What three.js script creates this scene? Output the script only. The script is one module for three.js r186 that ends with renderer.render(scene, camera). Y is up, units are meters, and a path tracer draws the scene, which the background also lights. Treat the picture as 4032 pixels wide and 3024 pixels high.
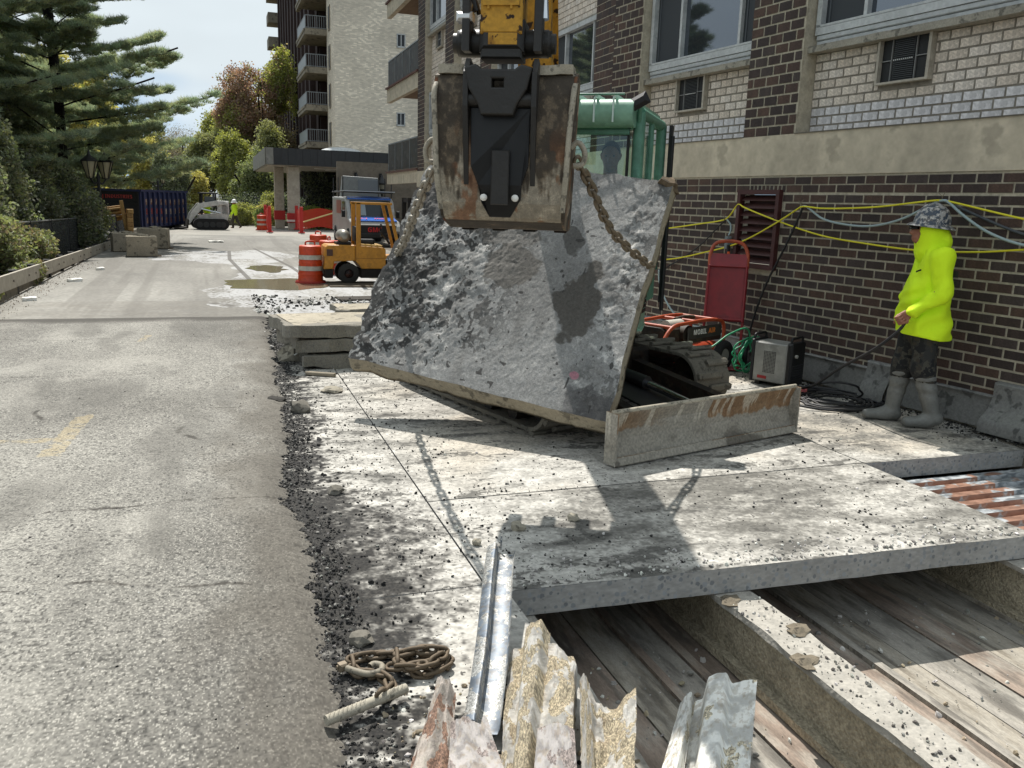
import * as THREE from 'three';
import { mergeGeometries } from 'three/addons/utils/BufferGeometryUtils.js';
import { MarchingCubes } from 'three/addons/objects/MarchingCubes.js';
import { FontLoader } from 'three/addons/loaders/FontLoader.js';

// ---------- camera, sky, sun, exposure ----------
const scene = new THREE.Scene();
const camera = new THREE.PerspectiveCamera(49.23, 4 / 3, 0.1, 900);
{
  const pitch = 0.2119, roll = 0.0315, yaw = 0.3418;
  const ry = (v) => new THREE.Vector3(v.x * Math.cos(yaw) - v.z * Math.sin(yaw), v.y, v.x * Math.sin(yaw) + v.z * Math.cos(yaw));
  const F = new THREE.Vector3(0, -Math.sin(pitch), -Math.cos(pitch)), U = new THREE.Vector3(0, Math.cos(pitch), -Math.sin(pitch)), R = new THREE.Vector3(1, 0, 0);
  const right = R.clone().multiplyScalar(Math.cos(roll)).addScaledVector(U, Math.sin(roll));
  const up = U.clone().multiplyScalar(Math.cos(roll)).addScaledVector(R, -Math.sin(roll));
  camera.position.set(0, 1.72, 0);
  camera.quaternion.setFromRotationMatrix(new THREE.Matrix4().makeBasis(ry(right), ry(up), ry(F).negate()));
}
scene.add(camera);
const renderer = new THREE.WebGLRenderer({ antialias: true });
renderer.toneMapping = THREE.LinearToneMapping;
renderer.toneMappingExposure = 1.34;
renderer.shadowMap.enabled = true;

// ---------- seeded noise ----------
function RNG(s) { let a = s >>> 0; return () => { a = (a + 0x6D2B79F5) | 0; let t = Math.imul(a ^ (a >>> 15), 1 | a); t = (t + Math.imul(t ^ (t >>> 7), 61 | t)) ^ t; return ((t ^ (t >>> 14)) >>> 0) / 4294967296; }; }
const LAT = new Float32Array(65536); { const r = RNG(77); for (let i = 0; i < 65536; i++) LAT[i] = r(); }
function vn(x, y) { // value noise 0..1
  const xi = Math.floor(x), yi = Math.floor(y); let fx = x - xi, fy = y - yi; fx = fx * fx * (3 - 2 * fx); fy = fy * fy * (3 - 2 * fy);
  const a = xi & 255, b = (xi + 1) & 255, c = (yi & 255) << 8, d = ((yi + 1) & 255) << 8;
  const p = LAT[a + c], q = LAT[b + c], r = LAT[a + d], s = LAT[b + d];
  return p + (q - p) * fx + (r - p) * fy + (p - q - r + s) * fx * fy;
}
function fbm(x, y, o = 4) { let s = 0, a = 0.5, n = 0; for (let i = 0; i < o; i++) { s += a * vn(x, y); n += a; x = x * 2.03 + 17.3; y = y * 2.03 + 5.7; a *= 0.5; } return s / n; }
const sst = (a, b, x) => { x = Math.min(1, Math.max(0, (x - a) / (b - a))); return x * x * (3 - 2 * x); };
const mix = (a, b, t) => a + (b - a) * t;
const mix3 = (a, b, t) => [mix(a[0], b[0], t), mix(a[1], b[1], t), mix(a[2], b[2], t)];

// sky: bright thin cloud with a blue opening low over the trees
const SUN_EL = 57 * Math.PI / 180, SUN_AZ = 0.02;
const sunDir = new THREE.Vector3(Math.sin(SUN_AZ) * Math.cos(SUN_EL), Math.sin(SUN_EL), -Math.cos(SUN_AZ) * Math.cos(SUN_EL));
{
  const W = 1024, H = 512, d = new Float32Array(W * H * 4);
  for (let j = 0; j < H; j++) for (let i = 0; i < W; i++) {
    const ph = (i + 0.5) / W * 2 * Math.PI, el = ((j + 0.5) / H - 0.5) * Math.PI;
    // direction as three.js maps an equirectangular picture
    const dir = [Math.cos(el) * Math.cos(ph - Math.PI), Math.sin(el), Math.cos(el) * Math.sin(ph - Math.PI)];
    const e = Math.max(0, dir[1]);
    const blue = mix3([0.42, 0.58, 0.72], [0.10, 0.21, 0.44], Math.pow(e, 0.55));
    const k = 1 / (e + 0.10), cx = dir[0] * k, cz = dir[2] * k;
    const bank = sst(0.10, 0.17, e + 0.08 * (fbm(ph * 3, e * 22, 4) - 0.5)) * sst(0.75, 0.3, e); // a bank of thin cloud above the horizon, broken overhead
    const c = sst(0.40, 0.66, fbm(cx * 0.8 + 7.1, cz * 0.8 + 3.3, 5) + 0.36 * bank - 0.04);
    const wisp = 0.82 + 0.36 * fbm(cx * 1.6 + 30, cz * 1.6, 4);
    const sd = Math.max(0, dir[0] * sunDir.x + dir[1] * sunDir.y + dir[2] * sunDir.z);
    const glow = 0.3 * Math.pow(sd, 8);
    const cl = [0.56 * wisp + glow, 0.62 * wisp + glow, 0.65 * wisp + glow];
    let col = mix3(blue, cl, 0.06 + 0.92 * c);
    if (dir[1] < 0) col = [0.22, 0.22, 0.2];
    const o = (j * W + i) * 4; d[o] = col[0]; d[o + 1] = col[1]; d[o + 2] = col[2]; d[o + 3] = 1;
  }
  const t = new THREE.DataTexture(d, W, H, THREE.RGBAFormat, THREE.FloatType);
  t.mapping = THREE.EquirectangularReflectionMapping; t.magFilter = THREE.LinearFilter; t.minFilter = THREE.LinearFilter; t.colorSpace = THREE.LinearSRGBColorSpace; t.needsUpdate = true;
  scene.background = t; scene.environment = t;
}
const sun = new THREE.DirectionalLight(new THREE.Color(1, 0.965, 0.91), 4.5);
sun.position.copy(sunDir).multiplyScalar(80); sun.target.position.set(1, 0, -12); sun.position.add(sun.target.position);
sun.castShadow = true; sun.shadow.mapSize.set(4096, 4096); sun.shadow.radius = 1;
Object.assign(sun.shadow.camera, { left: -45, right: 45, top: 60, bottom: -60, near: 1, far: 220 });
scene.add(sun, sun.target);

// ---------- textures ----------
function tex(w, h, fn, { srgb = true, repeat = true } = {}) {
  const d = new Uint8Array(w * h * 4);
  for (let j = 0; j < h; j++) for (let i = 0; i < w; i++) {
    const c = fn(i / w, j / h, i, j), o = (j * w + i) * 4;
    if (typeof c === 'number') { const v = Math.max(0, Math.min(255, c)); d[o] = d[o + 1] = d[o + 2] = v; } else for (let q = 0; q < 3; q++) d[o + q] = Math.max(0, Math.min(255, c[q]));
    d[o + 3] = 255;
  }
  const t = new THREE.DataTexture(d, w, h); t.magFilter = THREE.LinearFilter; t.minFilter = THREE.LinearMipmapLinearFilter; t.generateMipmaps = true;
  t.wrapS = t.wrapT = repeat ? THREE.RepeatWrapping : THREE.ClampToEdgeWrapping; if (srgb) t.colorSpace = THREE.SRGBColorSpace; t.needsUpdate = true; return t;
}
// tiling fbm: lattice period 256 after scaling to whole cells per tile
const tf = (u, v, cells, o = 4) => { let s = 0, a = 0.5, n = 0, c = cells; for (let i = 0; i < o; i++) { const x = u * c, y = v * c; const xi = Math.floor(x), yi = Math.floor(y); let fx = x - xi, fy = y - yi; fx = fx * fx * (3 - 2 * fx); fy = fy * fy * (3 - 2 * fy); const A = (xi % c) + i * 31, B = ((xi + 1) % c) + i * 31, C = (((yi % c) + i * 57) & 255) << 8, D = ((((yi + 1) % c) + i * 57) & 255) << 8; const p = LAT[(A & 255) + C], q = LAT[(B & 255) + C], r = LAT[(A & 255) + D], t = LAT[(B & 255) + D]; s += a * (p + (q - p) * fx + (r - p) * fy + (p - q - r + t) * fx * fy); n += a; a *= 0.55; c *= 2; } return s / n; };
const scaled = (t, sx, sy = sx) => { const c = t.clone(); c.repeat.set(sx, sy); c.needsUpdate = true; return c; };
const grimeT = tex(512, 512, (u, v) => { const a = tf(u, v, 5, 6), b = tf(u + 0.3, v + 0.1, 24, 3); const k = 205 + 60 * (a - 0.5) + 34 * (b - 0.5) - 60 * sst(0.6, 0.72, a) * b; return [k, k * 0.985, k * 0.955]; });
const roughT = tex(512, 512, (u, v) => 120 + 150 * (tf(u, v, 9, 5) - 0.35) + 60 * (tf(u, v, 60, 2) - 0.5), { srgb: false });
const bumpT = tex(512, 512, (u, v) => 255 * (0.55 * tf(u, v, 12, 5) + 0.45 * tf(u + 0.5, v, 70, 2)), { srgb: false });
const concT = tex(1024, 1024, (u, v) => { const a = tf(u, v, 4, 6), b = tf(u, v, 90, 3), c = tf(u + 0.2, v + 0.7, 14, 4); const k = 196 + 52 * (a - 0.5) + 46 * (b - 0.5) - 55 * sst(0.62, 0.74, c); return [k, k * 0.985, k * 0.95]; });
const rustT = tex(512, 512, (u, v) => { const a = tf(u, v, 5, 6), b = tf(u, v, 40, 3); return mix3([168, 158, 142], [112, 62, 34], sst(0.47, 0.6, a)).map((q) => q * (0.78 + 0.4 * b)); });
const dirtT = tex(512, 512, (u, v) => { const a = tf(u, v, 6, 6), b = tf(u, v, 50, 3), c = tf(u + 0.4, v + 0.2, 11, 5); let q = mix3([58, 50, 40], [118, 104, 84], sst(0.35, 0.65, a)); q = mix3(q, [104, 58, 30], 0.75 * sst(0.58, 0.68, c)); q = mix3(q, [166, 156, 138], 0.8 * sst(0.66, 0.76, tf(u + 0.1, v + 0.6, 9, 5))); return q.map((z) => z * (0.75 + 0.5 * b)); });

// ---------- materials ----------
const S = (r, g, b) => new THREE.Color().setRGB(r / 255, g / 255, b / 255, THREE.SRGBColorSpace);
function mat(c, o = {}) {
  const p = { color: Array.isArray(c) ? S(...c) : c, roughness: 0.8, metalness: 0, ...o };
  const M = (p.transmission !== undefined || p.clearcoat !== undefined || p.sheen !== undefined) ? new THREE.MeshPhysicalMaterial(p) : new THREE.MeshStandardMaterial(p);
  return M;
}
const worn = (c, o = {}) => mat(c, { map: grimeT, roughnessMap: roughT, roughness: 1, bumpMap: bumpT, bumpScale: 0.0012, ...o });

// ---------- geometry helpers ----------
const V3 = (x, y, z) => new THREE.Vector3(x, y, z);
const ni = (g) => { const q = g.index ? g.toNonIndexed() : g; if (g.userData.keepUV) q.userData.keepUV = true; for (const k of Object.keys(q.attributes)) if (!['position', 'normal', 'uv', 'color'].includes(k)) q.deleteAttribute(k); return q; };
function mg(list) { const a = list.filter(Boolean).map(ni); const hasC = a.some((g) => g.attributes.color); if (!hasC) for (const g of a) g.deleteAttribute('color'); return a.length === 1 ? a[0] : mergeGeometries(a, false); }
function tr(g, x = 0, y = 0, z = 0, rx = 0, ry = 0, rz = 0) { const m = new THREE.Matrix4().compose(V3(x, y, z), new THREE.Quaternion().setFromEuler(new THREE.Euler(rx, ry, rz, 'YXZ')), V3(1, 1, 1)); g.applyMatrix4(m); return g; }
const bx = (w, h, d, x = 0, y = 0, z = 0, rx = 0, ry = 0, rz = 0) => tr(new THREE.BoxGeometry(w, h, d), x, y, z, rx, ry, rz);
// box with chamfered edges (44 triangles)
function cb(w, h, d, c, x = 0, y = 0, z = 0, rx = 0, ry = 0, rz = 0) {
  const s = new THREE.Shape(), a = w / 2 - c, b = h / 2 - c; s.moveTo(-a, -b); s.lineTo(a, -b); s.lineTo(a, b); s.lineTo(-a, b); s.closePath();
  const g = new THREE.ExtrudeGeometry(s, { depth: d - 2 * c, bevelEnabled: true, bevelSize: c, bevelThickness: c, bevelSegments: 1, steps: 1 });
  g.translate(0, 0, -(d - 2 * c) / 2); return tr(g, x, y, z, rx, ry, rz);
}
// prism: 2D outline [[x,y]...] extruded along +z by d, centred
function prism(pts, d, { bev = 0, holes = [] } = {}) {
  const s = new THREE.Shape(pts.map((p) => new THREE.Vector2(p[0], p[1])));
  for (const h of holes) s.holes.push(new THREE.Path(h.map((p) => new THREE.Vector2(p[0], p[1]))));
  const g = new THREE.ExtrudeGeometry(s, { depth: Math.max(1e-4, d - 2 * bev), bevelEnabled: bev > 0, bevelSize: bev, bevelThickness: bev, bevelOffset: -bev, bevelSegments: 2, steps: 1 });
  g.translate(0, 0, -(d - 2 * bev) / 2); return g;
}
const toV = (p) => (p.isVector3 ? p : V3(...p));
function rod(p, q, r0, r1 = r0, seg = 10) { p = toV(p); q = toV(q); const L = p.distanceTo(q); const g = new THREE.CylinderGeometry(r1, r0, L, seg, 1); g.translate(0, L / 2, 0); const k = new THREE.Quaternion().setFromUnitVectors(V3(0, 1, 0), q.clone().sub(p).normalize()); g.applyQuaternion(k); g.translate(p.x, p.y, p.z); return g; }
function beam(p, q, w, h) { p = toV(p); q = toV(q); const L = p.distanceTo(q); const g = new THREE.BoxGeometry(w, h, L); const m = new THREE.Matrix4().lookAt(q, p, Math.abs(q.y - p.y) > 0.95 * L ? V3(1, 0, 0) : V3(0, 1, 0)); g.applyMatrix4(m); const c = p.clone().add(q).multiplyScalar(0.5); g.translate(c.x, c.y, c.z); return g; }
function tube(pts, r, seg = 40, rad = 8, closed = false) { return new THREE.TubeGeometry(new THREE.CatmullRomCurve3(pts.map(toV), closed, 'centripetal'), seg, r, rad, closed); }
const lathe = (pts, seg = 24) => new THREE.LatheGeometry(pts.map((p) => new THREE.Vector2(p[0], p[1])), seg);
const cyl = (r, h, seg = 20, x = 0, y = 0, z = 0, rx = 0, rz = 0) => tr(new THREE.CylinderGeometry(r, r, h, seg), x, y, z, rx, 0, rz);
// uv in metres by the dominant axis of each face
function muv(g) {
  if (g.userData.keepUV) return g; g = ni(g); const p = g.attributes.position, n = p.count, uv = new Float32Array(n * 2);
  const a = V3(), b = V3(), c = V3();
  for (let i = 0; i < n; i += 3) {
    a.fromBufferAttribute(p, i); b.fromBufferAttribute(p, i + 1); c.fromBufferAttribute(p, i + 2);
    const N = b.clone().sub(a).cross(c.clone().sub(a)), X = Math.abs(N.x), Y = Math.abs(N.y), Z = Math.abs(N.z);
    [a, b, c].forEach((q, k) => { const o = (i + k) * 2; if (Y >= X && Y >= Z) { uv[o] = q.x; uv[o + 1] = q.z; } else if (X >= Z) { uv[o] = q.z; uv[o + 1] = q.y; } else { uv[o] = q.x; uv[o + 1] = q.y; } });
  }
  g.setAttribute('uv', new THREE.BufferAttribute(uv, 2)); return g;
}
// shove vertices by noise so that edges break up; works on merged or plain geometry
function rough(g, amp, f = 6) { g = ni(g); const p = g.attributes.position; for (let i = 0; i < p.count; i++) { const x = p.getX(i), y = p.getY(i), z = p.getZ(i); p.setXYZ(i, x + amp * (fbm(y * f + 3, z * f + 9, 3) - 0.5) * 2, y + amp * (fbm(x * f + 31, z * f + 7, 3) - 0.5) * 2, z + amp * (fbm(x * f + 5, y * f + 23, 3) - 0.5) * 2); } g.computeVertexNormals(); return g; }
// irregular chunk of stone
function chunk(r, seed, sy = 0.6) { const R = RNG(seed); const g = new THREE.IcosahedronGeometry(r, 1); const m = new Map(); const p = g.attributes.position; for (let i = 0; i < p.count; i++) { const k = [p.getX(i), p.getY(i), p.getZ(i)].map((q) => q.toFixed(4)).join(); if (!m.has(k)) m.set(k, 0.68 + 0.55 * R()); const s = m.get(k); p.setXYZ(i, p.getX(i) * s, p.getY(i) * s * sy, p.getZ(i) * s); } g.computeVertexNormals(); return g; }
const names = new Map();
function numbered(n) { const c = names.get(n) || 0; names.set(n, c + 1); return c ? `${n}_${String(c).padStart(3, '0')}` : n; }
function thing(name, label, category, [x, y, z] = [0, 0, 0], turn = 0, group) { const o = new THREE.Group(); o.name = numbered(name); o.position.set(x, y, z); o.rotation.y = turn; o.userData = { label, category }; if (group) o.userData.group = group; scene.add(o); return o; }
function part(parent, name, geos, m, label) { const g = muv(mg(Array.isArray(geos) ? geos : [geos])); const o = new THREE.Mesh(g, m); o.name = name; o.castShadow = o.receiveShadow = true; if (label) o.userData.label = label; parent.add(o); return o; }
function solo(name, label, category, geos, m, pos = [0, 0, 0], turn = 0, group) { const o = part(scene, numbered(name), geos, m); o.position.set(...pos); o.rotation.y = turn; o.userData = { label, category }; if (group) o.userData.group = group; return o; }
function struct(name, geos, m, label, cat) { const o = part(scene, numbered(name), geos, m); o.userData = { kind: 'structure' }; if (label) o.userData.label = label; if (cat) o.userData.category = cat; return o; }
function stuff(parent, name, geo, m, list, label, cat) { // list of [Matrix4, Color?]
  const o = new THREE.InstancedMesh(geo, m, list.length); list.forEach(([M, c], i) => { o.setMatrixAt(i, M); if (c) o.setColorAt(i, c); }); o.name = parent === scene ? numbered(name) : name; o.castShadow = o.receiveShadow = true;
  if (parent === scene) o.userData = { kind: 'stuff', label, category: cat }; else o.userData = { kind: 'stuff' }; parent.add(o); return o;
}
const M4 = (x, y, z, rx = 0, ry = 0, rz = 0, sx = 1, sy = sx, sz = sx) => new THREE.Matrix4().compose(V3(x, y, z), new THREE.Quaternion().setFromEuler(new THREE.Euler(rx, ry, rz)), V3(sx, sy, sz));
console.log('helpers ready');
// ---------- terrain, road, deck, opening in the deck ----------
const EDGE = [[1.6, 0.2], [0.4, 0.21], [-1.2, 0.22], [-2.33, 0.25], [-2.57, 0.27], [-3.07, 0.26], [-3.51, 0.28], [-4.08, 0.33], [-4.7, 0.28], [-5.5, 0.3], [-6.3, 0.4], [-7.57, 0.43], [-9.13, 0.49], [-11.89, 0.59], [-12.45, 0.62]];
function edgeX(z) { for (let i = 1; i < EDGE.length; i++) if (z >= EDGE[i][0]) { const [a, b] = [EDGE[i - 1], EDGE[i]]; return mix(a[1], b[1], (z - a[0]) / (b[0] - a[0])); } return 0.62; }
const edgeJ = (z) => edgeX(z) + 0.11 * (fbm(z * 2.1 + 4, 3.3, 4) - 0.5) + 0.06 * (vn(z * 11, 9.1) - 0.5) + 0.03 * (vn(z * 37, 2.7) - 0.5);

struct('terrain', (() => { const g = new THREE.PlaneGeometry(700, 700, 1, 1); g.rotateX(-Math.PI / 2); g.translate(0, -0.64, -120); return g; })(), mat([86, 82, 66], { map: scaled(grimeT, 0.4), roughness: 1 }), 'earth and garden ground stretching behind the trees');

const seg2 = (px, pz, a, b) => { const dx = b[0] - a[0], dz = b[1] - a[1], t = Math.max(0, Math.min(1, ((px - a[0]) * dx + (pz - a[1]) * dz) / (dx * dx + dz * dz))); return Math.hypot(px - a[0] - t * dx, pz - a[1] - t * dz); };
const CR = [
  [[[-2.6, -4.85], [-1.7, -4.7], [-1.12, -4.76], [-0.86, -4.79], [-0.55, -4.76], [-0.22, -4.81], [0.26, -4.77]], 0.011],
  [[[-0.54, -3.81], [-0.44, -3.77], [-0.32, -3.72], [-0.19, -3.65], [-0.03, -3.66], [0.28, -3.58]], 0.013],
  [[[-1.5, -3.9], [-1.0, -3.82], [-0.54, -3.81]], 0.005],
  [[[-0.3, -6.39], [-0.31, -6.28], [-0.24, -6.14], [-0.13, -5.99]], 0.02],
  [[[-1.35, -7.19], [-1.36, -7.1], [-1.3, -6.95], [-1.25, -6.81]], 0.012],
  [[[-0.2, -6.9], [-0.05, -7.0], [0.1, -6.95], [0.35, -7.02]], 0.006], [[[-2.9, -8.4], [-1.9, -8.55], [-0.9, -8.45], [-0.3, -8.6]], 0.007],
  [[[-2.2, -6.2], [-1.8, -5.9], [-1.9, -5.4]], 0.006],
  [[[-2.9, -10.9], [-1.7, -10.6], [-0.8, -10.75], [0.3, -10.6]], 0.008],
];
function inPoly(x, z, P) { let c = false; for (let i = 0, j = P.length - 1; i < P.length; j = i++) if ((P[i][1] > z) !== (P[j][1] > z) && x < (P[j][0] - P[i][0]) * (z - P[i][1]) / (P[j][1] - P[i][1]) + P[i][0]) c = !c; return c; }
const YEL = [[[-1.14, -5.85], [-1.0, -5.84], [-0.93, -6.95], [-1.05, -6.9]], [[-1.75, -6.35], [-1.06, -6.3], [-1.07, -6.2], [-1.75, -6.24]], [[-0.9, -10.38], [-0.82, -10.38], [-0.76, -10.85], [-0.84, -10.85]]];
function asphalt(x, z, px) {
  const n1 = fbm(x * 0.9 + 3, z * 0.55 + 8, 4), n2 = fbm(x * 7, z * 7, 3), g1 = vn(x * 95 + 3, z * 95), g2 = vn(x * 190 + 50, z * 190 + 9);
  const tracks = 0.5 + 0.5 * Math.sin((x + 1.4) * 3.2 + fbm(x, z * 0.3, 2));
  let c = mix3([112, 109, 102], [136, 133, 125], sst(0.3, 0.7, n1)); const k = 1 + 0.05 * (tracks - 0.5) + 0.12 * (n2 - 0.5) + 0.38 * (g1 - 0.5) + 0.36 * (g2 - 0.5) + 0.14 * (vn(x * 52 + 8, z * 52) - 0.5); c = c.map((q) => q * k);
  if (g2 > 0.8) c = mix3(c, [204, 199, 187], 0.6); if (g1 < 0.2) c = mix3(c, [66, 64, 59], 0.6);
  c = mix3(c, [172, 168, 158], 0.35 * sst(0.58, 0.74, fbm(x * 1.7 + 40, z * 1.1 + 2, 4)));
  const st = fbm(x * 2.6 + 11, z * 0.8 + 5, 4); c = mix3(c, [88, 85, 79], 0.4 * sst(0.56, 0.78, st + 0.15 * (g1 - 0.5)));
  for (const P of YEL) if (inPoly(x + 0.02 * (vn(x * 30, z * 30) - 0.5), z + 0.04 * (vn(x * 20 + 9, z * 20) - 0.5), P)) c = mix3(c, [186, 164, 118], 0.42 * sst(0.28, 0.6, fbm(x * 18, z * 18, 3) * 0.7 + g1 * 0.3));
  for (const [L, w] of CR) { const xx = x + 0.05 * (fbm(x * 5, z * 5 + 30, 3) - 0.5), zz = z + 0.07 * (fbm(x * 5 + 60, z * 5, 3) - 0.5); let dm = 9; for (let i = 1; i < L.length; i++) dm = Math.min(dm, seg2(xx, zz, L[i - 1], L[i])); dm += 0.014 * (vn(x * 48, z * 48 + 5) - 0.35) + 0.01 * (g1 - 0.5); const ww = w * (0.35 + 1.1 * vn(x * 5 + 2, z * 5)); if (dm < ww * 3) c = mix3(c, [52, 48, 42], 0.8 * (1 - sst(ww * 0.3, ww * 1.7 + 0.004, dm)) * sst(0.3, 0.62, fbm(x * 8, z * 8 + 3, 3))); }
  // crumbled, darker binder showing along the broken edge and around the far saw cut
  const de = edgeX(z) - x; if (de < 0.5) c = mix3(c, [78, 72, 63], 0.55 * (1 - sst(0.0, 0.5, de + 0.5 * (fbm(x * 5, z * 3, 3) - 0.5))));
  const ds = Math.abs(z + 12.35 + 0.2 * (vn(x * 2, 5) - 0.5)); if (ds < 0.8) c = mix3(c, [62, 58, 52], 0.8 * (1 - sst(0.05, 0.45, ds * (0.6 + fbm(x * 2, z * 3, 3)))));
  return c;
}
const roadT = tex(2048, 2048, (u, v) => asphalt(-3.4 + 4.3 * u, 1.7 - 14.2 * v), { repeat: false });
const roadB = tex(1024, 2048, (u, v) => { const x = -3.4 + 4.3 * u, z = 1.7 - 14.2 * v; return 255 * (0.35 * vn(x * 95 + 3, z * 95) + 0.35 * vn(x * 190 + 50, z * 190 + 9) + 0.3 * fbm(x * 9, z * 9, 3)); }, { srgb: false, repeat: false });
const sheetUV = (g, x0, w, z0, d) => { const p = g.attributes.position, uv = g.attributes.uv; for (let i = 0; i < p.count; i++) uv.setXY(i, (p.getX(i) - x0) / w, (z0 - p.getZ(i)) / d); g.userData.keepUV = true; return g; };
function roadGeo() { // grid whose right rim follows the broken edge, with a crumbling lip down to the deck
  const nz = 900, nx = 10, P = [], I = [], UV = [];
  const xs = [-3.4, -2.6, -1.8, -1.1, -0.55, -0.15, 0];
  for (let j = 0; j <= nz; j++) { const z = 1.6 - j / nz * 14.05, e = edgeJ(z), r = [];
    for (let i = 0; i < 6; i++) r.push([xs[i], 0.036 + 0.006 * (fbm(xs[i] * 1.3, z * 1.3, 2) - 0.5)]);
    r.push([e - 0.12, 0.035 + 0.006 * (vn(z * 5, 1) - 0.5)], [e - 0.03, 0.031 + 0.008 * (vn(z * 9, 2) - 0.5)], [e, 0.02 + 0.012 * (vn(z * 23, 4) - 0.5)], [e + 0.035 + 0.03 * vn(z * 17, 8), 0.004], [e + 0.06 + 0.03 * vn(z * 17, 8), -0.004]);
    for (const [x, y] of r) { P.push(x, y, z); UV.push((x + 3.4) / 4.3, (1.7 - z) / 14.2); } }
  const w = nx + 1; for (let j = 0; j < nz; j++) for (let i = 0; i < nx; i++) { const a = j * w + i; I.push(a, a + 1, a + w, a + 1, a + w + 1, a + w); }
  const g = new THREE.BufferGeometry(); g.setAttribute('position', new THREE.Float32BufferAttribute(P, 3)); g.setAttribute('uv', new THREE.Float32BufferAttribute(UV, 2)); g.setIndex(I); g.computeVertexNormals(); const q = ni(g); q.userData.keepUV = true; return q;
}
// keepUV survives merging because a single geometry passes through untouched
struct('road', roadGeo(), mat(new THREE.Color(0.84, 0.84, 0.84), { map: roadT, bumpMap: roadB, bumpScale: 0.005, roughness: 0.93 }), 'worn grey asphalt driveway with faded yellow marks and cracks');

// --- driveway beyond the saw cut, with pale cement slurry
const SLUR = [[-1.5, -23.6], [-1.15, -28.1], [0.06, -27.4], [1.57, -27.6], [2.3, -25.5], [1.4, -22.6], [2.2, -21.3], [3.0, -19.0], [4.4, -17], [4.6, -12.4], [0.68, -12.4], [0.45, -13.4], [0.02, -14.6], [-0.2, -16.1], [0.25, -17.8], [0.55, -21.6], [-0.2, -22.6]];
function farRoad(x, z) {
  const n1 = fbm(x * 0.5 + 9, z * 0.25, 4), n2 = fbm(x * 3, z * 1.5, 4), g = vn(x * 30, z * 30);
  let c = mix3([120, 117, 110], [146, 143, 135], sst(0.3, 0.7, n1)).map((q) => q * (1 + 0.14 * (n2 - 0.5) + 0.2 * (g - 0.5)));
  const t = fbm(x * 4.5 + 0.5 * Math.sin(z * 0.15), z * 0.12 + 4, 3); c = mix3(c, [96, 92, 85], 0.35 * sst(0.54, 0.74, t + 0.25 * (n2 - 0.5)));
  if (z > -14.5) c = mix3(c, [104, 98, 88], 0.5 * fbm(x * 3, z * 4, 3));
  const xx = x + 1.1 * (fbm(x * 1.1, z * 0.8, 4) - 0.5), zz = z + 2.6 * (fbm(x * 0.9 + 50, z * 0.7, 4) - 0.5);
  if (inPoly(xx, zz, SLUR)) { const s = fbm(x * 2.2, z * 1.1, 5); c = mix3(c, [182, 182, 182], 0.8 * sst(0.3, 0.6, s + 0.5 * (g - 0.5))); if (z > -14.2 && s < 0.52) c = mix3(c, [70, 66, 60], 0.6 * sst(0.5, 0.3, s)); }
  for (const L of [[[1.9, -17], [1.75, -21.5], [1.2, -29]], [[0.4, -27.6], [0.35, -24], [0.7, -17]]]) { const d = Math.min(seg2(x, z, L[0], L[1]), seg2(x, z, L[1], L[2])); if (d < 0.05) c = mix3(c, [74, 70, 64], 0.7); }
  return c;
}
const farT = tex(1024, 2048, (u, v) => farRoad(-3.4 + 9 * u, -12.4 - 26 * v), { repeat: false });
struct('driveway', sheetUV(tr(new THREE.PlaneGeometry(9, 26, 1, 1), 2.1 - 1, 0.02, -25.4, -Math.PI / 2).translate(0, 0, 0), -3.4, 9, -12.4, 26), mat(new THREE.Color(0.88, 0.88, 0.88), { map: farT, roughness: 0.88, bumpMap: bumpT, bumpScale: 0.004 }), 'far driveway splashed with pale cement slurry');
const plazaT = tex(512, 512, (u, v) => { const a = tf(u, v, 6, 5), b = tf(u, v, 60, 2); const k = 158 + 40 * (a - 0.5) + 24 * (b - 0.5); return [k, k * 0.975, k * 0.915]; });
function plazaGeo() { const xs = [-7, 5.6, 40], zs = [-38.4, -46, -56, -74, -92]; const y = (z) => -0.0 - 0.022 * Math.max(0, -z - 44); const P = [], I = []; for (const z of zs) for (const x of xs) P.push(x, y(z) + 0.016, z); for (let j = 0; j < zs.length - 1; j++) for (let i = 0; i < 2; i++) { const a = j * 3 + i; I.push(a, a + 1, a + 3, a + 1, a + 4, a + 3); } const g = new THREE.BufferGeometry(); g.setAttribute('position', new THREE.Float32BufferAttribute(P, 3)); g.setAttribute('uv', new THREE.Float32BufferAttribute(new Float32Array(P.length / 3 * 2), 2)); g.setIndex(I); g.computeVertexNormals(); return g; }
const plazaY = (z) => 0.016 - 0.022 * Math.max(0, -z - 44);
struct('forecourt', plazaGeo(), mat(new THREE.Color(0.78, 0.78, 0.78), { map: scaled(plazaT, 0.15), roughness: 0.95 }), 'pale paved forecourt in front of the entrance canopy');
struct('side_apron', [bx(30, 0.5, 26, 5.602 + 15, -0.235, -25.4), bx(3, 0.5, 6, 7.3, -0.25, -7)], mat([128, 122, 112], { map: concT, roughness: 0.95 }), 'concrete apron under the building');

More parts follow.
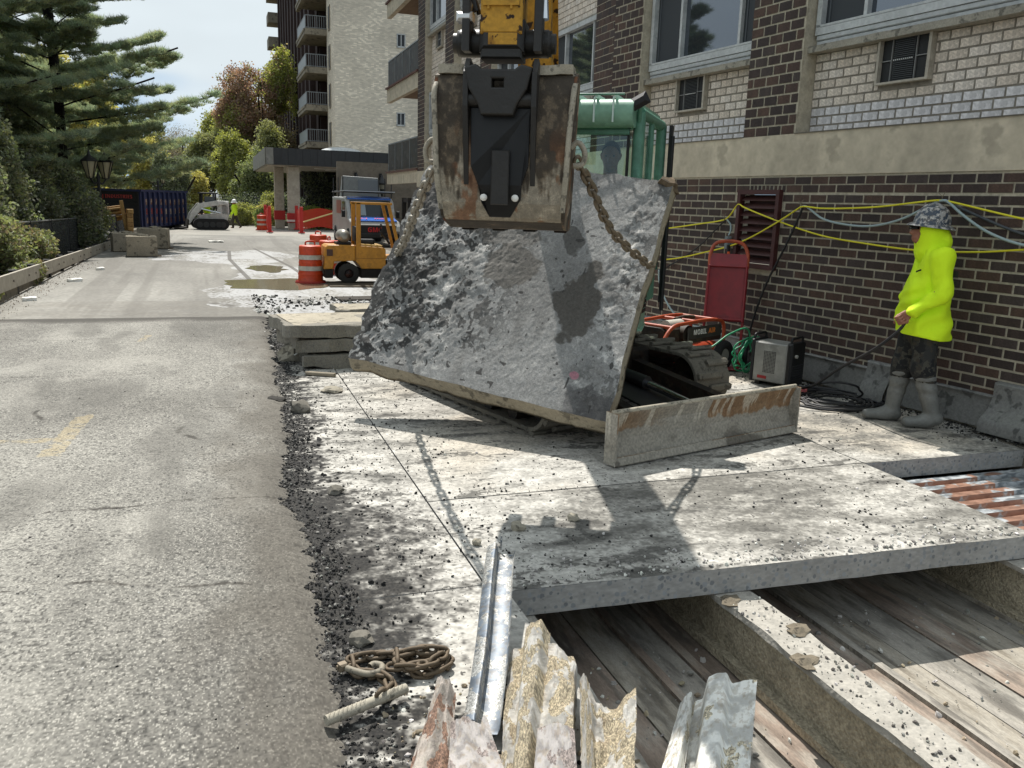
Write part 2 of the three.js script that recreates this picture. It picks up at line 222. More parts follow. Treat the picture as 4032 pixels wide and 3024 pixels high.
// --- concrete deck
const DW = 6.2, DX = 0.1, DZ = -3.1, DD = 9.4;
function deck(x, z) {
  const n = fbm(x * 1.1 + 2, z * 1.3 + 9, 5), f = fbm(x * 7 + 40, z * 12, 4), hf = fbm(x * 38, z * 44 + 6, 3), g = vn(x * 120, z * 120), g2 = vn(x * 55 + 7, z * 55), st = fbm(x * 2.4 + 70, z * 7, 5), sp = fbm(x * 26, z * 26, 3);
  let light = 0.5; // how much pale cement dust is left on the panel
  if (z > -4.56) light = 0.42 + 0.34 * sst(-3.75, -3.35, z) * sst(5, 1, x) + 0.25 * sst(2.0, 1.2, x); else if (x < 4.2) light = 0.74 - 0.12 * sst(3, 4.2, x); else light = 0.46;
  if (x > 4.2 && z < -4.56) light += 0.3 * (fbm(x * 3 + 9, z * 3, 3) - 0.4) * 2;
  const m = sst(0.12, 0.92, light + 0.55 * (n - 0.5) + 0.6 * (st - 0.5) + 0.45 * (f - 0.5) + 0.55 * (hf - 0.5));
  let c = mix3([112, 109, 102], [194, 190, 181], m); c = mix3(c, [180, 164, 140], 0.42 * sst(0.42, 0.62, fbm(x * 0.8 + 90, z * 1.2, 4)) * m * sst(1.0, 1.8, x) * sst(-4.4, -4.9, z));
  const ds = fbm(x * 3.2 + 15, z * 8.5 + 3, 5) + 0.5 * (hf - 0.5) + 0.16 * (sp - 0.5); c = mix3(c, [58, 56, 52], 0.62 * sst(0.63, 0.78, ds));
  c = c.map((q) => q * (0.87 + 0.13 * g + 0.14 * (g2 - 0.5) + 0.18 * (f - 0.5) + 0.14 * (hf - 0.3)));
  if (g2 > 0.88 && hf > 0.52) c = mix3(c, [50, 48, 45], 0.7);
  // loose black asphalt crumbs trodden out from the broken edge
  const de = x - edgeX(z), w = 0.13 + 0.2 * fbm(z * 1.4, 6, 3) + 0.25 * sst(-5.4, -4.0, z) * sst(-2.6, -3.4, z); const k = 1 - sst(0.02, w * 2.1, de + 0.6 * (sp - 0.5) + 0.5 * (f - 0.5) + 0.25 * (g2 - 0.5)); if (k > 0) c = mix3(c, mix3([22, 21, 20], [60, 57, 52], g), Math.min(0.97, 1.25 * k));
  if (z < -9.6) c = mix3(c, [72, 69, 64], 0.75 * sst(-9.6, -11.4, z) * sst(0.40, 0.56, fbm(x * 2, z * 2.5, 4) + 0.2 * (sp - 0.5)));
  return c;
}
const deckT = tex(2048, 2048, (u, v) => deck(DX + DW * u, DZ - DD * v), { repeat: false });
const deckB = tex(1024, 1024, (u, v) => { const x = DX + DW * u, z = DZ - DD * v; return 255 * (0.5 * fbm(x * 26, z * 26, 3) + 0.5 * vn(x * 75, z * 75)); }, { srgb: false, repeat: false });
const stripT = tex(512, 1536, (u, v) => deck(0.1 + 1.2 * u, 1.6 - 5.0 * v), { repeat: false });
const aggT = tex(1024, 512, (u, v) => { const x = u * 2.4, y = v * 1.2; // cut face: grey matrix with darker stone chips
  let best = 9, id = 0; const sx = x * 34, sy = y * 34, ix = Math.floor(sx), iy = Math.floor(sy); for (let a = -1; a <= 1; a++) for (let b = -1; b <= 1; b++) { const h = LAT[((ix + a) & 255) + (((iy + b) & 255) << 8)], h2 = LAT[((ix + a + 91) & 255) + (((iy + b + 17) & 255) << 8)]; const d = Math.hypot((sx - ix - a - h) * (0.8 + h2), (sy - iy - b - h2)); if (d < best) { best = d; id = h * 7.3 % 1; } }
  const wob = tf(u, v, 60, 3), m = 150 + 26 * (tf(u, v, 8, 4) - 0.5) + 30 * (tf(u, v, 90, 2) - 0.5), lim = id < 0.35 ? 0 : 0.12 + 0.34 * ((id * 13.7) % 1); if (best + 0.35 * (wob - 0.5) < lim) { const k = 100 + 52 * ((id * 5.1) % 1); return mix3([k * 0.98, k, k * 1.01], [m, m, m], 0.25); } return [m, m * 0.985, m * 0.955]; });
const aggM = mat(new THREE.Color(0.95, 0.95, 0.95), { map: scaled(aggT, 0.4, 0.8), roughness: 0.95, bumpMap: bumpT, bumpScale: 0.003 });
const deckM = mat(new THREE.Color(0.9, 0.9, 0.9), { map: deckT, bumpMap: deckB, bumpScale: 0.006, roughness: 0.95 });
const stripM = mat(new THREE.Color(0.9, 0.9, 0.9), { map: stripT, bumpMap: bumpT, bumpScale: 0.003, roughness: 0.95 });
const deckRoot = new THREE.Group(); deckRoot.name = 'deck'; deckRoot.userData = { kind: 'structure', label: 'dusty concrete slab deck with open joints' }; scene.add(deckRoot);
function panel(x0, x1, z0, z1, th, m, skew = 0, tex_ = [DX, DW, DZ, DD]) { // z0 near, z1 far; skew tilts the near edge
  const nx = Math.max(4, Math.round((x1 - x0) * 14)), nz = Math.max(4, Math.round((z0 - z1) * 8));
  const zn = (x) => z0 + skew * (x - x0) / (x1 - x0) + 0.012 * (fbm(x * 7, 3, 3) - 0.5);
  const g = new THREE.PlaneGeometry(1, 1, nx, nz), p = g.attributes.position;
  for (let i = 0; i < p.count; i++) { const u = p.getX(i) + 0.5, v = p.getY(i) + 0.5, x = mix(x0, x1, u), zz = mix(z1, zn(x), 1 - v), e = Math.min(1, 12 * Math.min(1 - v, v, u, 1 - u)); p.setXYZ(i, x, -0.004 * (1 - e) + 0.004 * (fbm(x * 2, zz * 2, 2) - 0.5), zz); }
  for (let i = 0; i < p.count; i++) g.attributes.uv.setXY(i, (p.getX(i) - tex_[0]) / tex_[1], (tex_[2] - p.getZ(i)) / tex_[3]); g.computeVertexNormals(); const top = ni(g); top.userData.keepUV = true;
  const body = prism([[x0, -zn(x0)], ...Array.from({ length: 41 }, (_, i) => { const x = mix(x0, x1, i / 40); return [x, -zn(x) + 0.0] }), [x1, -z1], [x0, -z1]], th); body.rotateX(-Math.PI / 2); body.translate(0, -th / 2 - 0.006, 0);
  const o = part(deckRoot, 'slab_panel', body, aggM); part(o, 'top_surface', top, m); return o;
}
panel(1.118, 4.28, -3.325, -4.543, 0.13, deckM, 0.14);
panel(1.118, 4.28, -4.556, -8.1, 0.13, deckM); panel(1.118, 4.28, -8.112, -12.44, 0.13, deckM);
panel(4.292, 6.25, -4.54, -8.4, 0.13, deckM, 0.02); panel(4.292, 6.25, -8.412, -12.44, 0.13, deckM);
panel(0.1, 1.108, -3.42, -12.44, 0.13, deckM); panel(0.1, 1.19, 1.5, -3.41, 0.13, stripM, 0, [0.1, 1.2, 1.6, 5.0]);

// --- opening: formwork boards below, fireproofed steel beams, ribbed metal deck
const floorRoot = new THREE.Group(); floorRoot.name = 'opening_floor'; floorRoot.userData = { kind: 'structure', label: 'dusty boarded floor below the opening in the deck' }; scene.add(floorRoot);
const boardTs = [0, 1, 2].map((q) => tex(256, 1024, (u, v) => { const gr = fbm(u * 40 + q * 9, v * 7, 4), n = fbm(u * 5 + q * 31, v * 14, 5), sp = vn(u * 90 + q, v * 420); let c = mix3([[128, 120, 107], [122, 118, 110], [124, 110, 98]][q], [[160, 152, 138], [156, 150, 140], [154, 138, 124]][q], sst(0.3, 0.7, n)); c = mix3(c, [84, 79, 72], 0.5 * sst(0.5, 0.7, fbm(u * 6 + 60 * q, v * 18 + 8, 4))); c = mix3(c, [172, 166, 154], 0.55 * sst(0.42, 0.7, fbm(u * 7 + 12 * q, v * 26, 5))); return c.map((k) => k * (0.88 + 0.1 * gr + 0.16 * sp)); }));
const boardMs = boardTs.map((t) => mat(new THREE.Color(0.9, 0.9, 0.9), { map: scaled(t, 3.2, 0.22), roughness: 0.95, bumpMap: bumpT, bumpScale: 0.002 }));
{ const R = RNG(5); let x = 1.0, i = 0; while (x < 4.6) { const w = 0.19 + 0.07 * R(), y = -0.49 + 0.018 * R(); const g = cb(w - 0.008, 0.04, 7.2, 0.004, x + w / 2, y - 0.02, -2.5, 0.002 * (R() - 0.5), 0, 0.03 * (R() - 0.5)); part(floorRoot, 'board', g, boardMs[i++ % 3]); if (R() > 0.55) part(floorRoot, 'batten', cb(0.045, 0.022, 6.8, 0.003, x + w, y + 0.012, -2.5), boardMs[(i + 1) % 3]); x += w; } }
const fpT = tex(512, 512, (u, v) => { const a = tf(u, v, 7, 5), b = tf(u, v, 60, 3); const k = 178 + 60 * (a - 0.5) + 80 * (b - 0.5); return [k, k * 0.965, k * 0.89]; });
const fpM = mat([232, 226, 212], { map: scaled(fpT, 1.6), bumpMap: scaled(bumpT, 1.5), bumpScale: 0.02, roughness: 1 }), beamTopM = mat(new THREE.Color(0.58, 0.56, 0.52), { map: scaled(grimeT, 3), bumpMap: bumpT, bumpScale: 0.008, roughness: 0.95 }), steelDark = mat([74, 66, 56], { map: dirtT, roughness: 0.9 });
const R1 = RNG(21);
function ibeam(xc, label, w = 0.2) {
  const o = thing('steel_beam', label, 'beam', [xc, -0.47, -2.5], 0, 'beams carrying the deck');
  const zs = 9; const strip = (x0, x1, y0, y1, amp, f) => { const g = new THREE.BoxGeometry(x1 - x0, y1 - y0, zs, 3, 3, 220); g.translate((x0 + x1) / 2, (y0 + y1) / 2, 0); const p = g.attributes.position; for (let i = 0; i < p.count; i++) { const x = p.getX(i), y = p.getY(i), z = p.getZ(i); p.setX(i, x + amp * (fbm(z * f + y * 9, y * 14 + xc, 4) - 0.5) * 2); p.setY(i, y + amp * 0.5 * (fbm(z * f + 40, x * 14 + xc, 4) - 0.5) * 2 * (y < 0.3 ? 0.4 : 1)); } g.computeVertexNormals(); return g; };
  part(o, 'top_flange', strip(-w / 2, w / 2, 0.297, 0.328, 0.014, 5), beamTopM); part(o, 'web', strip(-0.045, 0.045, 0.03, 0.297, 0.016, 2.2), fpM, 'sprayed fireproofing on the web'); part(o, 'bottom_flange', strip(-w / 2 * 0.92, w / 2 * 0.92, 0, 0.045, 0.01, 3), fpM);
  return o;
}
ibeam(2.37, 'crusty fireproofed steel beam crossing the middle of the deck opening'); ibeam(1.25, 'steel beam under the left rim of the opening', 0.15); ibeam(4.2, 'dark steel beam under the right end of the cut slab');
{ // ribbed metal deck in the second opening, ribs along x
  const o = thing('metal_decking', 'ribbed galvanised decking with rust patches in the right opening', 'decking', [5.2, -0.13, -3.72]);
  const ribT = tex(1024, 512, (u, v) => { const a = fbm(u * 9 + 3, v * 6, 5), b = fbm(u * 40, v * 60, 3); let c = mix3([150, 156, 160], [196, 200, 202], sst(0.35, 0.65, b)); c = mix3(c, [160, 112, 88], 0.8 * sst(0.6, 0.66, a + 0.2 * sst(0.3, 0.5, u) - 0.1)); return c.map((k) => k * (0.85 + 0.3 * b)); });
  const pts = []; const n = 9, p = 0.152; for (let i = 0; i < n; i++) { const z = -0.74 + i * p; pts.push([z, 0], [z + 0.07, 0], [z + 0.082, -0.07], [z + 0.14, -0.07]); } pts.push([-0.74 + n * p, 0]);
  const sh = pts.concat(pts.slice().reverse().map(([a, b]) => [a, b - 0.003])); const g = prism(sh.map(([a, b]) => [-a, b]), 1.95); g.rotateY(Math.PI / 2); part(o, 'sheet', g, mat(new THREE.Color(0.9, 0.9, 0.9), { map: scaled(ribT, 0.5, 0.7), metalness: 0.55, roughness: 0.5 }));
}
struct('footing', [bx(1.05, 0.5, 12, 0.6, -0.395, -4.5), bx(8, 0.5, 0.3, 4.2, -0.395, -6.2), bx(0.3, 0.45, 9, 4.75, -0.42, -2.0), bx(6, 0.5, 0.3, 3.5, -0.395, 1.4)], mat([110, 104, 94], { map: concT, roughness: 1 }), 'concrete footing walls below the deck');
console.log('ground ready');
// ---------- apartment wing along the right ----------
const brickT = tex(256, 256, (u, v) => { const a = tf(u, v, 6, 4), b = tf(u, v, 40, 2); const k = 215 + 60 * (a - 0.5) + 60 * (b - 0.5); return [k, k * 0.97, k * 0.95]; });
const darkB = [[84, 66, 59], [70, 57, 53], [92, 72, 62], [78, 68, 65], [64, 54, 52]].map((c) => mat(c, { map: scaled(brickT, 3), roughness: 0.82, bumpMap: scaled(bumpT, 3), bumpScale: 0.002 }));
const creamB = [[242, 235, 222], [236, 229, 216], [245, 240, 230], [232, 224, 210]].map((c) => mat(c, { map: scaled(brickT, 2.2), roughness: 0.75, bumpMap: scaled(bumpT, 3), bumpScale: 0.0015 }));
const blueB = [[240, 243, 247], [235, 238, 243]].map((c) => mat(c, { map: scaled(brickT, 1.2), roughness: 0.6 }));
const mortarM = mat([218, 210, 192], { map: scaled(grimeT, 2), roughness: 1, bumpMap: scaled(bumpT, 4), bumpScale: 0.004 }), mortarG = mat([166, 160, 150], { map: scaled(grimeT, 2), roughness: 1 }), mortarW = mat([192, 186, 174], { map: scaled(grimeT, 2), roughness: 1 });
const stuccoM = mat([232, 222, 202], { map: scaled(grimeT, 0.6), roughness: 0.95, bumpMap: scaled(bumpT, 3), bumpScale: 0.002 });
const whiteAl = mat([222, 228, 234], { map: scaled(grimeT, 1.2), roughness: 0.45 }), darkScreen = mat([46, 50, 54], { roughness: 0.6 }), glassM = mat([112, 118, 126], { metalness: 0.85, roughness: 0.025 }), stoneSill = mat([190, 186, 176], { map: concT, roughness: 0.9 });
const wing = thing('apartment_wing', 'long brick apartment wing with white window frames along the right side', 'building');
const WA = V3(5.77, 0, -7.0), WTH = -(Math.PI / 2 - 0.11);
const MA = new THREE.Matrix4().compose(WA, new THREE.Quaternion().setFromAxisAngle(V3(0, 1, 0), WTH), V3(1, 1, 1)); // x along the wall towards us, z out of the wall
const MB = new THREE.Matrix4().compose(V3(5.4, 0, -10.4), new THREE.Quaternion().setFromAxisAngle(V3(0, 1, 0), -Math.PI / 2), V3(1, 1, 1));
const wp = (M, name, g, m, label) => { const o = part(wing, name, g, m, label); o.applyMatrix4(M); return o; };
const geoCache = new Map();
function brickGeo(w, h, d) { const k = [w, h, d].map((q) => q.toFixed(3)).join(); if (!geoCache.has(k)) { const c = 0.003; const g = new THREE.BoxGeometry(w, h, d); const p = g.attributes.position; for (let i = 0; i < p.count; i++) if (p.getZ(i) > 0 && Math.abs(g.attributes.normal.getZ(i)) < 0.5) p.setZ(i, p.getZ(i) - c); else if (p.getZ(i) > 0) { p.setX(i, p.getX(i) * (1 - 2 * c / w)); p.setY(i, p.getY(i) * (1 - 2 * c / h)); } geoCache.set(k, muv(g)); } return geoCache.get(k); }
// lay a running bond field; keep(x,y,w) may refuse a brick; returns boxes
function bond(x0, x1, y0, y1, course, len, joint, keep = () => true, off0 = 0) {
  const out = []; let r = 0; for (let y = y0; y + course * 0.6 < y1; y += course, r++) { const h = Math.min(course, y1 - y) - joint; let x = x0 - ((r % 2) ? len / 2 : 0) - off0; for (; x < x1; x += len) { const a = Math.max(x, x0), b = Math.min(x + len, x1) - joint; if (b - a < 0.03) continue; if (keep((a + b) / 2, y + h / 2, b - a)) out.push([(a + b) / 2, y + h / 2, b - a, h, r]); } } return out;
}
const RB = RNG(91);
function layBricks(o, boxes, name, mats, depth, z, single, far) { // o: backing mesh; the first `single` become parts, the rest one merged piece per tone
  boxes.sort((a, b) => b[0] - a[0]); const rest = mats.map(() => []);
  boxes.forEach((q, i) => { const mi = Math.floor(RB() * mats.length), dz = 0.003 * (RB() - 0.5);
    if (i < single) { const b = new THREE.Mesh(brickGeo(q[2], q[3], depth), mats[mi]); b.name = name; b.position.set(q[0], q[1], z + dz); b.castShadow = b.receiveShadow = true; o.add(b); }
    else { const g = far ? new THREE.BoxGeometry(q[2], q[3], depth) : brickGeo(q[2], q[3], depth).clone(); g.translate(q[0], q[1], z + dz); rest[mi].push(g); } });
  rest.forEach((l, i) => { if (l.length) { const b = part(o, name + '_field', l, mats[i]); b.userData.kind = 'stuff'; } });
}
// --- lower dark wall with louvred vent
const LV = [-1.31, -0.65, 1.1, 1.95];
{ const w = wp(MA, 'lower_wall', [bx(2.13, 2.4, 0.2, -2.385, 0.9, -0.1), bx(3.9, 2.4, 0.2, 1.3, 0.9, -0.1), bx(0.67, 1.4, 0.2, -0.985, 0.4, -0.1), bx(0.67, 0.15, 0.2, -0.985, 2.025, -0.1)], mortarM);
  const solid = (x, y, h) => !(x > LV[0] && x < LV[1] && y > LV[2] && y < LV[3]);
  const bl = bond(-3.45, 3.2, 0.27, 1.93, 0.0865, 0.228, 0.012, solid).filter((q) => { const a = q[0] - q[2] / 2, b = q[0] + q[2] / 2; if (q[1] < LV[2] - 0.03 || q[1] > LV[3] + 0.03) return true; if (b <= LV[0] - 0.005 || a >= LV[1] + 0.005) return true; if (a < LV[0]) { q[2] = LV[0] - 0.005 - a; q[0] = a + q[2] / 2; return q[2] > 0.03; } q[2] = b - LV[1] - 0.005; q[0] = b - q[2] / 2; return q[2] > 0.03; });
  bl.push(...bond(-3.45, 3.2, 2.005, 2.095, 0.0865, 0.228, 0.012)); // top course
  for (let x = -3.45; x < 3.2;) { const sold = x > LV[0] - 0.02 && x < LV[1]; const l = sold ? 0.062 : 0.228; bl.push([x + l / 2, 1.961, l - 0.012, 0.074, 0]); x += l; } // short soldier bricks over the vent
  layBricks(w, bl, 'brick', darkB, 0.05, -0.0205, 300, false);
  const lm = mat([84, 40, 40], { map: grimeT, roughness: 0.55 }), sl = mat([92, 56, 54], { map: grimeT, roughness: 0.5 });
  const lo = wp(MA, 'louver', [bx(0.05, 0.85, 0.07, LV[0] + 0.025, 1.525, 0.02), bx(0.05, 0.85, 0.07, LV[1] - 0.025, 1.525, 0.02), bx(0.56, 0.05, 0.07, -0.98, 1.925, 0.02), bx(0.56, 0.05, 0.07, -0.98, 1.125, 0.02)], lm, 'maroon metal louvre frame');
  part(lo, 'duct_back', bx(0.56, 0.75, 0.01, -0.98, 1.525, -0.09), lm);
  for (let i = 0; i < 9; i++) part(lo, 'slat', cb(0.555, 0.007, 0.085, 0.002, -0.98, 1.19 + i * 0.084, 0.0, 0.72), sl);
}
// --- stucco band
{ const g = new THREE.BoxGeometry(6.65, 0.415, 0.2, 80, 5, 1); g.translate(-0.125, 2.307, -0.085); const p = g.attributes.position; for (let i = 0; i < p.count; i++) if (p.getZ(i) > 0) p.setZ(i, p.getZ(i) + 0.004 * (fbm(p.getX(i) * 1.5, p.getY(i) * 3, 3) - 0.5)); g.computeVertexNormals(); wp(MA, 'stucco_band', g, stuccoM, 'beige stucco band'); }
wp(MA, 'drip_edge', [bx(3.75, 0.008, 0.06, 1.32, 2.519, 0.0), bx(2.1, 0.008, 0.06, -2.4, 2.519, 0.0)], mat([120, 116, 108], { map: grimeT, roughness: 0.6 }));
// --- pillars, cream panels, windows, grilles: one bay = [a,b] between pillars
function pillar(M, a, b, y0, y1, single, far) {
  const w = wp(M, 'pillar', bx(b - a - 0.01, y1 - y0, 0.4, (a + b) / 2, (y0 + y1) / 2, -0.2045), mortarM);
  layBricks(w, bond(a, b, y0 + 0.006, y1, 0.1035, 0.196, 0.013), 'brick', darkB, 0.19, -0.095, single, far);
}
function windowUnit(M, a, b, y0, y1, split) {
  const z = -0.2, w = wp(M, 'window', [bx(b - a, 0.07, 0.09, (a + b) / 2, y0 + 0.035, z + 0.04), bx(b - a, 0.022, 0.11, (a + b) / 2, y0 + 0.085, z + 0.03), bx(b - a, 0.07, 0.09, (a + b) / 2, y1 - 0.035, z + 0.04), bx(0.06, y1 - y0 - 0.14, 0.09, a + 0.03, (y0 + y1) / 2, z + 0.04), bx(0.06, y1 - y0 - 0.14, 0.09, b - 0.03, (y0 + y1) / 2, z + 0.04)], whiteAl, 'white aluminium window');
  const xs = [a + 0.06, ...split, b - 0.06]; const lo = y0 + 0.096, hi = y1 - 0.07;
  for (const s of split) part(w, 'mullion', bx(0.04, hi - lo, 0.07, s, (lo + hi) / 2, z + 0.03), whiteAl);
  for (let i = 0; i < xs.length - 1; i++) { const l = xs[i] + (i ? 0.02 : 0), r = xs[i + 1] - (i < xs.length - 2 ? 0.02 : 0); const wide = r - l > 0.7; part(w, wide ? 'pane' : 'insect_screen', bx(r - l, hi - lo, 0.012, (l + r) / 2, (lo + hi) / 2, z + (wide ? 0.0 : 0.012)), wide ? glassM : darkScreen); if (!wide) part(w, 'screen_frame', [bx(0.018, hi - lo, 0.02, l + 0.05, (lo + hi) / 2, z + 0.016)], mat([70, 74, 78], { roughness: 0.5 })); }
  part(w, 'apron', [cb(b - a - 0.02, 0.05, 0.07, 0.008, (a + b) / 2, y0 - 0.027, z + 0.04), cb(b - a - 0.02, 0.045, 0.05, 0.008, (a + b) / 2, y0 - 0.078, z + 0.04)], whiteAl);
  part(w, 'sill', rough(new THREE.BoxGeometry(b - a + 0.06, 0.065, 0.2, 60, 2, 3).translate((a + b) / 2, y0 - 0.138, z + 0.04), 0.004, 9), stoneSill, 'weathered stone sill');
}
const acDark = mat([40, 42, 44], { roughness: 0.7, map: grimeT }), acFrame = mat([206, 200, 188], { map: scaled(grimeT, 2), roughness: 0.7 });
function grille(M, a, b, y0, y1) {
  const z = -0.18, cxm = (a + b) / 2, cy = (y0 + y1) / 2, g = wp(M, 'air_conditioner', [bx(b - a, 0.02, 0.07, cxm, y0 + 0.01, z + 0.02), bx(b - a, 0.02, 0.07, cxm, y1 - 0.01, z + 0.02), bx(0.024, y1 - y0 - 0.04, 0.07, a + 0.012, cy, z + 0.02), bx(0.03, y1 - y0 - 0.04, 0.07, b - 0.015, cy, z + 0.02)], acFrame, 'through-wall air conditioner sleeve');
  const w = b - a - 0.054, l = a + 0.024; part(g, 'grille_back', bx(w, y1 - y0 - 0.04, 0.01, l + w / 2, cy, z), acDark);
  const fins = []; for (let i = 0; i < 22; i++) fins.push(bx(w * 0.42, 0.006, 0.012, l + w * 0.47, y0 + 0.03 + i * (y1 - y0 - 0.06) / 21, z + 0.012)); part(g, 'fins', fins, mat([58, 60, 62], { roughness: 0.5 })).userData.kind = 'stuff';
  part(g, 'divider', bx(0.008, y1 - y0 - 0.04, 0.016, l + w * 0.22, cy, z + 0.014), mat([120, 120, 118], { roughness: 0.5 })); part(g, 'divider', bx(0.008, y1 - y0 - 0.04, 0.016, l + w * 0.72, cy, z + 0.014), mat([120, 120, 118], { roughness: 0.5 }));
  part(g, 'divider', bx(w * 0.21, 0.007, 0.014, l + w * 0.11, cy, z + 0.014), mat([130, 130, 128], { roughness: 0.5 })); part(g, 'divider', bx(w * 0.27, 0.007, 0.014, l + w * 0.86, cy + 0.01, z + 0.014), mat([130, 130, 128], { roughness: 0.5 }));
  const dots = []; for (let i = 0; i < 10; i++) dots.push(bx(0.008, 0.009, 0.006, l + w * (0.27 + 0.042 * i), cy, z + 0.02)); part(g, 'vent_marks', dots, mat([214, 214, 210], { roughness: 0.5 }));
}
function bay(M, a, b, floors, single, far, acx) { // floors: [sillBottom, windowBottom, windowTop, nextFloorBase]
  floors.forEach(([base, sb, wb, wt, nx], k) => {
    const w = wp(M, 'cream_wall', bx(b - a, sb - base + 0.02, 0.2, (a + b) / 2, (base + sb) / 2, -0.292), mortarG);
    const A = acx.map((x) => [x, x + 0.58, sb - 0.43, sb - 0.01]);
    const bl = bond(a, b, base + 0.004, sb - 0.03, 0.0885, 0.194, 0.012).filter((q) => !A.some(([l, r, c, d]) => q[0] + q[2] / 2 > l && q[0] - q[2] / 2 < r && q[1] + 0.04 > c && q[1] - 0.04 < d));
    for (const [l, r, c, d] of A) bond(a, b, base + 0.004, sb - 0.03, 0.0885, 0.194, 0.012).forEach((q) => { const x0 = q[0] - q[2] / 2, x1 = q[0] + q[2] / 2; if (q[1] + 0.04 <= c || q[1] - 0.04 >= d) return; if (x0 < l && x1 > l && l - x0 > 0.03) bl.push([(x0 + l) / 2, q[1], l - x0 - 0.006, q[3], q[4]]); if (x1 > r && x0 < r && x1 - r > 0.03) bl.push([(r + x1) / 2, q[1], x1 - r - 0.006, q[3], q[4]]); });
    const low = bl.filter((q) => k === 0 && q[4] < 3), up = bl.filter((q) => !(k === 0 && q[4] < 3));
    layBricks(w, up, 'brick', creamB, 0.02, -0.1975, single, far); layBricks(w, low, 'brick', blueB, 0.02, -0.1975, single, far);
    for (const [l, r, c, d] of A) grille(M, l, r, c, d);
    const W = b - a; windowUnit(M, a + 0.02, b - 0.02, wb, wt, W > 2.6 ? [a + 0.62, a + 2.2] : [a + 0.02 + W * 0.29, a + W * 0.82]);
    if (wt < nx) { const h = wp(M, 'cream_wall', bx(b - a, nx - wt, 0.2, (a + b) / 2, (wt + nx) / 2, -0.29), mortarG); layBricks(h, bond(a, b, wt + 0.05, nx, 0.0885, 0.194, 0.012), 'brick', creamB, 0.02, -0.188, 0, true); part(h, 'lintel', bx(b - a, 0.05, 0.05, (a + b) / 2, wt + 0.024, -0.185), stoneSill); }
  });
}
const F1 = [2.515, 3.34, 3.40 + 0.075, 4.52, 5.12], F2 = [5.12, 5.94, 6.075, 7.12, 7.7];
pillar(MA, -1.36, -0.56, 2.512, 8.2, 110, false); pillar(MA, -4.2, -3.5, 2.512, 8.2, 60, false); pillar(MA, 3.02, 3.8, 2.512, 8.2, 0, true);
bay(MA, -0.56, 3.02, [F1, F2], 120, false, [0.27]); bay(MA, -3.5, -1.36, [F1, F2], 80, false, [-2.87]);
// far stretch (local x runs from -13.2 at the end to 0)
const pz = [[-13.2, -12.39], [-10.3, -9.5], [-7.4, -6.6], [-4.5, -3.7], [-1.6, -0.72]]; for (const [a, b] of pz) pillar(MB, a, b, 2.5, 8.2, 0, true);
for (let i = 0; i < 4; i++) bay(MB, pz[i][1], pz[i + 1][0], [F1, F2], 0, true, [pz[i][1] + 0.62]);
wp(MB, 'stucco_band', bx(13.0, 0.415, 0.2, -6.7, 2.307, -0.085), stuccoM); { const w = wp(MB, 'lower_wall', bx(13.0, 2.4, 0.2, -6.7, 0.9, -0.1), mortarM); layBricks(w, bond(-13.2, -0.3, 0.27, 2.1, 0.0865, 0.228, 0.012), 'brick', darkB, 0.03, -0.004, 0, true); }
wp(MB, 'parapet', bx(13.2, 0.5, 9, -6.6, 8.45, -4.4), mortarG); wp(MA, 'parapet', bx(8, 0.5, 9, 0.4, 8.45, -4.4), mortarG); wp(MB, 'end_wall', bx(0.3, 8.4, 1.8, -13.04, 4, -1.2), creamB[0]);
// balconies past the end of the wing
const railM = mat([112, 122, 134], { map: scaled(dirtT, 0.7), roughness: 0.6 }), railMetal = mat([150, 158, 166], { map: grimeT, roughness: 0.5 }), soffitM = mat([150, 126, 102], { map: grimeT, roughness: 0.9 });
for (const [sb, rb, rt] of [[2.21, 2.6, 3.46], [4.74, 5.2, 5.99], [7.28, 7.74, 8.54]]) {
  const o = wp(MB, 'balcony', [bx(4.4, rb - sb - 0.05, 0.14, -15.4, (sb + rb) / 2 - 0.02, -0.07)], stuccoM, 'projecting balcony with grey panel railing');
  part(o, 'slab', [bx(4.4, 0.2, 1.9, -15.4, rb - 0.16, -1.1)], soffitM); part(o, 'edge_trim', bx(4.5, 0.05, 0.2, -15.4, rb - 0.02, -0.05), mat([92, 62, 52], { roughness: 0.8 }));
  for (let i = 0; i < 4; i++) part(o, 'railing_panel', bx(1.04, rt - rb - 0.08, 0.02, -17.0 + i * 1.06, (rb + rt) / 2 + 0.01, -0.05), railM); part(o, 'handrail', [bx(4.3, 0.035, 0.05, -15.4, rt, -0.05), ...[0, 1, 2, 3, 4].map((i) => bx(0.03, rt - rb, 0.04, -17.53 + i * 1.06, (rb + rt) / 2, -0.05))], railMetal);
}
{ const w = wp(MB, 'cream_wall', bx(9, 9, 0.2, -16.9, 3.9, -2.0), mortarW); layBricks(w, bond(-21.4, -12.6, 0.2, 8.3, 0.2, 0.6, 0.014), 'brick', creamB, 0.02, -1.9, 0, true); part(w, 'balcony_door', bx(1.0, 2.0, 0.06, -14.2, 3.8, -1.88), darkScreen); part(w, 'balcony_door', bx(1.0, 2.0, 0.06, -14.2, 6.4, -1.88), darkScreen); }
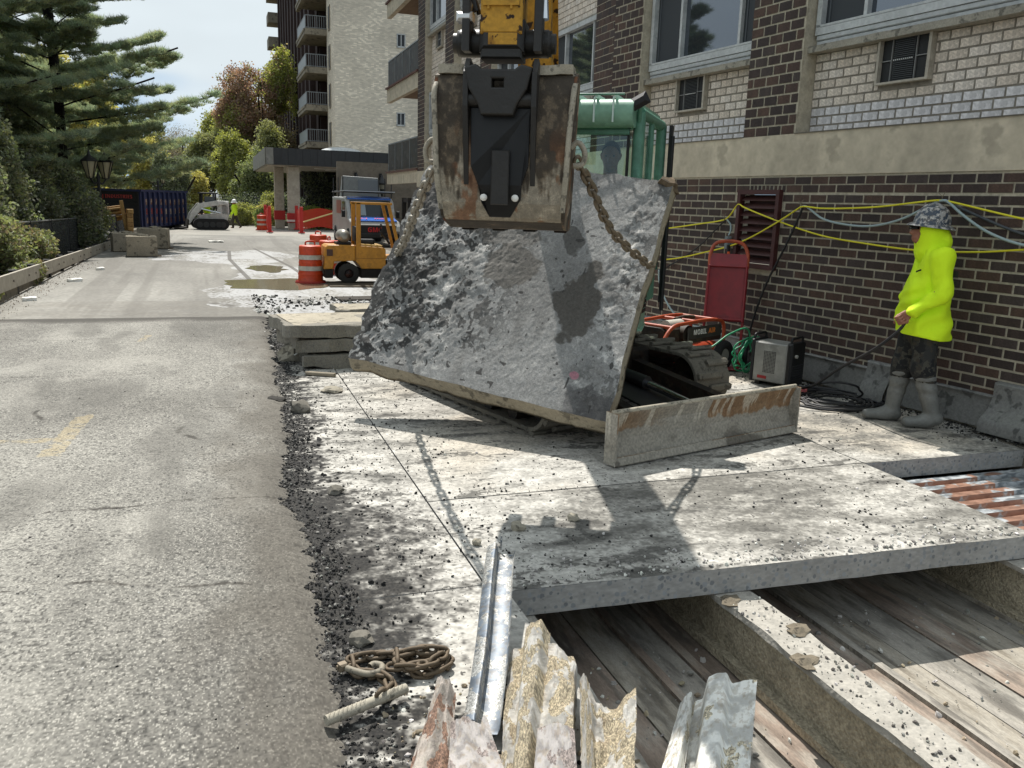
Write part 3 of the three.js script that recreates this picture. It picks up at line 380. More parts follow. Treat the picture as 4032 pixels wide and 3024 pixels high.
// base flashing along the deck
const flashM = mat([168, 170, 172], { map: scaled(concT, 0.8), metalness: 0.35, roughness: 0.5 });
function flashing(x0, x1, top, prof, m, label) { const n = Math.max(2, Math.round((x1 - x0) * 10)), P = prof.length, pos = [], idx = []; for (let s = 0; s < 2; s++) for (let i = 0; i <= n; i++) for (let j = 0; j < P; j++) { const x = mix(x0, x1, i / n), w = 0.010 * (fbm(x * 3, j * 2.1, 3) - 0.5); pos.push(x, prof[j][1] + w * 0.6, prof[j][0] + w - (s ? 0.002 : 0)); } const q = (n + 1) * P; for (let s = 0; s < 2; s++) for (let i = 0; i < n; i++) for (let j = 0; j < P - 1; j++) { const a = s * q + i * P + j; if (s) idx.push(a, a + P, a + 1, a + 1, a + P, a + P + 1); else idx.push(a, a + 1, a + P, a + 1, a + P + 1, a + P); } const g = new THREE.BufferGeometry(); g.setAttribute('position', new THREE.Float32BufferAttribute(pos, 3)); g.setAttribute('uv', new THREE.Float32BufferAttribute(new Float32Array(pos.length / 3 * 2), 2)); g.setIndex(idx); g.computeVertexNormals(); return wp(MA, 'flashing', g, m, label); }
const PF = [[0.002, 0.305], [0.035, 0.298], [0.036, 0.282], [0.022, 0.276], [0.024, 0.24], [0.045, 0.12], [0.06, 0.05], [0.062, 0.03]];
flashing(-3.4, 0.78, 0.3, PF, flashM); flashing(0.98, 2.02, 0.3, PF, flashM); flashing(2.02, 3.2, 0.3, [[0.002, 0.43], [0.05, 0.42], [0.052, 0.4], [0.05, 0.3], [0.1, 0.2], [0.17, 0.14], [0.2, 0.1], [0.2, 0.03]], flashM, 'bent flashing sheet'); flashing(0.74, 1.02, 0.36, [[0.004, 0.375], [0.05, 0.37], [0.052, 0.35], [0.05, 0.3], [0.08, 0.2], [0.13, 0.1], [0.14, 0.03]], flashM, 'loose overlapping flashing sheet');

// ---------- tower block behind ----------
const towerT = tex(1024, 1024, (u, v) => { const x = u * 8, y = v * 8, c = 0.075, r = Math.floor(y / c), bxn = Math.floor(x / 0.22 + (r % 2) * 0.5), h = LAT[(bxn & 255) + ((r & 255) << 8)]; const fy = y / c - r, fx = x / 0.22 + (r % 2) * 0.5 - bxn; const pat = fbm(x * 0.5, y * 0.7, 4); let k = 204 + 26 * (h - 0.5) + 22 * (pat - 0.5) + (h > 0.8 && pat > 0.5 ? 14 : 0); if (fy < 0.14 || fx < 0.06) k -= 16; return [k, k * 0.955, k * 0.875]; });
const tCream = mat(new THREE.Color(0.98, 0.97, 0.96), { map: scaled(towerT, 1 / 8), roughness: 0.9 }), tDark = mat([62, 48, 46], { map: scaled(brickT, 0.6), roughness: 0.9 }), tConc = mat([176, 168, 154], { map: scaled(concT, 0.2), roughness: 0.95 });
const tower = thing('apartment_tower', 'tall cream brick apartment tower with stacked balconies behind the canopy', 'building', [8.3, -0.6, -62]);
const tp = (n, g, m, l) => part(tower, n, g, m, l);
tp('front_wall', bx(26, 44, 0.4, 13, 22, -0.2), tCream); tp('corner_column', bx(0.4, 44, 3.6, 0.2, 22, -2.2), tCream);
tp('side_wall', [bx(0.4, 44, 6.2, 2.0, 22, -7.1), bx(2.2, 44, 0.3, 1.1, 22, -10.2)], tDark, 'dark brick wall behind the balconies'); tp('far_side_wall', bx(0.4, 44, 37.6, 0.2, 22, -29.1), tDark);
for (let f = 0; f < 8; f++) for (const [x, k] of [[4.65, 0]]) { const y = 7.98 + 5.3 * f; if (y > 40) continue; const w = tp('window', [bx(0.62, 0.1, 0.1, x, y - 0.42, 0.03), bx(0.62, 0.06, 0.1, x, y + 0.42, 0.03), bx(0.06, 0.84, 0.1, x - 0.28, y, 0.03), bx(0.06, 0.84, 0.1, x + 0.28, y, 0.03), bx(0.05, 0.8, 0.08, x, y, 0.03)], whiteAl); part(w, 'pane', bx(0.5, 0.78, 0.04, x, y, 0.0), darkScreen); }
const bars = (x0, x1, y0, y1, z, n) => Array.from({ length: n }, (_, i) => bx(0.03, y1 - y0, 0.03, mix(x0, x1, i / (n - 1)), (y0 + y1) / 2, z));
for (let f = 0; f < 14; f++) { const y = 6.36 + 2.63 * f; // slab top
  const b = tp('balcony', [prism([[-1.55, -0.42], [0, -0.42], [0, 0], [-1.55, 0]], 0.3).translate(0, y, -4.0), bx(3.4, 0.18, 5.9, 0.05, y - 0.1, -7.0), bx(0.3, 0.42, 5.9, -1.45, y - 0.22, -7.0)], tConc, 'concrete balcony with barred railing');
  part(b, 'railing', [...bars(-1.5, -0.03, y, y + 0.86, -3.9, 10), bx(1.5, 0.05, 0.06, -0.76, y + 0.88, -3.9), bx(1.5, 0.04, 0.05, -0.76, y + 0.06, -3.9), bx(0.05, 0.05, 5.9, -1.52, y + 0.88, -6.9)], railMetal); part(b, 'side_panel', bx(0.02, 0.78, 5.7, -1.52, y + 0.46, -6.9), mat([160, 170, 178], { roughness: 0.5, map: grimeT }));
  part(b, 'divider_wall', bx(1.7, 2.2, 0.2, 0.9, y + 1.1, -9.0), tDark); part(b, 'balcony_door', bx(0.06, 2.0, 1.7, 1.77, y + 1.02, -6.6), darkScreen); part(b, 'door_wall', bx(0.1, 2.2, 3.4, 1.74, y + 1.1, -6.4), tCream);
  const w = tp('slot_window', bx(0.06, 1.5, 0.7, -0.02, y + 0.55, -2.3), darkScreen); part(w, 'frame', [bx(0.08, 1.56, 0.06, -0.03, y + 0.55, -1.93), bx(0.08, 0.12, 0.8, -0.03, y - 0.26, -2.3), bx(0.08, 1.56, 0.06, -0.03, y + 0.55, -2.67)], tConc); }
for (let i = 0; i < 11; i++) { const z = -12 - i * 3.2; tp('pier', bx(0.5, 44, 0.9, -0.2, 22, z), tDark); for (let f = 0; f < 14; f++) { const y = 6.2 + 2.63 * f - (i % 2) * 0.2, w = tp('window', bx(0.1, 1.5, 1.1, -0.05, y + 0.7, z - 1.5), darkScreen); part(w, 'spandrel', bx(0.12, 1.3, 0.5, -0.1, y + 0.75, z - 2.4), mat([214, 208, 192], { roughness: 0.8 })); } }
for (let f = 0; f < 14; f++) tp('far_balcony', bx(1.3, 1.1, 3, -0.85, 6.6 + 2.63 * f, -46), tConc);
{ const w = tp('ground_storey', bx(0.4, 6, 4, -1.3, 2.4, -4.2), tDark); part(w, 'doorway', bx(0.1, 1.5, 0.5, -1.55, 0.9, -3.2), darkScreen); const r = tp('low_balcony', bx(2.6, 0.5, 0.3, -0.4, 3.4, -1.4), tConc); part(r, 'railing', [...bars(-1.7, 0.8, 3.65, 4.7, -1.4, 14), bx(2.6, 0.05, 0.06, -0.4, 4.72, -1.4)], railMetal); }
// ---------- entrance canopy ----------
const fasciaM = mat([48, 50, 54], { map: scaled(grimeT, 0.3), roughness: 0.6 }), canopyConc = mat([206, 198, 184], { map: scaled(grimeT, 0.5), roughness: 0.9 });
const can = thing('entrance_canopy', 'flat entrance canopy with dark fascia on a concrete column', 'canopy', [2.7, 0, -47]);
{ const g = []; for (let i = 0; i < 26; i++) g.push(bx(0.37, 0.86, 0.1, 0.19 + i * 0.375, 3.77, 0 + 0.02 * (i % 2))); part(can, 'fascia', [bx(0.1, 0.86, 14, 0, 3.77, -7.1), ...g.slice(0, 1)], mat([150, 150, 146], { map: scaled(grimeT, 0.4), roughness: 0.6 }), 'pale metal end fascia'); for (const q of g.slice(1)) part(can, 'fascia_panel', q, fasciaM); }
part(can, 'soffit', [bx(9.7, 0.12, 13.8, 4.95, 3.36, -7.0)], canopyConc); part(can, 'roof', bx(9.7, 0.1, 13.8, 4.95, 4.1, -7), mat([190, 188, 180], { roughness: 0.9 })); part(can, 'skylight', new THREE.SphereGeometry(1.3, 20, 10, 0, 6.3, 0, 1.57).scale(1, 0.3, 1).translate(4.3, 4.16, -3), whiteAl);
for (const [z, l] of [[-2.2, 3.6], [-4.6, 3.0]]) part(can, 'light_strip', bx(l, 0.04, 0.22, 4.5 + (z < -4 ? 0.6 : 0), 3.29, z), mat([232, 230, 222], { roughness: 0.4 }), 'unlit white ceiling light strip');
part(can, 'column', [cb(0.62, 3.34, 0.62, 0.02, 1.42, 1.62, -0.8), cb(0.5, 3.34, 0.5, 0.02, 0.78, 1.62, -2.4)], canopyConc);
part(can, 'back_wall', [bx(0.3, 3.3, 14, 9.6, 1.6, -7), bx(6, 3.3, 0.3, 6.9, 1.6, -13.6)], mat([150, 140, 126], { map: scaled(grimeT, 0.4), roughness: 0.9 }));
for (const x of [6.0, 7.1]) { const o = thing('wall_lantern', x < 6.5 ? 'black lantern on the wall under the canopy, nearer the column' : 'black lantern on the wall under the canopy, nearer the wing', 'lantern', [x, 1.85, -38]); part(o, 'cage', lathe([[0.05, 0], [0.16, 0.55], [0.2, 0.57], [0.1, 0.72], [0.02, 0.95]], 6), mat([22, 22, 22], { roughness: 0.5 })); part(o, 'glass', lathe([[0.055, 0.06], [0.155, 0.5]], 6), mat([120, 116, 100], { roughness: 0.3 })); part(o, 'bracket', [rod([0, 0.9, 0], [0, 0.9, -0.35], 0.02), bx(0.12, 0.4, 0.03, 0, 0.8, -0.36)], mat([22, 22, 22])); }
solo('entrance_wall', 'shaded wall behind the van under the canopy', 'wall', [bx(4.4, 3.3, 0.3, 7.4, 1.65, -38.55)], mat([140, 130, 118], { map: scaled(grimeT, 0.5), roughness: 0.95 }));
console.log('buildings ready');
// ---------- excavator lifting a slab ----------
const yel = worn([208, 164, 62], { map: tex(512, 512, (u, v) => { const a = tf(u, v, 7, 5), b = tf(u, v, 60, 2), s = tf(u + 0.3, v + 0.6, 16, 4); let c = [226, 214, 196]; c = mix3(c, [150, 128, 100], 0.6 * sst(0.5, 0.7, a)); c = mix3(c, [52, 40, 34], sst(0.665, 0.71, s)); return c.map((k) => k * (0.9 + 0.2 * b)); }), roughness: 0.75, roughnessMap: null });
const greaseM = mat([46, 43, 40], { map: grimeT, roughness: 0.5, bumpMap: bumpT, bumpScale: 0.002 }), blackM = mat([26, 26, 28], { map: grimeT, roughness: 0.55 }), chrome = mat([200, 204, 208], { metalness: 1, roughness: 0.16 });
const bucketM = mat(new THREE.Color(0.95, 0.95, 0.95), { map: scaled(dirtT, 1.15), roughness: 0.75, metalness: 0.15, bumpMap: bumpT, bumpScale: 0.003 }), muddyM = mat([128, 116, 98], { map: scaled(dirtT, 1.8), roughness: 0.95 }), rimM = mat([208, 200, 184], { map: scaled(concT, 2), roughness: 0.75 });
const greenM = mat([156, 210, 186], { map: scaled(grimeT, 0.9), roughness: 0.42 }), greenD = mat([112, 172, 150], { map: scaled(grimeT, 1.4), roughness: 0.5 });
const rubberM = mat([132, 128, 119], { map: scaled(concT, 1.3), roughness: 0.95, bumpMap: bumpT, bumpScale: 0.004 }), steelG = mat([92, 88, 80], { map: scaled(dirtT, 1.4), roughness: 0.7, metalness: 0.3 });
const exc = thing('excavator', 'green mini excavator with yellow arm and muddy bucket hoisting a slab', 'excavator', [2.9, 0, -7.05]);
const fr = (x, y, z, ry) => new THREE.Matrix4().compose(V3(x - 2.9, y, z + 7.05), new THREE.Quaternion().setFromEuler(new THREE.Euler(0, ry, 0)), V3(1, 1, 1));
const ep = (M, n, g, m, l) => { const o = part(exc, n, g, m, l); o.applyMatrix4(M); return o; };
const UC = fr(2.88, 0, -7.0, 0.26), HO = fr(3.0, 0, -7.5, -0.66), AR = new THREE.Matrix4().compose(V3(1.52 - 2.9, 0.086, -4.51 + 7.05), new THREE.Quaternion().setFromEuler(new THREE.Euler(0, -0.47, 0)), V3(0.95, 0.95, 0.95)), W0 = fr(0, 0, 0, 0);
// tracks
for (const sx of [-1, 1]) {
  const r = 0.265, hl = 0.99, x = sx * 0.78, st = (rr) => { const p = []; for (let i = 0; i <= 16; i++) { const a = -Math.PI / 2 + Math.PI * i / 16; p.push([hl + rr * Math.cos(a), 0.275 + rr * Math.sin(a)]); } for (let i = 0; i <= 16; i++) { const a = Math.PI / 2 + Math.PI * i / 16; p.push([-hl + rr * Math.cos(a), 0.275 + rr * Math.sin(a)]); } return p; };
  const belt = prism(st(0.25), 0.4, { holes: [st(0.215)], bev: 0.008 }); belt.rotateY(-Math.PI / 2); belt.translate(x, 0, 0);
  const o = ep(UC, 'track', belt, rubberM, 'dusty rubber crawler track');
  const per = 4 * hl + 2 * Math.PI * r, n = 50; for (let i = 0; i < n; i++) { let s = per * i / n, z, y, a; if (s < 2 * hl) { z = -hl + s; y = 0.275 - r; a = 0; } else if (s < 2 * hl + Math.PI * r) { const t = (s - 2 * hl) / r; z = hl + r * Math.sin(t); y = 0.275 - r * Math.cos(t); a = -t; } else if (s < 4 * hl + Math.PI * r) { z = hl - (s - 2 * hl - Math.PI * r); y = 0.275 + r; a = Math.PI; } else { const t = (s - 4 * hl - Math.PI * r) / r; z = -hl - r * Math.sin(t); y = 0.275 + r * Math.cos(t); a = Math.PI - t; }
    part(o, 'lug', cb(i % 2 ? 0.25 : 0.27, 0.035, 0.062, 0.012, x + (i % 2 ? 0.07 : -0.06), y, z, a), rubberM); }
  part(o, 'track_frame', [bx(0.2, 0.16, 1.7, x, 0.27, 0), bx(0.3, 0.05, 1.5, x, 0.4, 0)], steelG); for (let i = 0; i < 5; i++) part(o, 'roller', cyl(0.07, 0.3, 18, x, 0.115, -0.72 + i * 0.36, 0, Math.PI / 2), steelG); for (const z of [-hl, hl]) part(o, 'wheel', [cyl(0.205, 0.12, 24, x, 0.275, z, 0, Math.PI / 2), cyl(0.07, 0.3, 16, x, 0.275, z, 0, Math.PI / 2)], steelG);
}
ep(UC, 'car_body', [cb(1.2, 0.24, 1.3, 0.03, 0, 0.4, 0), cyl(0.5, 0.14, 32, 0, 0.58, 0)], steelG);
// dozer blade
const bladeT = tex(1024, 256, (u, v) => { const x = u * 2.0, y = v * 0.5; const n = fbm(x * 3, y * 8, 4), d = fbm(x * 16, y * 2.5, 3), sp = vn(x * 90, y * 90); let c = mix3([132, 126, 114], [158, 152, 140], n); const lim = 0.21 + 0.10 * (fbm(x * 2.4 + 5, 1, 3) - 0.5) + 0.09 * (d - 0.5); const up = sst(lim, lim + 0.02, y) * sst(0.9, 0.4, x * 0.6 - 0.25 + n * 0.2); c = mix3(c, mix3([104, 70, 42], [142, 114, 82], d), up * 0.85); c = mix3(c, [186, 178, 162], 0.8 * sst(0.6, 0.68, fbm(x * 22 + 7, y * 3, 3)) * sst(0.16, 0.3, y)); c = mix3(c, [70, 64, 56], 0.6 * sst(0.6, 0.72, fbm(x * 4 + 9, y * 5, 4)) * sst(0.2, 0.02, y)); return c.map((k) => k * (0.88 + 0.24 * sp)); });
const bladeM = mat(new THREE.Color(0.95, 0.95, 0.95), { map: scaled(bladeT, 0.5, 2.0), roughness: 0.85, bumpMap: bumpT, bumpScale: 0.003 });
{ const P = [[0.0, 0.0], [-0.045, 0.07], [-0.07, 0.16], [-0.062, 0.26], [-0.02, 0.352], [-0.05, 0.366], [-0.09, 0.27], [-0.1, 0.16], [-0.075, 0.06], [-0.02, 0.0]];
  const g = prism(P.map(([z, y]) => [-z, y]), 1.9, { bev: 0.004 }); g.rotateY(Math.PI / 2); const o = ep(UC, 'blade', g.translate(0.0, 0.015, 1.97), bladeM, 'curved dozer blade caked with cement and rust');
  part(o, 'cutting_edge', cb(1.92, 0.06, 0.016, 0.005, 0, 0.04, 1.975, -0.5), bladeM); part(o, 'top_lip', cyl(0.017, 1.9, 12, 0, 0.378, 1.935, 0, Math.PI / 2), rimM); part(o, 'end_plate', cb(0.015, 0.36, 0.12, 0.003, 0.948, 0.195, 1.93), bladeM); part(o, 'end_plate', cb(0.015, 0.36, 0.12, 0.003, -0.948, 0.195, 1.93), bladeM);
  for (const s of [-1, 1]) ep(UC, 'blade_arm', [beam([s * 0.42, 0.36, 0.5], [s * 0.5, 0.16, 1.88], 0.1, 0.16), bx(0.14, 0.18, 0.2, s * 0.42, 0.36, 0.55)], steelG); ep(UC, 'blade_cylinder', [rod([0, 0.42, 0.5], [0, 0.36, 1.25], 0.055), bx(0.5, 0.015, 0.9, -0.05, 0.3, 1.25, 0.15)], blackM); ep(UC, 'blade_cylinder_rod', rod([0, 0.36, 1.2], [0, 0.28, 1.86], 0.028), chrome); }
// upper body
const plan = (w, zf, zb, n = 28) => { const p = []; for (let i = 0; i <= n; i++) { const a = -Math.PI + Math.PI * i / n; const e = 0.75; p.push([w * Math.sign(Math.cos(a)) * Math.pow(Math.abs(Math.cos(a)), e), zb * Math.pow(Math.abs(Math.sin(a)), e)]); } p.push([w, -zf * 0.7], [w * 0.86, -zf], [-w * 0.86, -zf], [-w, -zf * 0.7]); return p; };
{ const g = prism(plan(0.95, 0.55, -1.0).map(([x, y]) => [x, y]), 0.5, { bev: 0.05 }); g.rotateX(-Math.PI / 2); const o = ep(HO, 'upper_body', g.translate(0, 0.9, 0), greenM, 'rounded green upper body'); const g2 = prism(plan(0.9, -0.1, -0.96), 0.5, { bev: 0.06 }); g2.rotateX(-Math.PI / 2); part(o, 'engine_hood', g2.translate(0, 1.36, 0), greenM);
  const sl = []; for (let i = 0; i < 6; i++) for (let j = 0; j < 4; j++) sl.push(bx(0.02, 0.028, 0.05, 0.951, 0.8 + i * 0.042, 0.05 + j * 0.065)); part(o, 'side_vents', sl, blackM); part(o, 'step', [cb(0.5, 0.03, 0.16, 0.006, 0.62, 0.63, 0.6), bx(0.02, 0.06, 0.16, 0.86, 0.65, 0.6)], steelG); }
{ // cab
  const X0 = -0.12, X1 = 0.88, ZF = 0.46, ZB = -0.72, YB = 1.12, YT = 2.5; const post = (x, z, r = 0.045) => rod([x, YB, z], [x, YT, z], r, r, 10);
  const c = ep(HO, 'cab', [post(X0, ZF), post(X1, ZF, 0.05), post(X1, ZB, 0.05), post(X0, ZB), post(X1, -0.12, 0.03), rod([X0, YT, ZF], [X1, YT, ZF], 0.04), rod([X1, YT, ZF], [X1, YT, ZB], 0.045), rod([X0, YT, ZF], [X0, YT, ZB], 0.045), rod([X0, YT, ZB], [X1, YT, ZB], 0.04), rod([X0, YB + 0.02, ZF], [X1, YB + 0.02, ZF], 0.05), cb(0.92, 0.5, 0.05, 0.015, 0.34, YB - 0.2, ZF), cb(0.05, 0.75, 0.5, 0.015, X1 + 0.01, YB + 0.1, -0.42), cb(0.92, 0.3, 0.05, 0.015, 0.38, 1.1, ZB)], greenD, 'green cab frame');
  const vis = new THREE.CylinderGeometry(0.16, 0.16, 1.0, 24, 1, false, 0, Math.PI); vis.rotateZ(Math.PI / 2); vis.rotateX(Math.PI); // front visor, rounded
  part(c, 'roof', [cb(1.02, 0.09, 1.32, 0.03, 0.34, YT + 0.05, -0.14), tr(new THREE.CylinderGeometry(0.115, 0.115, 1.04, 24), 0.34, YT - 0.02, ZF + 0.12, 0, 0, Math.PI / 2)], greenM, 'green roof with rounded front visor');
  for (let i = 0; i < 5; i++) part(c, 'visor_rib', [bx(0.012, 0.03, 0.32, 0.06 + i * 0.16, YT + 0.115, ZF + 0.04), bx(0.012, 0.2, 0.02, 0.06 + i * 0.16, YT + 0.0, ZF + 0.245)], mat([196, 214, 206], { roughness: 0.5 })); part(c, 'visor_bar', [rod([-0.1, YT + 0.125, ZF + 0.2], [0.78, YT + 0.125, ZF + 0.2], 0.009), cb(0.62, 0.05, 0.03, 0.01, 0.5, YT - 0.16, ZF + 0.06)], greenD);
  part(c, 'wiper_motor', cb(0.3, 0.1, 0.06, 0.01, 0.1, YT - 0.1, ZF + 0.09), blackM); part(c, 'wiper', [rod([0.0, YT - 0.13, ZF + 0.07], [-0.1, YT - 0.4, ZF + 0.06], 0.012), rod([0.05, YT - 0.13, ZF + 0.08], [0.12, YT - 0.1, ZF + 0.1], 0.018)], blackM);
  part(c, 'mirror', [cb(0.2, 0.1, 0.07, 0.03, X1 + 0.0, YT + 0.06, ZF + 0.16, 0, 0, 0.5)], blackM, 'dark dusty mirror'); part(c, 'mirror_arm', rod([X1, YT - 0.1, ZF + 0.02], [X1 + 0.02, YT + 0.05, ZF + 0.13], 0.018), greenD);
  const gl = mat([240, 250, 246], { transmission: 1, roughness: 0.0, thickness: 0, ior: 1.45 }); part(c, 'windscreen', bx(0.88, 1.2, 0.008, 0.38, YB + 0.72, ZF), gl); part(c, 'rear_window', bx(0.88, 1.1, 0.008, 0.38, YB + 0.76, ZB), gl); part(c, 'side_window', bx(0.008, 1.2, 0.36, X1, YB + 0.74, 0.18), gl); part(c, 'windscreen_seal', [bx(0.02, 1.2, 0.03, X1 - 0.085, YB + 0.72, ZF + 0.012), bx(0.82, 0.02, 0.03, 0.33, YB + 1.29, ZF + 0.012)], blackM);
  part(c, 'door_edge', [rod([X1 + 0.12, YB - 0.4, ZB + 0.06], [X1 + 0.12, YT - 0.1, ZB + 0.06], 0.022), bx(0.03, 1.7, 0.1, X1 + 0.1, 1.65, ZB + 0.02)], blackM); part(c, 'grab_handle', tube([[X1 + 0.05, 1.25, -0.3], [X1 + 0.09, 1.3, -0.3], [X1 + 0.09, 1.75, -0.34], [X1 + 0.05, 1.8, -0.34]], 0.014, 20, 6), greenM);
  part(c, 'seat', [cb(0.5, 0.12, 0.5, 0.04, 0.34, 1.2, -0.25), cb(0.46, 0.5, 0.1, 0.05, 0.34, 1.46, -0.52, -0.15)], blackM);
}
// boom: box section swept in the plane of the arm
function sweepBox(path, wdt, hts) { // path of [x,y,z]; hts per point; section stays upright in the vertical plane of the path
  const P = path.map(toV), n = P.length, side = P[n - 1].clone().sub(P[0]).setY(0).normalize().cross(V3(0, 1, 0)).normalize(), rings = []; for (let i = 0; i < n; i++) { const t = P[Math.min(n - 1, i + 1)].clone().sub(P[Math.max(0, i - 1)]).normalize(), up = side.clone().cross(t).normalize(); const h = hts[i] / 2, w = wdt / 2; rings.push([[-w, -h], [w, -h], [w, h], [-w, h]].map(([a, b]) => P[i].clone().addScaledVector(side, a).addScaledVector(up, b))); }
  const pos = [], quad = (a, b, c, d) => { for (const v of [a, b, c, a, c, d]) pos.push(v.x, v.y, v.z); }; for (let i = 0; i < n - 1; i++) for (let k = 0; k < 4; k++) quad(rings[i][k], rings[i + 1][k], rings[i + 1][(k + 1) % 4], rings[i][(k + 1) % 4]); quad(...rings[0]); quad(...rings[n - 1].slice().reverse());
  const g = new THREE.BufferGeometry(); g.setAttribute('position', new THREE.Float32BufferAttribute(pos, 3)); g.setAttribute('uv', new THREE.Float32BufferAttribute(new Float32Array(pos.length / 3 * 2), 2)); g.computeVertexNormals(); return g; }
const BF = V3(2.76, 0, -7.2), BT = V3(1.53, 0, -4.62), bp = (t, h) => { const p = BF.clone().lerp(BT, t); return [p.x, h, p.z]; };
const boomPath = [bp(0.0, 0.9), bp(0.0, 1.6), bp(0.05, 2.15), bp(0.16, 2.6), bp(0.27, 2.98), bp(0.4, 3.4), bp(0.55, 3.75), bp(0.7, 3.98), bp(0.86, 4.08), bp(1.0, 4.08)];
const boom = ep(W0, 'boom', sweepBox(boomPath, 0.26, [0.34, 0.36, 0.38, 0.4, 0.42, 0.42, 0.38, 0.32, 0.28, 0.24]), yel, 'yellow boom rising behind the bucket'); part(boom, 'boom_seam', sweepBox(boomPath.slice(1, 9).map(([x, y, z]) => [x + 0.02, y, z + 0.02]), 0.285, [0.02, 0.02, 0.02, 0.02, 0.02, 0.02, 0.02, 0.02]), yel);
{ const M = fr(2.47, 2.5, -6.42, -0.42); const o = ep(M, 'work_light', [cb(0.2, 0.13, 0.1, 0.015, 0, 0, 0.06), bx(0.24, 0.03, 0.12, 0, -0.09, 0.04)], blackM); part(o, 'lens', cb(0.165, 0.095, 0.03, 0.012, 0, 0, 0.105), mat([190, 186, 172], { roughness: 0.2, metalness: 0.4 })); ep(fr(2.5, 2.3, -6.5, -0.42), 'boom_plate', cb(0.3, 0.4, 0.06, 0.02, 0, 0.0, 0.02), yel); }
ep(W0, 'boom_cylinder', [rod(bp(0.12, 1.0), bp(0.14, 2.2), 0.07), rod(bp(0.14, 2.2), bp(0.17, 3.3), 0.035)], blackM); ep(W0, 'arm_cylinder', [rod(bp(0.45, 3.85), bp(0.8, 4.32), 0.06), rod(bp(0.8, 4.32), bp(1.02, 4.4), 0.03)], blackM);
// stick and linkage (arm frame: x right, z towards us, origin on the ground under the bucket)
{ const s = ep(AR, 'stick', [cb(0.23, 1.95, 0.24, 0.012, -0.02, 3.6, 0.02), cb(0.26, 0.3, 0.32, 0.02, -0.02, 4.5, 0.0)], yel, 'yellow stick hanging from the boom'); part(s, 'stick_rib', [bx(0.012, 1.7, 0.012, 0.035, 3.6, 0.146), bx(0.012, 1.7, 0.012, -0.09, 3.6, 0.146), bx(0.2, 0.025, 0.02, -0.02, 2.78, 0.145)], yel);
  const lo = ep(AR, 'stick_nose', [cb(0.25, 0.17, 0.27, 0.03, -0.02, 2.62, 0.0), cb(0.23, 0.06, 0.2, 0.01, -0.02, 2.53, 0.02)], greaseM, 'greasy worn lower end of the stick'); part(lo, 'paint_remnant', bx(0.16, 0.06, 0.004, -0.01, 2.6, 0.137), yel);
  ep(AR, 'pin', [cyl(0.075, 0.5, 24, -0.02, 2.6, -0.02, 0, Math.PI / 2), cyl(0.055, 0.58, 20, -0.02, 2.6, -0.02, 0, Math.PI / 2)], greaseM); ep(AR, 'pin', [cyl(0.05, 0.46, 20, 0, 2.3, 0.05, 0, Math.PI / 2)], greaseM);
  for (const sx of [-1, 1]) { ep(AR, 'link_arm', [prism([[-0.07, -0.06], [0.07, -0.06], [0.06, 0.5], [0, 0.58], [-0.06, 0.5]], 0.045, { bev: 0.006 }).rotateY(Math.PI / 2).translate(-0.02 + sx * 0.2, 2.6, 0.05), tr(lathe([[0, -0.03], [0.07, -0.03], [0.07, 0.03], [0, 0.03]], 20), -0.02 + sx * 0.235, 2.6, -0.02, 0, 0, Math.PI / 2), tr(lathe([[0, -0.03], [0.06, -0.03], [0.06, 0.03], [0, 0.03]], 20), -0.02 + sx * 0.235, 3.1, 0.04, 0, 0, Math.PI / 2)], greaseM); }
  ep(AR, 'link_casting', [prism([[-0.21, 0.13], [-0.18, 0.0], [-0.12, -0.1], [-0.1, -0.16], [0.1, -0.16], [0.12, -0.1], [0.18, 0.0], [0.21, 0.13], [0.14, 0.15], [0.1, 0.12], [-0.1, 0.12], [-0.14, 0.15]], 0.1, { bev: 0.012, holes: [[[-0.035, 0.01], [0.035, 0.01], [0.035, 0.06], [-0.035, 0.06]]] }).scale(0.9, 0.86, 1).translate(-0.02, 2.33, 0.16)], greaseM, 'black greasy bucket link casting');
  ep(AR, 'bucket_cylinder_rod', rod([0.2, 2.72, 0.02], [0.17, 3.1, -0.02], 0.03), chrome); ep(AR, 'bucket_cylinder', rod([0.17, 3.1, -0.02], [0.1, 4.2, -0.18], 0.06, 0.06, 20), greaseM);
  for (const [dx, dz] of [[-0.16, 0.1], [-0.185, 0.05], [-0.165, 0.0]]) ep(AR, 'hydraulic_hose', tube([[dx, 2.75, dz], [dx - 0.06, 2.95, dz + 0.04], [dx, 3.3, dz], [dx, 4.2, dz]], 0.014, 30, 8), mat([30, 30, 32], { roughness: 0.35 })); ep(AR, 'grease_shield', [cb(0.05, 0.22, 0.1, 0.015, -0.2, 2.86, 0.06, 0, 0, -0.2), cb(0.09, 0.05, 0.12, 0.015, -0.23, 2.72, 0.06)], mat([206, 206, 204], { metalness: 0.7, roughness: 0.35 })); }
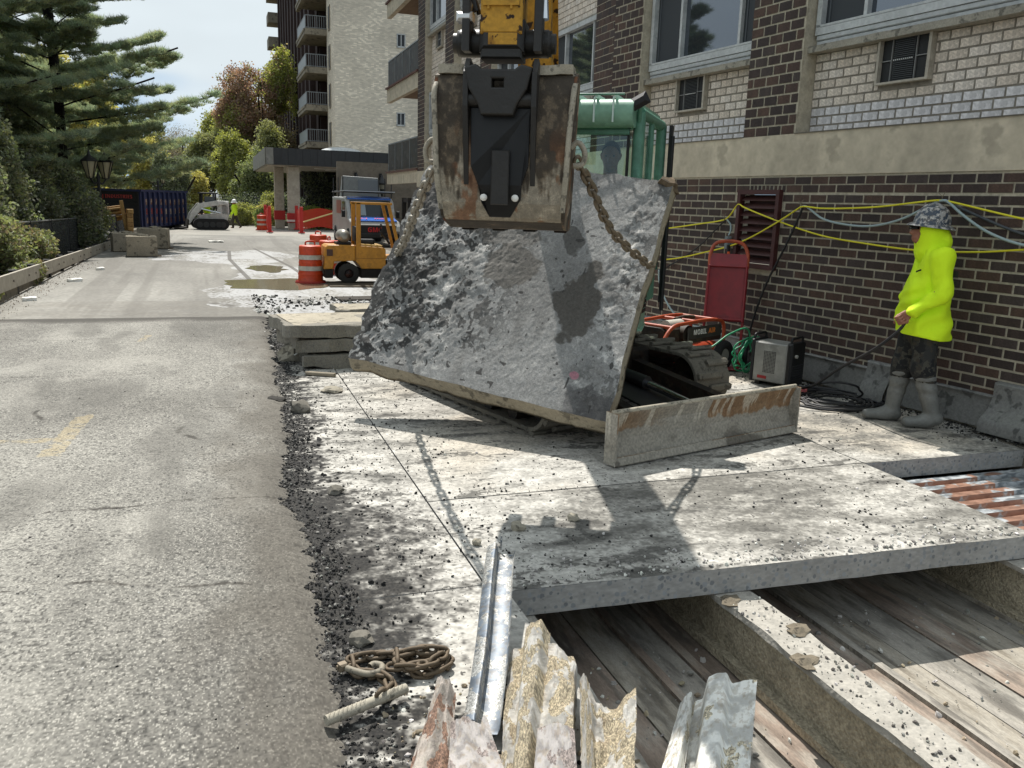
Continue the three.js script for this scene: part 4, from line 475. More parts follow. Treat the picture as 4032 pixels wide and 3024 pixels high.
// bucket: curled in, back towards us, teeth towards the slab
{ const bT = tex(768, 768, (u, v) => { const x = u - 0.5, y = v; const a = fbm(x * 9 + 4, y * 9, 5), b = fbm(x * 40, y * 30, 3), dr = fbm(x * 22 + 9, y * 3, 4), s = vn(x * 200, y * 200); let c = mix3([54, 47, 39], [84, 73, 59], a); c = mix3(c, [112, 98, 80], 0.75 * sst(0.52, 0.66, a * 0.6 + b * 0.4 - 0.1 * (y - 0.4))); const lim = 0.24 + 0.5 * (dr - 0.5) + 0.25 * (a - 0.5); c = mix3(c, mix3([150, 141, 124], [176, 166, 148], b), 0.85 * sst(lim + 0.05, lim - 0.05, y)); c = mix3(c, [116, 70, 42], 0.6 * sst(0.56, 0.68, fbm(x * 12 + 30, y * 7 + 5, 4)) * sst(0.6, 0.3, y)); return c.map((k) => k * (0.8 + 0.36 * s * b + 0.1)); }); const bM = mat(new THREE.Color(0.98, 0.98, 0.98), { map: bT, roughness: 0.8, metalness: 0.1, bumpMap: scaled(bumpT, 2), bumpScale: 0.004 }); const prof = [[-0.22, 0.80], [-0.05, 0.83], [0.05, 0.80], [0.1, 0.70], [0.135, 0.5], [0.135, 0.3], [0.1, 0.1], [0.05, 0.02], [-0.02, -0.01], [-0.2, -0.05], [-0.42, -0.06], [-0.56, -0.05]];
  const inn = prof.map(([z, y], i) => { const a = prof[Math.max(0, i - 1)], b = prof[Math.min(prof.length - 1, i + 1)], L = Math.hypot(b[0] - a[0], b[1] - a[1]); return [z + (b[1] - a[1]) / L * 0.018, y - (b[0] - a[0]) / L * 0.018]; });
  const shell = [...prof, ...inn.slice().reverse()]; const W = 0.74, TZ = 0;
  const taper = (g) => { const p = g.attributes.position; for (let i = 0; i < p.count; i++) { const k = 0.93 + 0.12 * Math.max(0, Math.min(1, p.getY(i) / 0.8)); p.setX(i, p.getX(i) * k); } g.computeVertexNormals(); return g; };
  const g = prism(shell.map(([z, y]) => [-z, y]), W); g.rotateY(Math.PI / 2); const b = ep(AR.clone().multiply(new THREE.Matrix4().makeTranslation(0, 1.62, 0)), 'bucket', taper(ni(g)), bM, 'muddy steel bucket seen from behind');
  for (const s of [-1, 1]) { const pl = prism(prof.map(([z, y]) => [-z, y]), 0.022, { bev: 0.003 }); pl.rotateY(Math.PI / 2); pl.translate(s * (W / 2 + 0.005), 0, 0); part(b, 'side_plate', taper(ni(pl)).translate(0, TZ, 0), bucketM); part(b, 'side_cutter', tube([[s * 0.385, TZ + 0.8, -0.15], [s * 0.392, TZ + 0.72, 0.11], [s * 0.378, TZ + 0.5, 0.145], [s * 0.368, TZ + 0.25, 0.14], [s * 0.352, TZ + 0.06, 0.08]], 0.016, 24, 6), rimM); }
  for (const [x, w] of [[-0.27, 0.22], [0.28, 0.2]]) part(b, 'top_rim', rough(new THREE.BoxGeometry(w, 0.05, 0.26, 8, 2, 6).translate(x, TZ + 0.83, -0.06), 0.01, 9), rimM);
  for (const s of [-1, 1]) { const e = prism([[0.02, 0.15], [0.12, 0.2], [0.2, 0.62], [0.2, 0.8], [0.12, 0.88], [-0.05, 0.84], [-0.05, 0.3]].map(([z, y]) => [-z, y]), 0.03, { bev: 0.004 }); e.rotateY(Math.PI / 2); part(b, 'hinge_ear', e.translate(s * 0.19 - 0.01, TZ, 0), greaseM); }
  const cpts = [[-0.17, 0.62], [0.17, 0.62], [0.165, 0.3], [0.13, 0.2], [0.125, 0.12], [0.06, 0.02], [-0.06, 0.02], [-0.1, 0.1], [-0.12, 0.2], [-0.16, 0.3]]; const cp = prism(cpts, 0.02, { bev: 0.004 }); { const q = cp.attributes.position; for (let i = 0; i < q.count; i++) { const y = q.getY(i); let z = 0.135; for (let k = 3; k < 8; k++) { const a = prof[k], c = prof[k + 1]; if (y <= a[1] && y >= c[1]) z = mix(a[0], c[0], (a[1] - y) / (a[1] - c[1])); } q.setZ(i, q.getZ(i) + z + 0.01); } cp.computeVertexNormals(); } part(b, 'center_plate', cp.translate(-0.01, TZ, 0), mat([30, 30, 32], { map: grimeT, roughness: 0.42, metalness: 0.3 }), 'black greasy plate between the ears');
  part(b, 'wear_bar', cb(0.1, 0.3, 0.02, 0.006, 0.0, TZ + 0.24, 0.162), greaseM); part(b, 'cross_tube', cyl(0.04, 0.38, 18, -0.01, TZ + 0.66, 0.15, 0, Math.PI / 2), greaseM);
  for (const s of [-1, 1]) part(b, 'bolt', tr(lathe([[0, 0.02], [0.019, 0.02], [0.02, 0]], 18), s * 0.09 - 0.005, TZ + 0.13, 0.128, Math.PI / 2), mat([236, 232, 224], { roughness: 0.35 }), 'polished bolt head');
  for (let i = 0; i < 4; i++) { const x = -0.3 + i * 0.2; part(b, 'tooth', prism([[-0.04, 0], [0.04, 0], [0.035, 0.2], [-0.035, 0.2]], 0.05, { bev: 0.006 }).rotateX(-Math.PI / 2).translate(x, TZ - 0.05, -0.5), steelG); }
  for (const s of [-1, 1]) part(b, 'lifting_hook', tube([[s * 0.38, TZ + 0.42, 0.02], [s * 0.42, TZ + 0.45, 0.02], [s * 0.46, TZ + 0.4, 0.02], [s * 0.45, TZ + 0.33, 0.02], [s * 0.4, TZ + 0.32, 0.02]], 0.016, 20, 8), rimM);
}
// ---------- hoisted slab ----------
const SQ = { BL: V3(0.97, 0.47, -6.72), BR: V3(2.49, 0.27, -5.05), TR: V3(3.35, 1.91, -5.87), TL: V3(1.87, 2.16, -7.55) };
{ const n = SQ.BR.clone().sub(SQ.BL).cross(SQ.TL.clone().sub(SQ.BL)).normalize(); const NU = 220, NV = 170, th = 0.13; const vdn = SQ.BR.clone().sub(SQ.BL).normalize().cross(n).normalize(); if (vdn.y > 0) vdn.negate();
  const jag = (u, v) => { const e = 0.03 * (fbm(v * 9, 1, 3) - 0.5) + 0.02 * (vn(v * 40, 2) - 0.5), f = 0.02 * (fbm(v * 8, 7, 3) - 0.5), t = 0.03 * (fbm(u * 9, 3, 3) - 0.5) + 0.025 * (vn(u * 33, 6) - 0.5) + 0.03 * sst(0.25, 0.0, u) * (vn(u * 20, 4)), b = 0.012 * (fbm(u * 11, 9, 3) - 0.5); return [u + e * (1 - u) + f * u, v + t * v + b * (1 - v)]; };
  const at = (u, v) => { const a = SQ.BL.clone().lerp(SQ.BR, u), b = SQ.TL.clone().lerp(SQ.TR, u); return a.lerp(b, v); };
  const bumpf = (u, v) => { const left = sst(0.62, 0.2, u - 0.25 * (v - 0.5)), r = sst(0.78, 0.95, u) * 0.5; const k = 0.12 + 0.9 * left + r; const a = fbm(u * 16, v * 14, 4), b = fbm(u * 48 + 5, v * 42, 3); return 0.7 * k * (0.03 * (sst(0.42, 0.6, a) - 0.5) + 0.035 * (b - 0.5) + 0.02 * (fbm(u * 110, v * 90, 2) - 0.5)) + 0.004 * (vn(u * 160, v * 130) - 0.5); };
  const pos = [], uv = [], idx = []; const front = []; for (let j = 0; j <= NV; j++) for (let i = 0; i <= NU; i++) { const [u, v] = jag(i / NU, j / NV); const edge = Math.min(1, 14 * Math.min(i / NU, 1 - i / NU, j / NV, 1 - j / NV)); const p = at(u, v).addScaledVector(n, bumpf(u, v) * edge); front.push(p); pos.push(p.x, p.y, p.z); uv.push(i / NU, j / NV); if (i < NU && j < NV) { const a = j * (NU + 1) + i; idx.push(a, a + 1, a + NU + 2, a, a + NU + 2, a + NU + 1); } }
  const gf = new THREE.BufferGeometry(); gf.setAttribute('position', new THREE.Float32BufferAttribute(pos, 3)); gf.setAttribute('uv', new THREE.Float32BufferAttribute(uv, 2)); gf.setIndex(idx); gf.computeVertexNormals(); gf.userData.keepUV = true;
  const rim = []; const G = (i, j) => front[j * (NU + 1) + i]; for (let i = 0; i <= NU; i++) rim.push(G(i, 0)); for (let j = 1; j <= NV; j++) rim.push(G(NU, j)); for (let i = NU - 1; i >= 0; i--) rim.push(G(i, NV)); for (let j = NV - 1; j > 0; j--) rim.push(G(0, j));
  const bp2 = [], bi = [], L = 4; const N = rim.length; for (let l = 0; l <= L; l++) rim.forEach((p, i) => { const q = p.clone().addScaledVector(n, -th * l / L - 0.002); const w = 0.012 * (fbm(i * 0.11, l * 1.7, 3) - 0.5) * (l ? 1 : 0); if (i <= NU) q.addScaledVector(vdn, 0.05 * l / L * (0.7 + 0.5 * fbm(i * 0.05, 2, 3))); q.y += w; q.x += w; bp2.push(q.x, q.y, q.z); }); for (let l = 0; l < L; l++) for (let i = 0; i < N; i++) { const a = l * N + i, b = l * N + (i + 1) % N; bi.push(a, a + N, b, b, a + N, b + N); } const ctr = at(0.5, 0.5).addScaledVector(n, -th); bp2.push(ctr.x, ctr.y, ctr.z); for (let i = 0; i < N; i++) bi.push(L * N + i, (L + 1) * N, L * N + (i + 1) % N);
  const gb = new THREE.BufferGeometry(); gb.setAttribute('position', new THREE.Float32BufferAttribute(bp2, 3)); gb.setAttribute('uv', new THREE.Float32BufferAttribute(new Float32Array(bp2.length / 3 * 2), 2)); gb.setIndex(bi); gb.computeVertexNormals();
  const blob = (u, v, cx, cy, rx, ry, s) => { const d = Math.hypot((u - cx) / rx, (v - cy) / ry) + 1.5 * (fbm(u * 12 + s, v * 12 - s, 5) - 0.5); return sst(1.0, 0.86, d); };
  const slabT = tex(1536, 1280, (u, v) => { const a = fbm(u * 7, v * 6, 5), b = fbm(u * 30 + 9, v * 26, 4), s = vn(u * 420, v * 340), s2 = vn(u * 170 + 4, v * 140); const left = sst(0.62, 0.25, u - 0.28 * (v - 0.5));
    const hf = fbm(u * 90 + 3, v * 76, 3), h2 = fbm(u * 30 + 80, v * 26 + 40, 4), lw = sst(0.7, 0.3, u - 0.2 * (v - 0.5) + 0.25 * (a - 0.5)), rw = sst(0.8, 0.95, u + 0.2 * (b - 0.5)); let c = mix3([124, 123, 120], [156, 155, 151], 0.4 * a + 0.3 * b + 0.3 * hf); c = mix3(c, [192, 189, 182], (0.25 + 0.6 * Math.max(lw, rw)) * sst(0.5, 0.66, 0.25 * a + 0.35 * b + 0.4 * hf)); c = mix3(c, [108, 106, 102], 0.45 * sst(0.5, 0.7, fbm(u * 14 + 7, v * 2.2, 4))); const blk = fbm(u * 5 + 60, v * 4 + 4, 5) + 0.7 * (h2 - 0.5) + 0.8 * (hf - 0.5) - 0.06 + 0.14 * sst(0.7, 1.0, v) * sst(0.4, 0.1, u); c = mix3(c, [54, 53, 51], (0.12 + 0.8 * Math.max(lw, 0.5 * rw)) * sst(0.48, 0.58, blk));
    c = mix3(c, [70, 66, 60], 0.8 * blob(u, v, 0.79, 0.42, 0.07, 0.17, 3)); c = mix3(c, [84, 80, 74], 0.75 * blob(u, v, 0.5, 0.5, 0.11, 0.1, 9)); c = mix3(c, [78, 76, 72], 0.8 * blob(u, v, 0.7, 0.68, 0.045, 0.06, 21)); c = mix3(c, [92, 88, 82], 0.6 * blob(u, v, 0.44, 0.66, 0.12, 0.06, 33)); c = mix3(c, [52, 50, 48], 0.7 * blob(u, v, 0.13, 0.85, 0.1, 0.2, 41)); c = mix3(c, [60, 58, 58], 0.45 * blob(u, v, 0.93, 0.04, 0.12, 0.09, 47));
    c = mix3(c, [176, 110, 124], 0.7 * blob(u, v, 0.85, 0.14, 0.018, 0.016, 5)); if (vn(u * 60 + 3, v * 48) > 0.9 && vn(u * 8 + 90, v * 7) > 0.5) c = mix3(c, [56, 54, 52], 0.8); return c.map((k) => k * (0.84 + 0.18 * s + 0.14 * s2)); }, { repeat: false });
  const slab = thing('concrete_slab', 'large tilted broken concrete slab hanging in chains from the bucket', 'slab'); slab.position.set(1.9, 0.28, -6.3); const un = (o) => { o.position.sub(slab.position); return o; };
  un(part(slab, 'face', gf, mat(new THREE.Color(0.95, 0.95, 0.95), { map: slabT, roughness: 0.95, bumpMap: scaled(bumpT, 9, 7), bumpScale: 0.006 }), 'scarred grey face with black asphalt residue')); un(part(slab, 'body', gb, mat([196, 186, 166], { map: scaled(concT, 1.1), roughness: 0.95, bumpMap: bumpT, bumpScale: 0.004 }), 'pale broken edge'));
  un(part(slab, 'broken_corner', tr(chunk(0.1, 8, 0.6), 3.36, 1.9, -5.95, 0.3, 0.4, -0.4), mat([128, 112, 92], { map: concT, roughness: 1 })));
}
// ---------- lifting chains ----------
const linkG = (() => { const c = []; const a = 0.024, l = 0.022; for (let i = 0; i < 16; i++) { const t = i / 16 * Math.PI * 2; c.push(V3(Math.cos(t) * a + Math.sign(Math.cos(t)) * l * Math.min(1, Math.abs(Math.cos(t)) * 3), Math.sin(t) * a * 0.78, 0)); } const g = new THREE.TubeGeometry(new THREE.CatmullRomCurve3(c, true), 20, 0.0092, 7, true); return muv(g); })();
const chainM = [mat([150, 136, 116], { map: scaled(grimeT, 3), roughness: 0.6, metalness: 0.2 }), mat([196, 190, 178], { map: grimeT, roughness: 0.55, metalness: 0.3 }), mat([124, 108, 88], { map: scaled(grimeT, 4), roughness: 0.7, metalness: 0.2 })];
function chain(label, pts, pitch = 0.066, scale = 1, m = 0, name = 'lifting_chain', group) { const cv = new THREE.CatmullRomCurve3(pts.map(toV), false, 'centripetal'), L = cv.getLength(), n = Math.max(2, Math.round(L / (pitch * scale))); const o = thing(name, label, 'chain', [pts[0][0], pts[0][1], pts[0][2]], 0, group); for (let i = 0; i < n; i++) { const t = (i + 0.5) / n, p = cv.getPointAt(t), d = cv.getTangentAt(t); const q = new THREE.Quaternion().setFromUnitVectors(V3(1, 0, 0), d); q.multiply(new THREE.Quaternion().setFromAxisAngle(V3(1, 0, 0), (i % 2) * Math.PI / 2 + 0.3 + 0.3 * Math.sin(i * 1.7))); const b = new THREE.Mesh(linkG, chainM[m]); b.name = 'link'; b.position.copy(p).sub(o.position); b.quaternion.copy(q); b.scale.setScalar(scale); b.castShadow = b.receiveShadow = true; o.add(b); } return o; }
const CHL = [[1.16, 1.9, -4.66], [1.19, 1.74, -5.1], [1.3, 1.42, -6.1], [1.41, 1.3, -6.85], [1.47, 1.27, -7.1]], CHR = [[1.9, 1.97, -4.4], [2.06, 1.86, -4.58], [2.45, 1.56, -5.02], [2.92, 1.33, -5.4], [3.05, 1.3, -5.56]];
chain('rusty lifting chain from the left side of the bucket to the slab', CHL, 0.066, 1.2, 1); chain('rusty lifting chain from the right side of the bucket to the slab', CHR, 0.066, 1.2, 0);
console.log('excavator ready');
// ---------- people: distance fields meshed with surface nets ----------
function surfaceNets(f, lo, hi, cell) {
  const n = [0, 1, 2].map((i) => Math.ceil((hi[i] - lo[i]) / cell) + 1), [nx, ny, nz] = n, F = new Float32Array(nx * ny * nz), id = (i, j, k) => i + nx * (j + ny * k);
  for (let k = 0; k < nz; k++) for (let j = 0; j < ny; j++) for (let i = 0; i < nx; i++) F[id(i, j, k)] = f(lo[0] + i * cell, lo[1] + j * cell, lo[2] + k * cell);
  const V = new Int32Array(nx * ny * nz).fill(-1), pos = [], idx = [];
  for (let k = 0; k < nz - 1; k++) for (let j = 0; j < ny - 1; j++) for (let i = 0; i < nx - 1; i++) { let m = 0, c = [0, 0, 0], cnt = 0; const v = []; for (let q = 0; q < 8; q++) { const s = F[id(i + (q & 1), j + ((q >> 1) & 1), k + (q >> 2))]; v.push(s); if (s < 0) m |= 1 << q; } if (m === 0 || m === 255) continue;
    for (let a = 0; a < 8; a++) for (const b of [1, 2, 4]) { if (a & b) continue; const d = a | b; if ((v[a] < 0) === (v[d] < 0)) continue; const t = v[a] / (v[a] - v[d]); c[0] += (a & 1) + (b === 1 ? t : 0); c[1] += ((a >> 1) & 1) + (b === 2 ? t : 0); c[2] += (a >> 2) + (b === 4 ? t : 0); cnt++; }
    V[id(i, j, k)] = pos.length / 3; pos.push(lo[0] + (i + c[0] / cnt) * cell, lo[1] + (j + c[1] / cnt) * cell, lo[2] + (k + c[2] / cnt) * cell); }
  for (let k = 1; k < nz - 1; k++) for (let j = 1; j < ny - 1; j++) for (let i = 1; i < nx - 1; i++) { const s = F[id(i, j, k)] < 0; const q = (a, b, c, d, fl) => { if (fl) idx.push(a, b, c, a, c, d); else idx.push(a, c, b, a, d, c); };
    if (s !== F[id(i + 1, j, k)] < 0) q(V[id(i, j - 1, k - 1)], V[id(i, j, k - 1)], V[id(i, j, k)], V[id(i, j - 1, k)], s); if (s !== F[id(i, j + 1, k)] < 0) q(V[id(i - 1, j, k - 1)], V[id(i - 1, j, k)], V[id(i, j, k)], V[id(i, j, k - 1)], s); if (s !== F[id(i, j, k + 1)] < 0) q(V[id(i - 1, j - 1, k)], V[id(i, j - 1, k)], V[id(i, j, k)], V[id(i - 1, j, k)], s); }
  const g = new THREE.BufferGeometry(); g.setAttribute('position', new THREE.Float32BufferAttribute(pos, 3)); g.setAttribute('uv', new THREE.Float32BufferAttribute(new Float32Array(pos.length / 3 * 2), 2)); g.setIndex(idx); g.computeVertexNormals(); return g;
}
const smin = (a, b, k) => { const h = Math.max(0, Math.min(1, 0.5 + 0.5 * (b - a) / k)); return b + (a - b) * h - k * h * (1 - h); };
function cap(x, y, z, a, b, r0, r1) { const dx = b[0] - a[0], dy = b[1] - a[1], dz = b[2] - a[2]; const t = Math.max(0, Math.min(1, ((x - a[0]) * dx + (y - a[1]) * dy + (z - a[2]) * dz) / (dx * dx + dy * dy + dz * dz + 1e-9))); return Math.hypot(x - a[0] - t * dx, y - a[1] - t * dy, z - a[2] - t * dz) - mix(r0, r1, t); }
const ell = (x, y, z, c, r) => { const a = (x - c[0]) / r[0], b = (y - c[1]) / r[1], d = (z - c[2]) / r[2], k = Math.hypot(a, b, d); return (k - 1) * Math.min(r[0], r[1], r[2]) * (k < 0.001 ? 1 : 1); };
const field = (bones, k) => (x, y, z) => { let d = 9; for (const b of bones) d = smin(d, b.length === 2 ? ell(x, y, z, b[0], b[1]) : cap(x, y, z, b[0], b[1], b[2], b[3]), k); return d; };
const skinM = mat([150, 100, 78], { roughness: 0.6 }), hiVis = mat(new THREE.Color(0.72, 1.0, 0.01), { roughness: 0.8, bumpMap: scaled(bumpT, 3), bumpScale: 0.004 }), camoT = tex(256, 256, (u, v) => { const a = tf(u, v, 6, 4), b = tf(u + 0.5, v + 0.2, 8, 4); let c = [44, 44, 42]; if (a > 0.55) c = [66, 64, 56]; if (b > 0.58) c = [24, 25, 26]; if (b < 0.38) c = [56, 50, 42]; return c; });
const camoM = mat(new THREE.Color(1, 1, 1), { map: scaled(camoT, 2.5), roughness: 0.9 }), bootM = mat([140, 142, 140], { map: scaled(grimeT, 2), roughness: 0.6 }), hairM = mat([26, 22, 20], { roughness: 0.8 });
function headBones(h, s = 1) { const [x, y, z] = h; return [[[x, y + 0.02, z], [0.098 * s, 0.118 * s, 0.078 * s]], [[x + 0.03, y - 0.06, z], [0.062 * s, 0.07 * s, 0.056 * s]], [[x + 0.09, y + 0.0, z], [x + 0.108, y - 0.028, z], 0.012, 0.017], [[x + 0.07, y - 0.072, z - 0.018], [x + 0.07, y - 0.072, z + 0.018], 0.024, 0.024], [[x - 0.01, y - 0.005, z + 0.076], [x - 0.015, y + 0.025, z + 0.082], 0.014, 0.018], [[x - 0.01, y - 0.005, z - 0.076], [x - 0.015, y + 0.025, z - 0.082], 0.014, 0.018]]; }
function handGeo(wr, el, grip, flip, cell = 0.0045) { // a hand closed round a bar: palm, four fingers, thumb, in a frame along the forearm
  const d = V3(...wr).sub(V3(...el)).normalize(), s = V3(...grip).cross(d).normalize(), u = d.clone().cross(s); const L = (a, b, c) => { const p = V3(...wr).addScaledVector(d, a).addScaledVector(s, b).addScaledVector(u, c); return [p.x, p.y, p.z]; };
  const B = [[L(-0.05, 0, 0), L(0.0, 0, 0), 0.028, 0.027], [L(0.02, -0.02, 0), L(0.075, -0.026, 0), 0.022, 0.018], [L(0.02, 0.005, 0), L(0.08, 0.0, 0), 0.023, 0.019], [L(0.02, 0.02, 0), L(0.075, 0.024, 0), 0.021, 0.017]];
  [[-0.03, 0.9], [-0.010, 1], [0.011, 0.96], [0.031, 0.8]].forEach(([o, k]) => { B.push([L(0.08, o, 0), L(0.105 * (0.94 + 0.06 * k), o, -0.028 * k), 0.0095, 0.009], [L(0.105 * (0.94 + 0.06 * k), o, -0.028 * k), L(0.085, o, -0.052 * k), 0.009, 0.0085], [L(0.085, o, -0.052 * k), L(0.06, o, -0.046 * k), 0.0085, 0.0075]); });
  B.push([L(0.02, -0.024 * flip, -0.005), L(0.05, -0.045 * flip, -0.03), 0.013, 0.0115], [L(0.05, -0.045 * flip, -0.03), L(0.075, -0.03 * flip, -0.055), 0.011, 0.009]);
  const f = field(B, 0.007); return surfaceNets(f, wr.map((q) => q - 0.14), wr.map((q) => q + 0.14), cell);
}
function facePart(o, h) { const e = []; for (const s of [-1, 1]) e.push(new THREE.SphereGeometry(0.012, 10, 8).translate(h[0] + 0.08, h[1] + 0.012, h[2] + s * 0.032)); part(o, 'eye', e, mat([30, 26, 24], { roughness: 0.3 })); part(o, 'mouth', tube([[h[0] + 0.083, h[1] - 0.068, h[2] - 0.022], [h[0] + 0.092, h[1] - 0.066, h[2]], [h[0] + 0.083, h[1] - 0.068, h[2] + 0.022]], 0.005, 8, 6), mat([116, 66, 56])); }
const hatT = tex(256, 256, (u, v) => { const a = tf(u, v, 7, 4), b = tf(u + 0.4, v, 9, 4); let c = [150, 148, 144]; if (a > 0.56) c = [92, 90, 88]; if (b > 0.6) c = [56, 66, 78]; if (b < 0.36) c = [186, 182, 174]; return c; });
function hardHat(o, c, m, tilt = 0, full = true) { const g = lathe([[0.0, 0.155], [0.05, 0.15], [0.09, 0.125], [0.118, 0.08], [0.13, 0.02], [0.132, 0.0], [0.165, -0.018], [0.178, -0.03], [0.176, -0.034], [0.13, -0.012]], 36); g.scale(1.08, 1, 0.95); tr(g, c[0], c[1], c[2], 0, 0, tilt); const h = part(o, 'hard_hat', g, m, full ? 'scuffed camouflage full-brim hard hat' : 'white hard hat'); part(h, 'hat_ridge', tr(new THREE.TorusGeometry(0.118, 0.012, 8, 24, Math.PI).scale(1.1, 1.22, 1), c[0], c[1] + 0.01, c[2], 0, 0, tilt), m); return h; }

{ // standing worker, facing left (local x forward, -z his left, nearest us)
  const w = thing('person', 'worker in neon yellow hooded jacket and grey rubber boots by the wall', 'person', [5.49, 0.004, -5.36], 2.66);
  const HD = [0.075, 1.615, 0], LS = [-0.02, 1.40, -0.19], LE = [-0.03, 1.12, -0.25], LW = [0.19, 0.955, -0.225], RS = [-0.02, 1.40, 0.19], RE = [-0.03, 1.12, 0.24], RW = [0.1, 0.9, 0.2];
  const LK = [-0.01, 0.5, -0.11], LA = [-0.13, 0.1, -0.12], RK = [0.08, 0.5, 0.1], RA = [0.13, 0.09, 0.1];
  const torso = [[[0, 0.95, 0], [0.01, 1.2, 0], 0.135, 0.13], [[0.0, 1.2, -0.06], [-0.01, 1.36, -0.11], 0.11, 0.09], [[0.0, 1.2, 0.06], [-0.01, 1.36, 0.11], 0.11, 0.09], [[0.0, 1.4, 0], [0.05, 1.53, 0], 0.08, 0.06]];
  const arms = (g) => [[LS, LE, 0.062 + g, 0.05 + g], [LE, LW, 0.048 + g, 0.033 + g], [RS, RE, 0.062 + g, 0.05 + g], [RE, RW, 0.048 + g, 0.033 + g]], legs = (g) => [[[0, 0.92, -0.09], LK, 0.095 + g, 0.062 + g], [LK, LA, 0.06 + g, 0.042 + g], [[0, 0.92, 0.09], RK, 0.095 + g, 0.062 + g], [RK, RA, 0.06 + g, 0.042 + g]];
  const body = [surfaceNets(field([...torso, ...arms(0), ...legs(0)], 0.05), [-0.35, 0.02, -0.4], [0.4, 1.6, 0.4], 0.016), surfaceNets(field([...headBones(HD), [[0.03, 1.48, 0], HD, 0.058, 0.06]], 0.02), [-0.12, 1.42, -0.14], [0.24, 1.8, 0.14], 0.008), handGeo(LW, LE, [0, 0, 1], 1), handGeo(RW, RE, [0, 0, 1], -1, 0.006)];
  part(w, 'body', body, skinM); facePart(w, HD);
  const jk = [...[[[0.0, 0.74, -0.055], [0.015, 1.1, -0.04], 0.195, 0.17], [[0.0, 0.74, 0.06], [0.015, 1.1, 0.04], 0.195, 0.17], [[0.01, 1.1, -0.05], [0.0, 1.37, -0.1], 0.135, 0.1], [[0.01, 1.1, 0.05], [0.0, 1.37, 0.1], 0.135, 0.1], [[-0.03, 1.4, 0], [0.02, 1.5, 0], 0.115, 0.105]], [LS, LE, 0.088, 0.075], [LE, [mix(LE[0], LW[0], 0.86), mix(LE[1], LW[1], 0.86), mix(LE[2], LW[2], 0.86)], 0.074, 0.056], [RS, RE, 0.088, 0.075], [RE, [mix(RE[0], RW[0], 0.86), mix(RE[1], RW[1], 0.86), mix(RE[2], RW[2], 0.86)], 0.074, 0.056]];
  const fold = (x, y, z) => 0.026 * (fbm(x * 8 + z * 7 + y * 3, y * 5 - x * 4, 3) - 0.5) * 2 + 0.007 * Math.sin(y * 34 + x * 26 - z * 12 + 4 * fbm(x * 6, y * 6, 2)) * sst(1.25, 0.95, y) + 0.006 * Math.sin(y * 62 + x * 30 + z * 20) * sst(0.09, 0.03, Math.abs(Math.hypot(x - LW[0], y - LW[1] - 0.05) - 0.0) - 0.06); const jt = field(jk.slice(0, -4), 0.05), jsl = field(jk.slice(-4), 0.02), jf = (x, y, z) => smin(jt(x, y, z), jsl(x, y, z), 0.018);
  const jacket = surfaceNets((x, y, z) => { let d = jf(x, y, z) + fold(x, y, z); d = Math.max(d, 0.752 - y + 0.02 * Math.sin(x * 9)); return d; }, [-0.36, 0.72, -0.42], [0.42, 1.6, 0.42], 0.011); const jo = part(w, 'jacket', jacket, hiVis);
  const hood = surfaceNets((x, y, z) => { const d = field([[[0.035, 1.62, 0], [0.125, 0.135, 0.112]], [[0.02, 1.45, 0], [0.03, 1.58, 0], 0.125, 0.11], [[-0.07, 1.52, 0], [0.06, 0.075, 0.09]]], 0.05)(x, y, z) + 0.008 * (fbm(x * 14, y * 9 + z * 8, 3) - 0.5) * 2; return Math.max(d, -(ell(x, y, z, [0.17, 1.61, 0], [0.1, 0.105, 0.075]))); }, [-0.22, 1.3, -0.18], [0.24, 1.78, 0.18], 0.009); part(w, 'hood', hood, hiVis);
  const tf2 = field(legs(0.028), 0.05), hipf = field([[[0, 0.93, -0.05], [0, 0.93, 0.05], 0.15, 0.15]], 0.03); part(w, 'trousers', surfaceNets((x, y, z) => Math.max(smin(tf2(x, y, z), hipf(x, y, z), 0.06) + 0.014 * (fbm(x * 8, y * 7 + z * 5, 3) - 0.5) * 2, 0.38 - y, y - 0.84), [-0.34, 0.34, -0.32], [0.4, 1.1, 0.32], 0.013), camoM);
  for (const [A, K, t, lift] of [[LA, LK, -0.02, 0.03], [RA, RK, 0.0, 0.0]]) { const toe = [A[0] + 0.2, 0.045, A[2] - 0.01], heel = [A[0] - 0.035, 0.05 + lift, A[2]]; const d = [K[0] - A[0], K[1] - A[1], K[2] - A[2]], top = [A[0] + d[0] * 0.82, A[1] + d[1] * 0.82, A[2] + d[2] * 0.82]; const f = field([[A, top, 0.058, 0.083], [heel, [A[0] + 0.06, 0.05 + lift * 0.5, A[2]], 0.05, 0.05], [[A[0] + 0.05, 0.055, A[2]], toe, 0.05, 0.042]], 0.04); part(w, 'boot', surfaceNets((x, y, z) => Math.max(f(x, y, z) + 0.004 * Math.sin(y * 70) * sst(0.2, 0.3, y), -y + 0.002, (y - top[1]) - 0.02), [A[0] - 0.18, -0.02, A[2] - 0.14], [A[0] + 0.34, 0.5, A[2] + 0.14], 0.009), bootM); }
  hardHat(w, [0.035, 1.66, 0], mat(new THREE.Color(1, 1, 1), { map: scaled(hatT, 5), roughness: 0.35 }), 0.1);
  part(w, 'sunglasses', [tube([[0.155, 1.628, -0.07], [0.185, 1.626, -0.03], [0.188, 1.626, 0.03], [0.155, 1.628, 0.07]], 0.014, 12, 6)], mat([14, 14, 16], { roughness: 0.2 }));
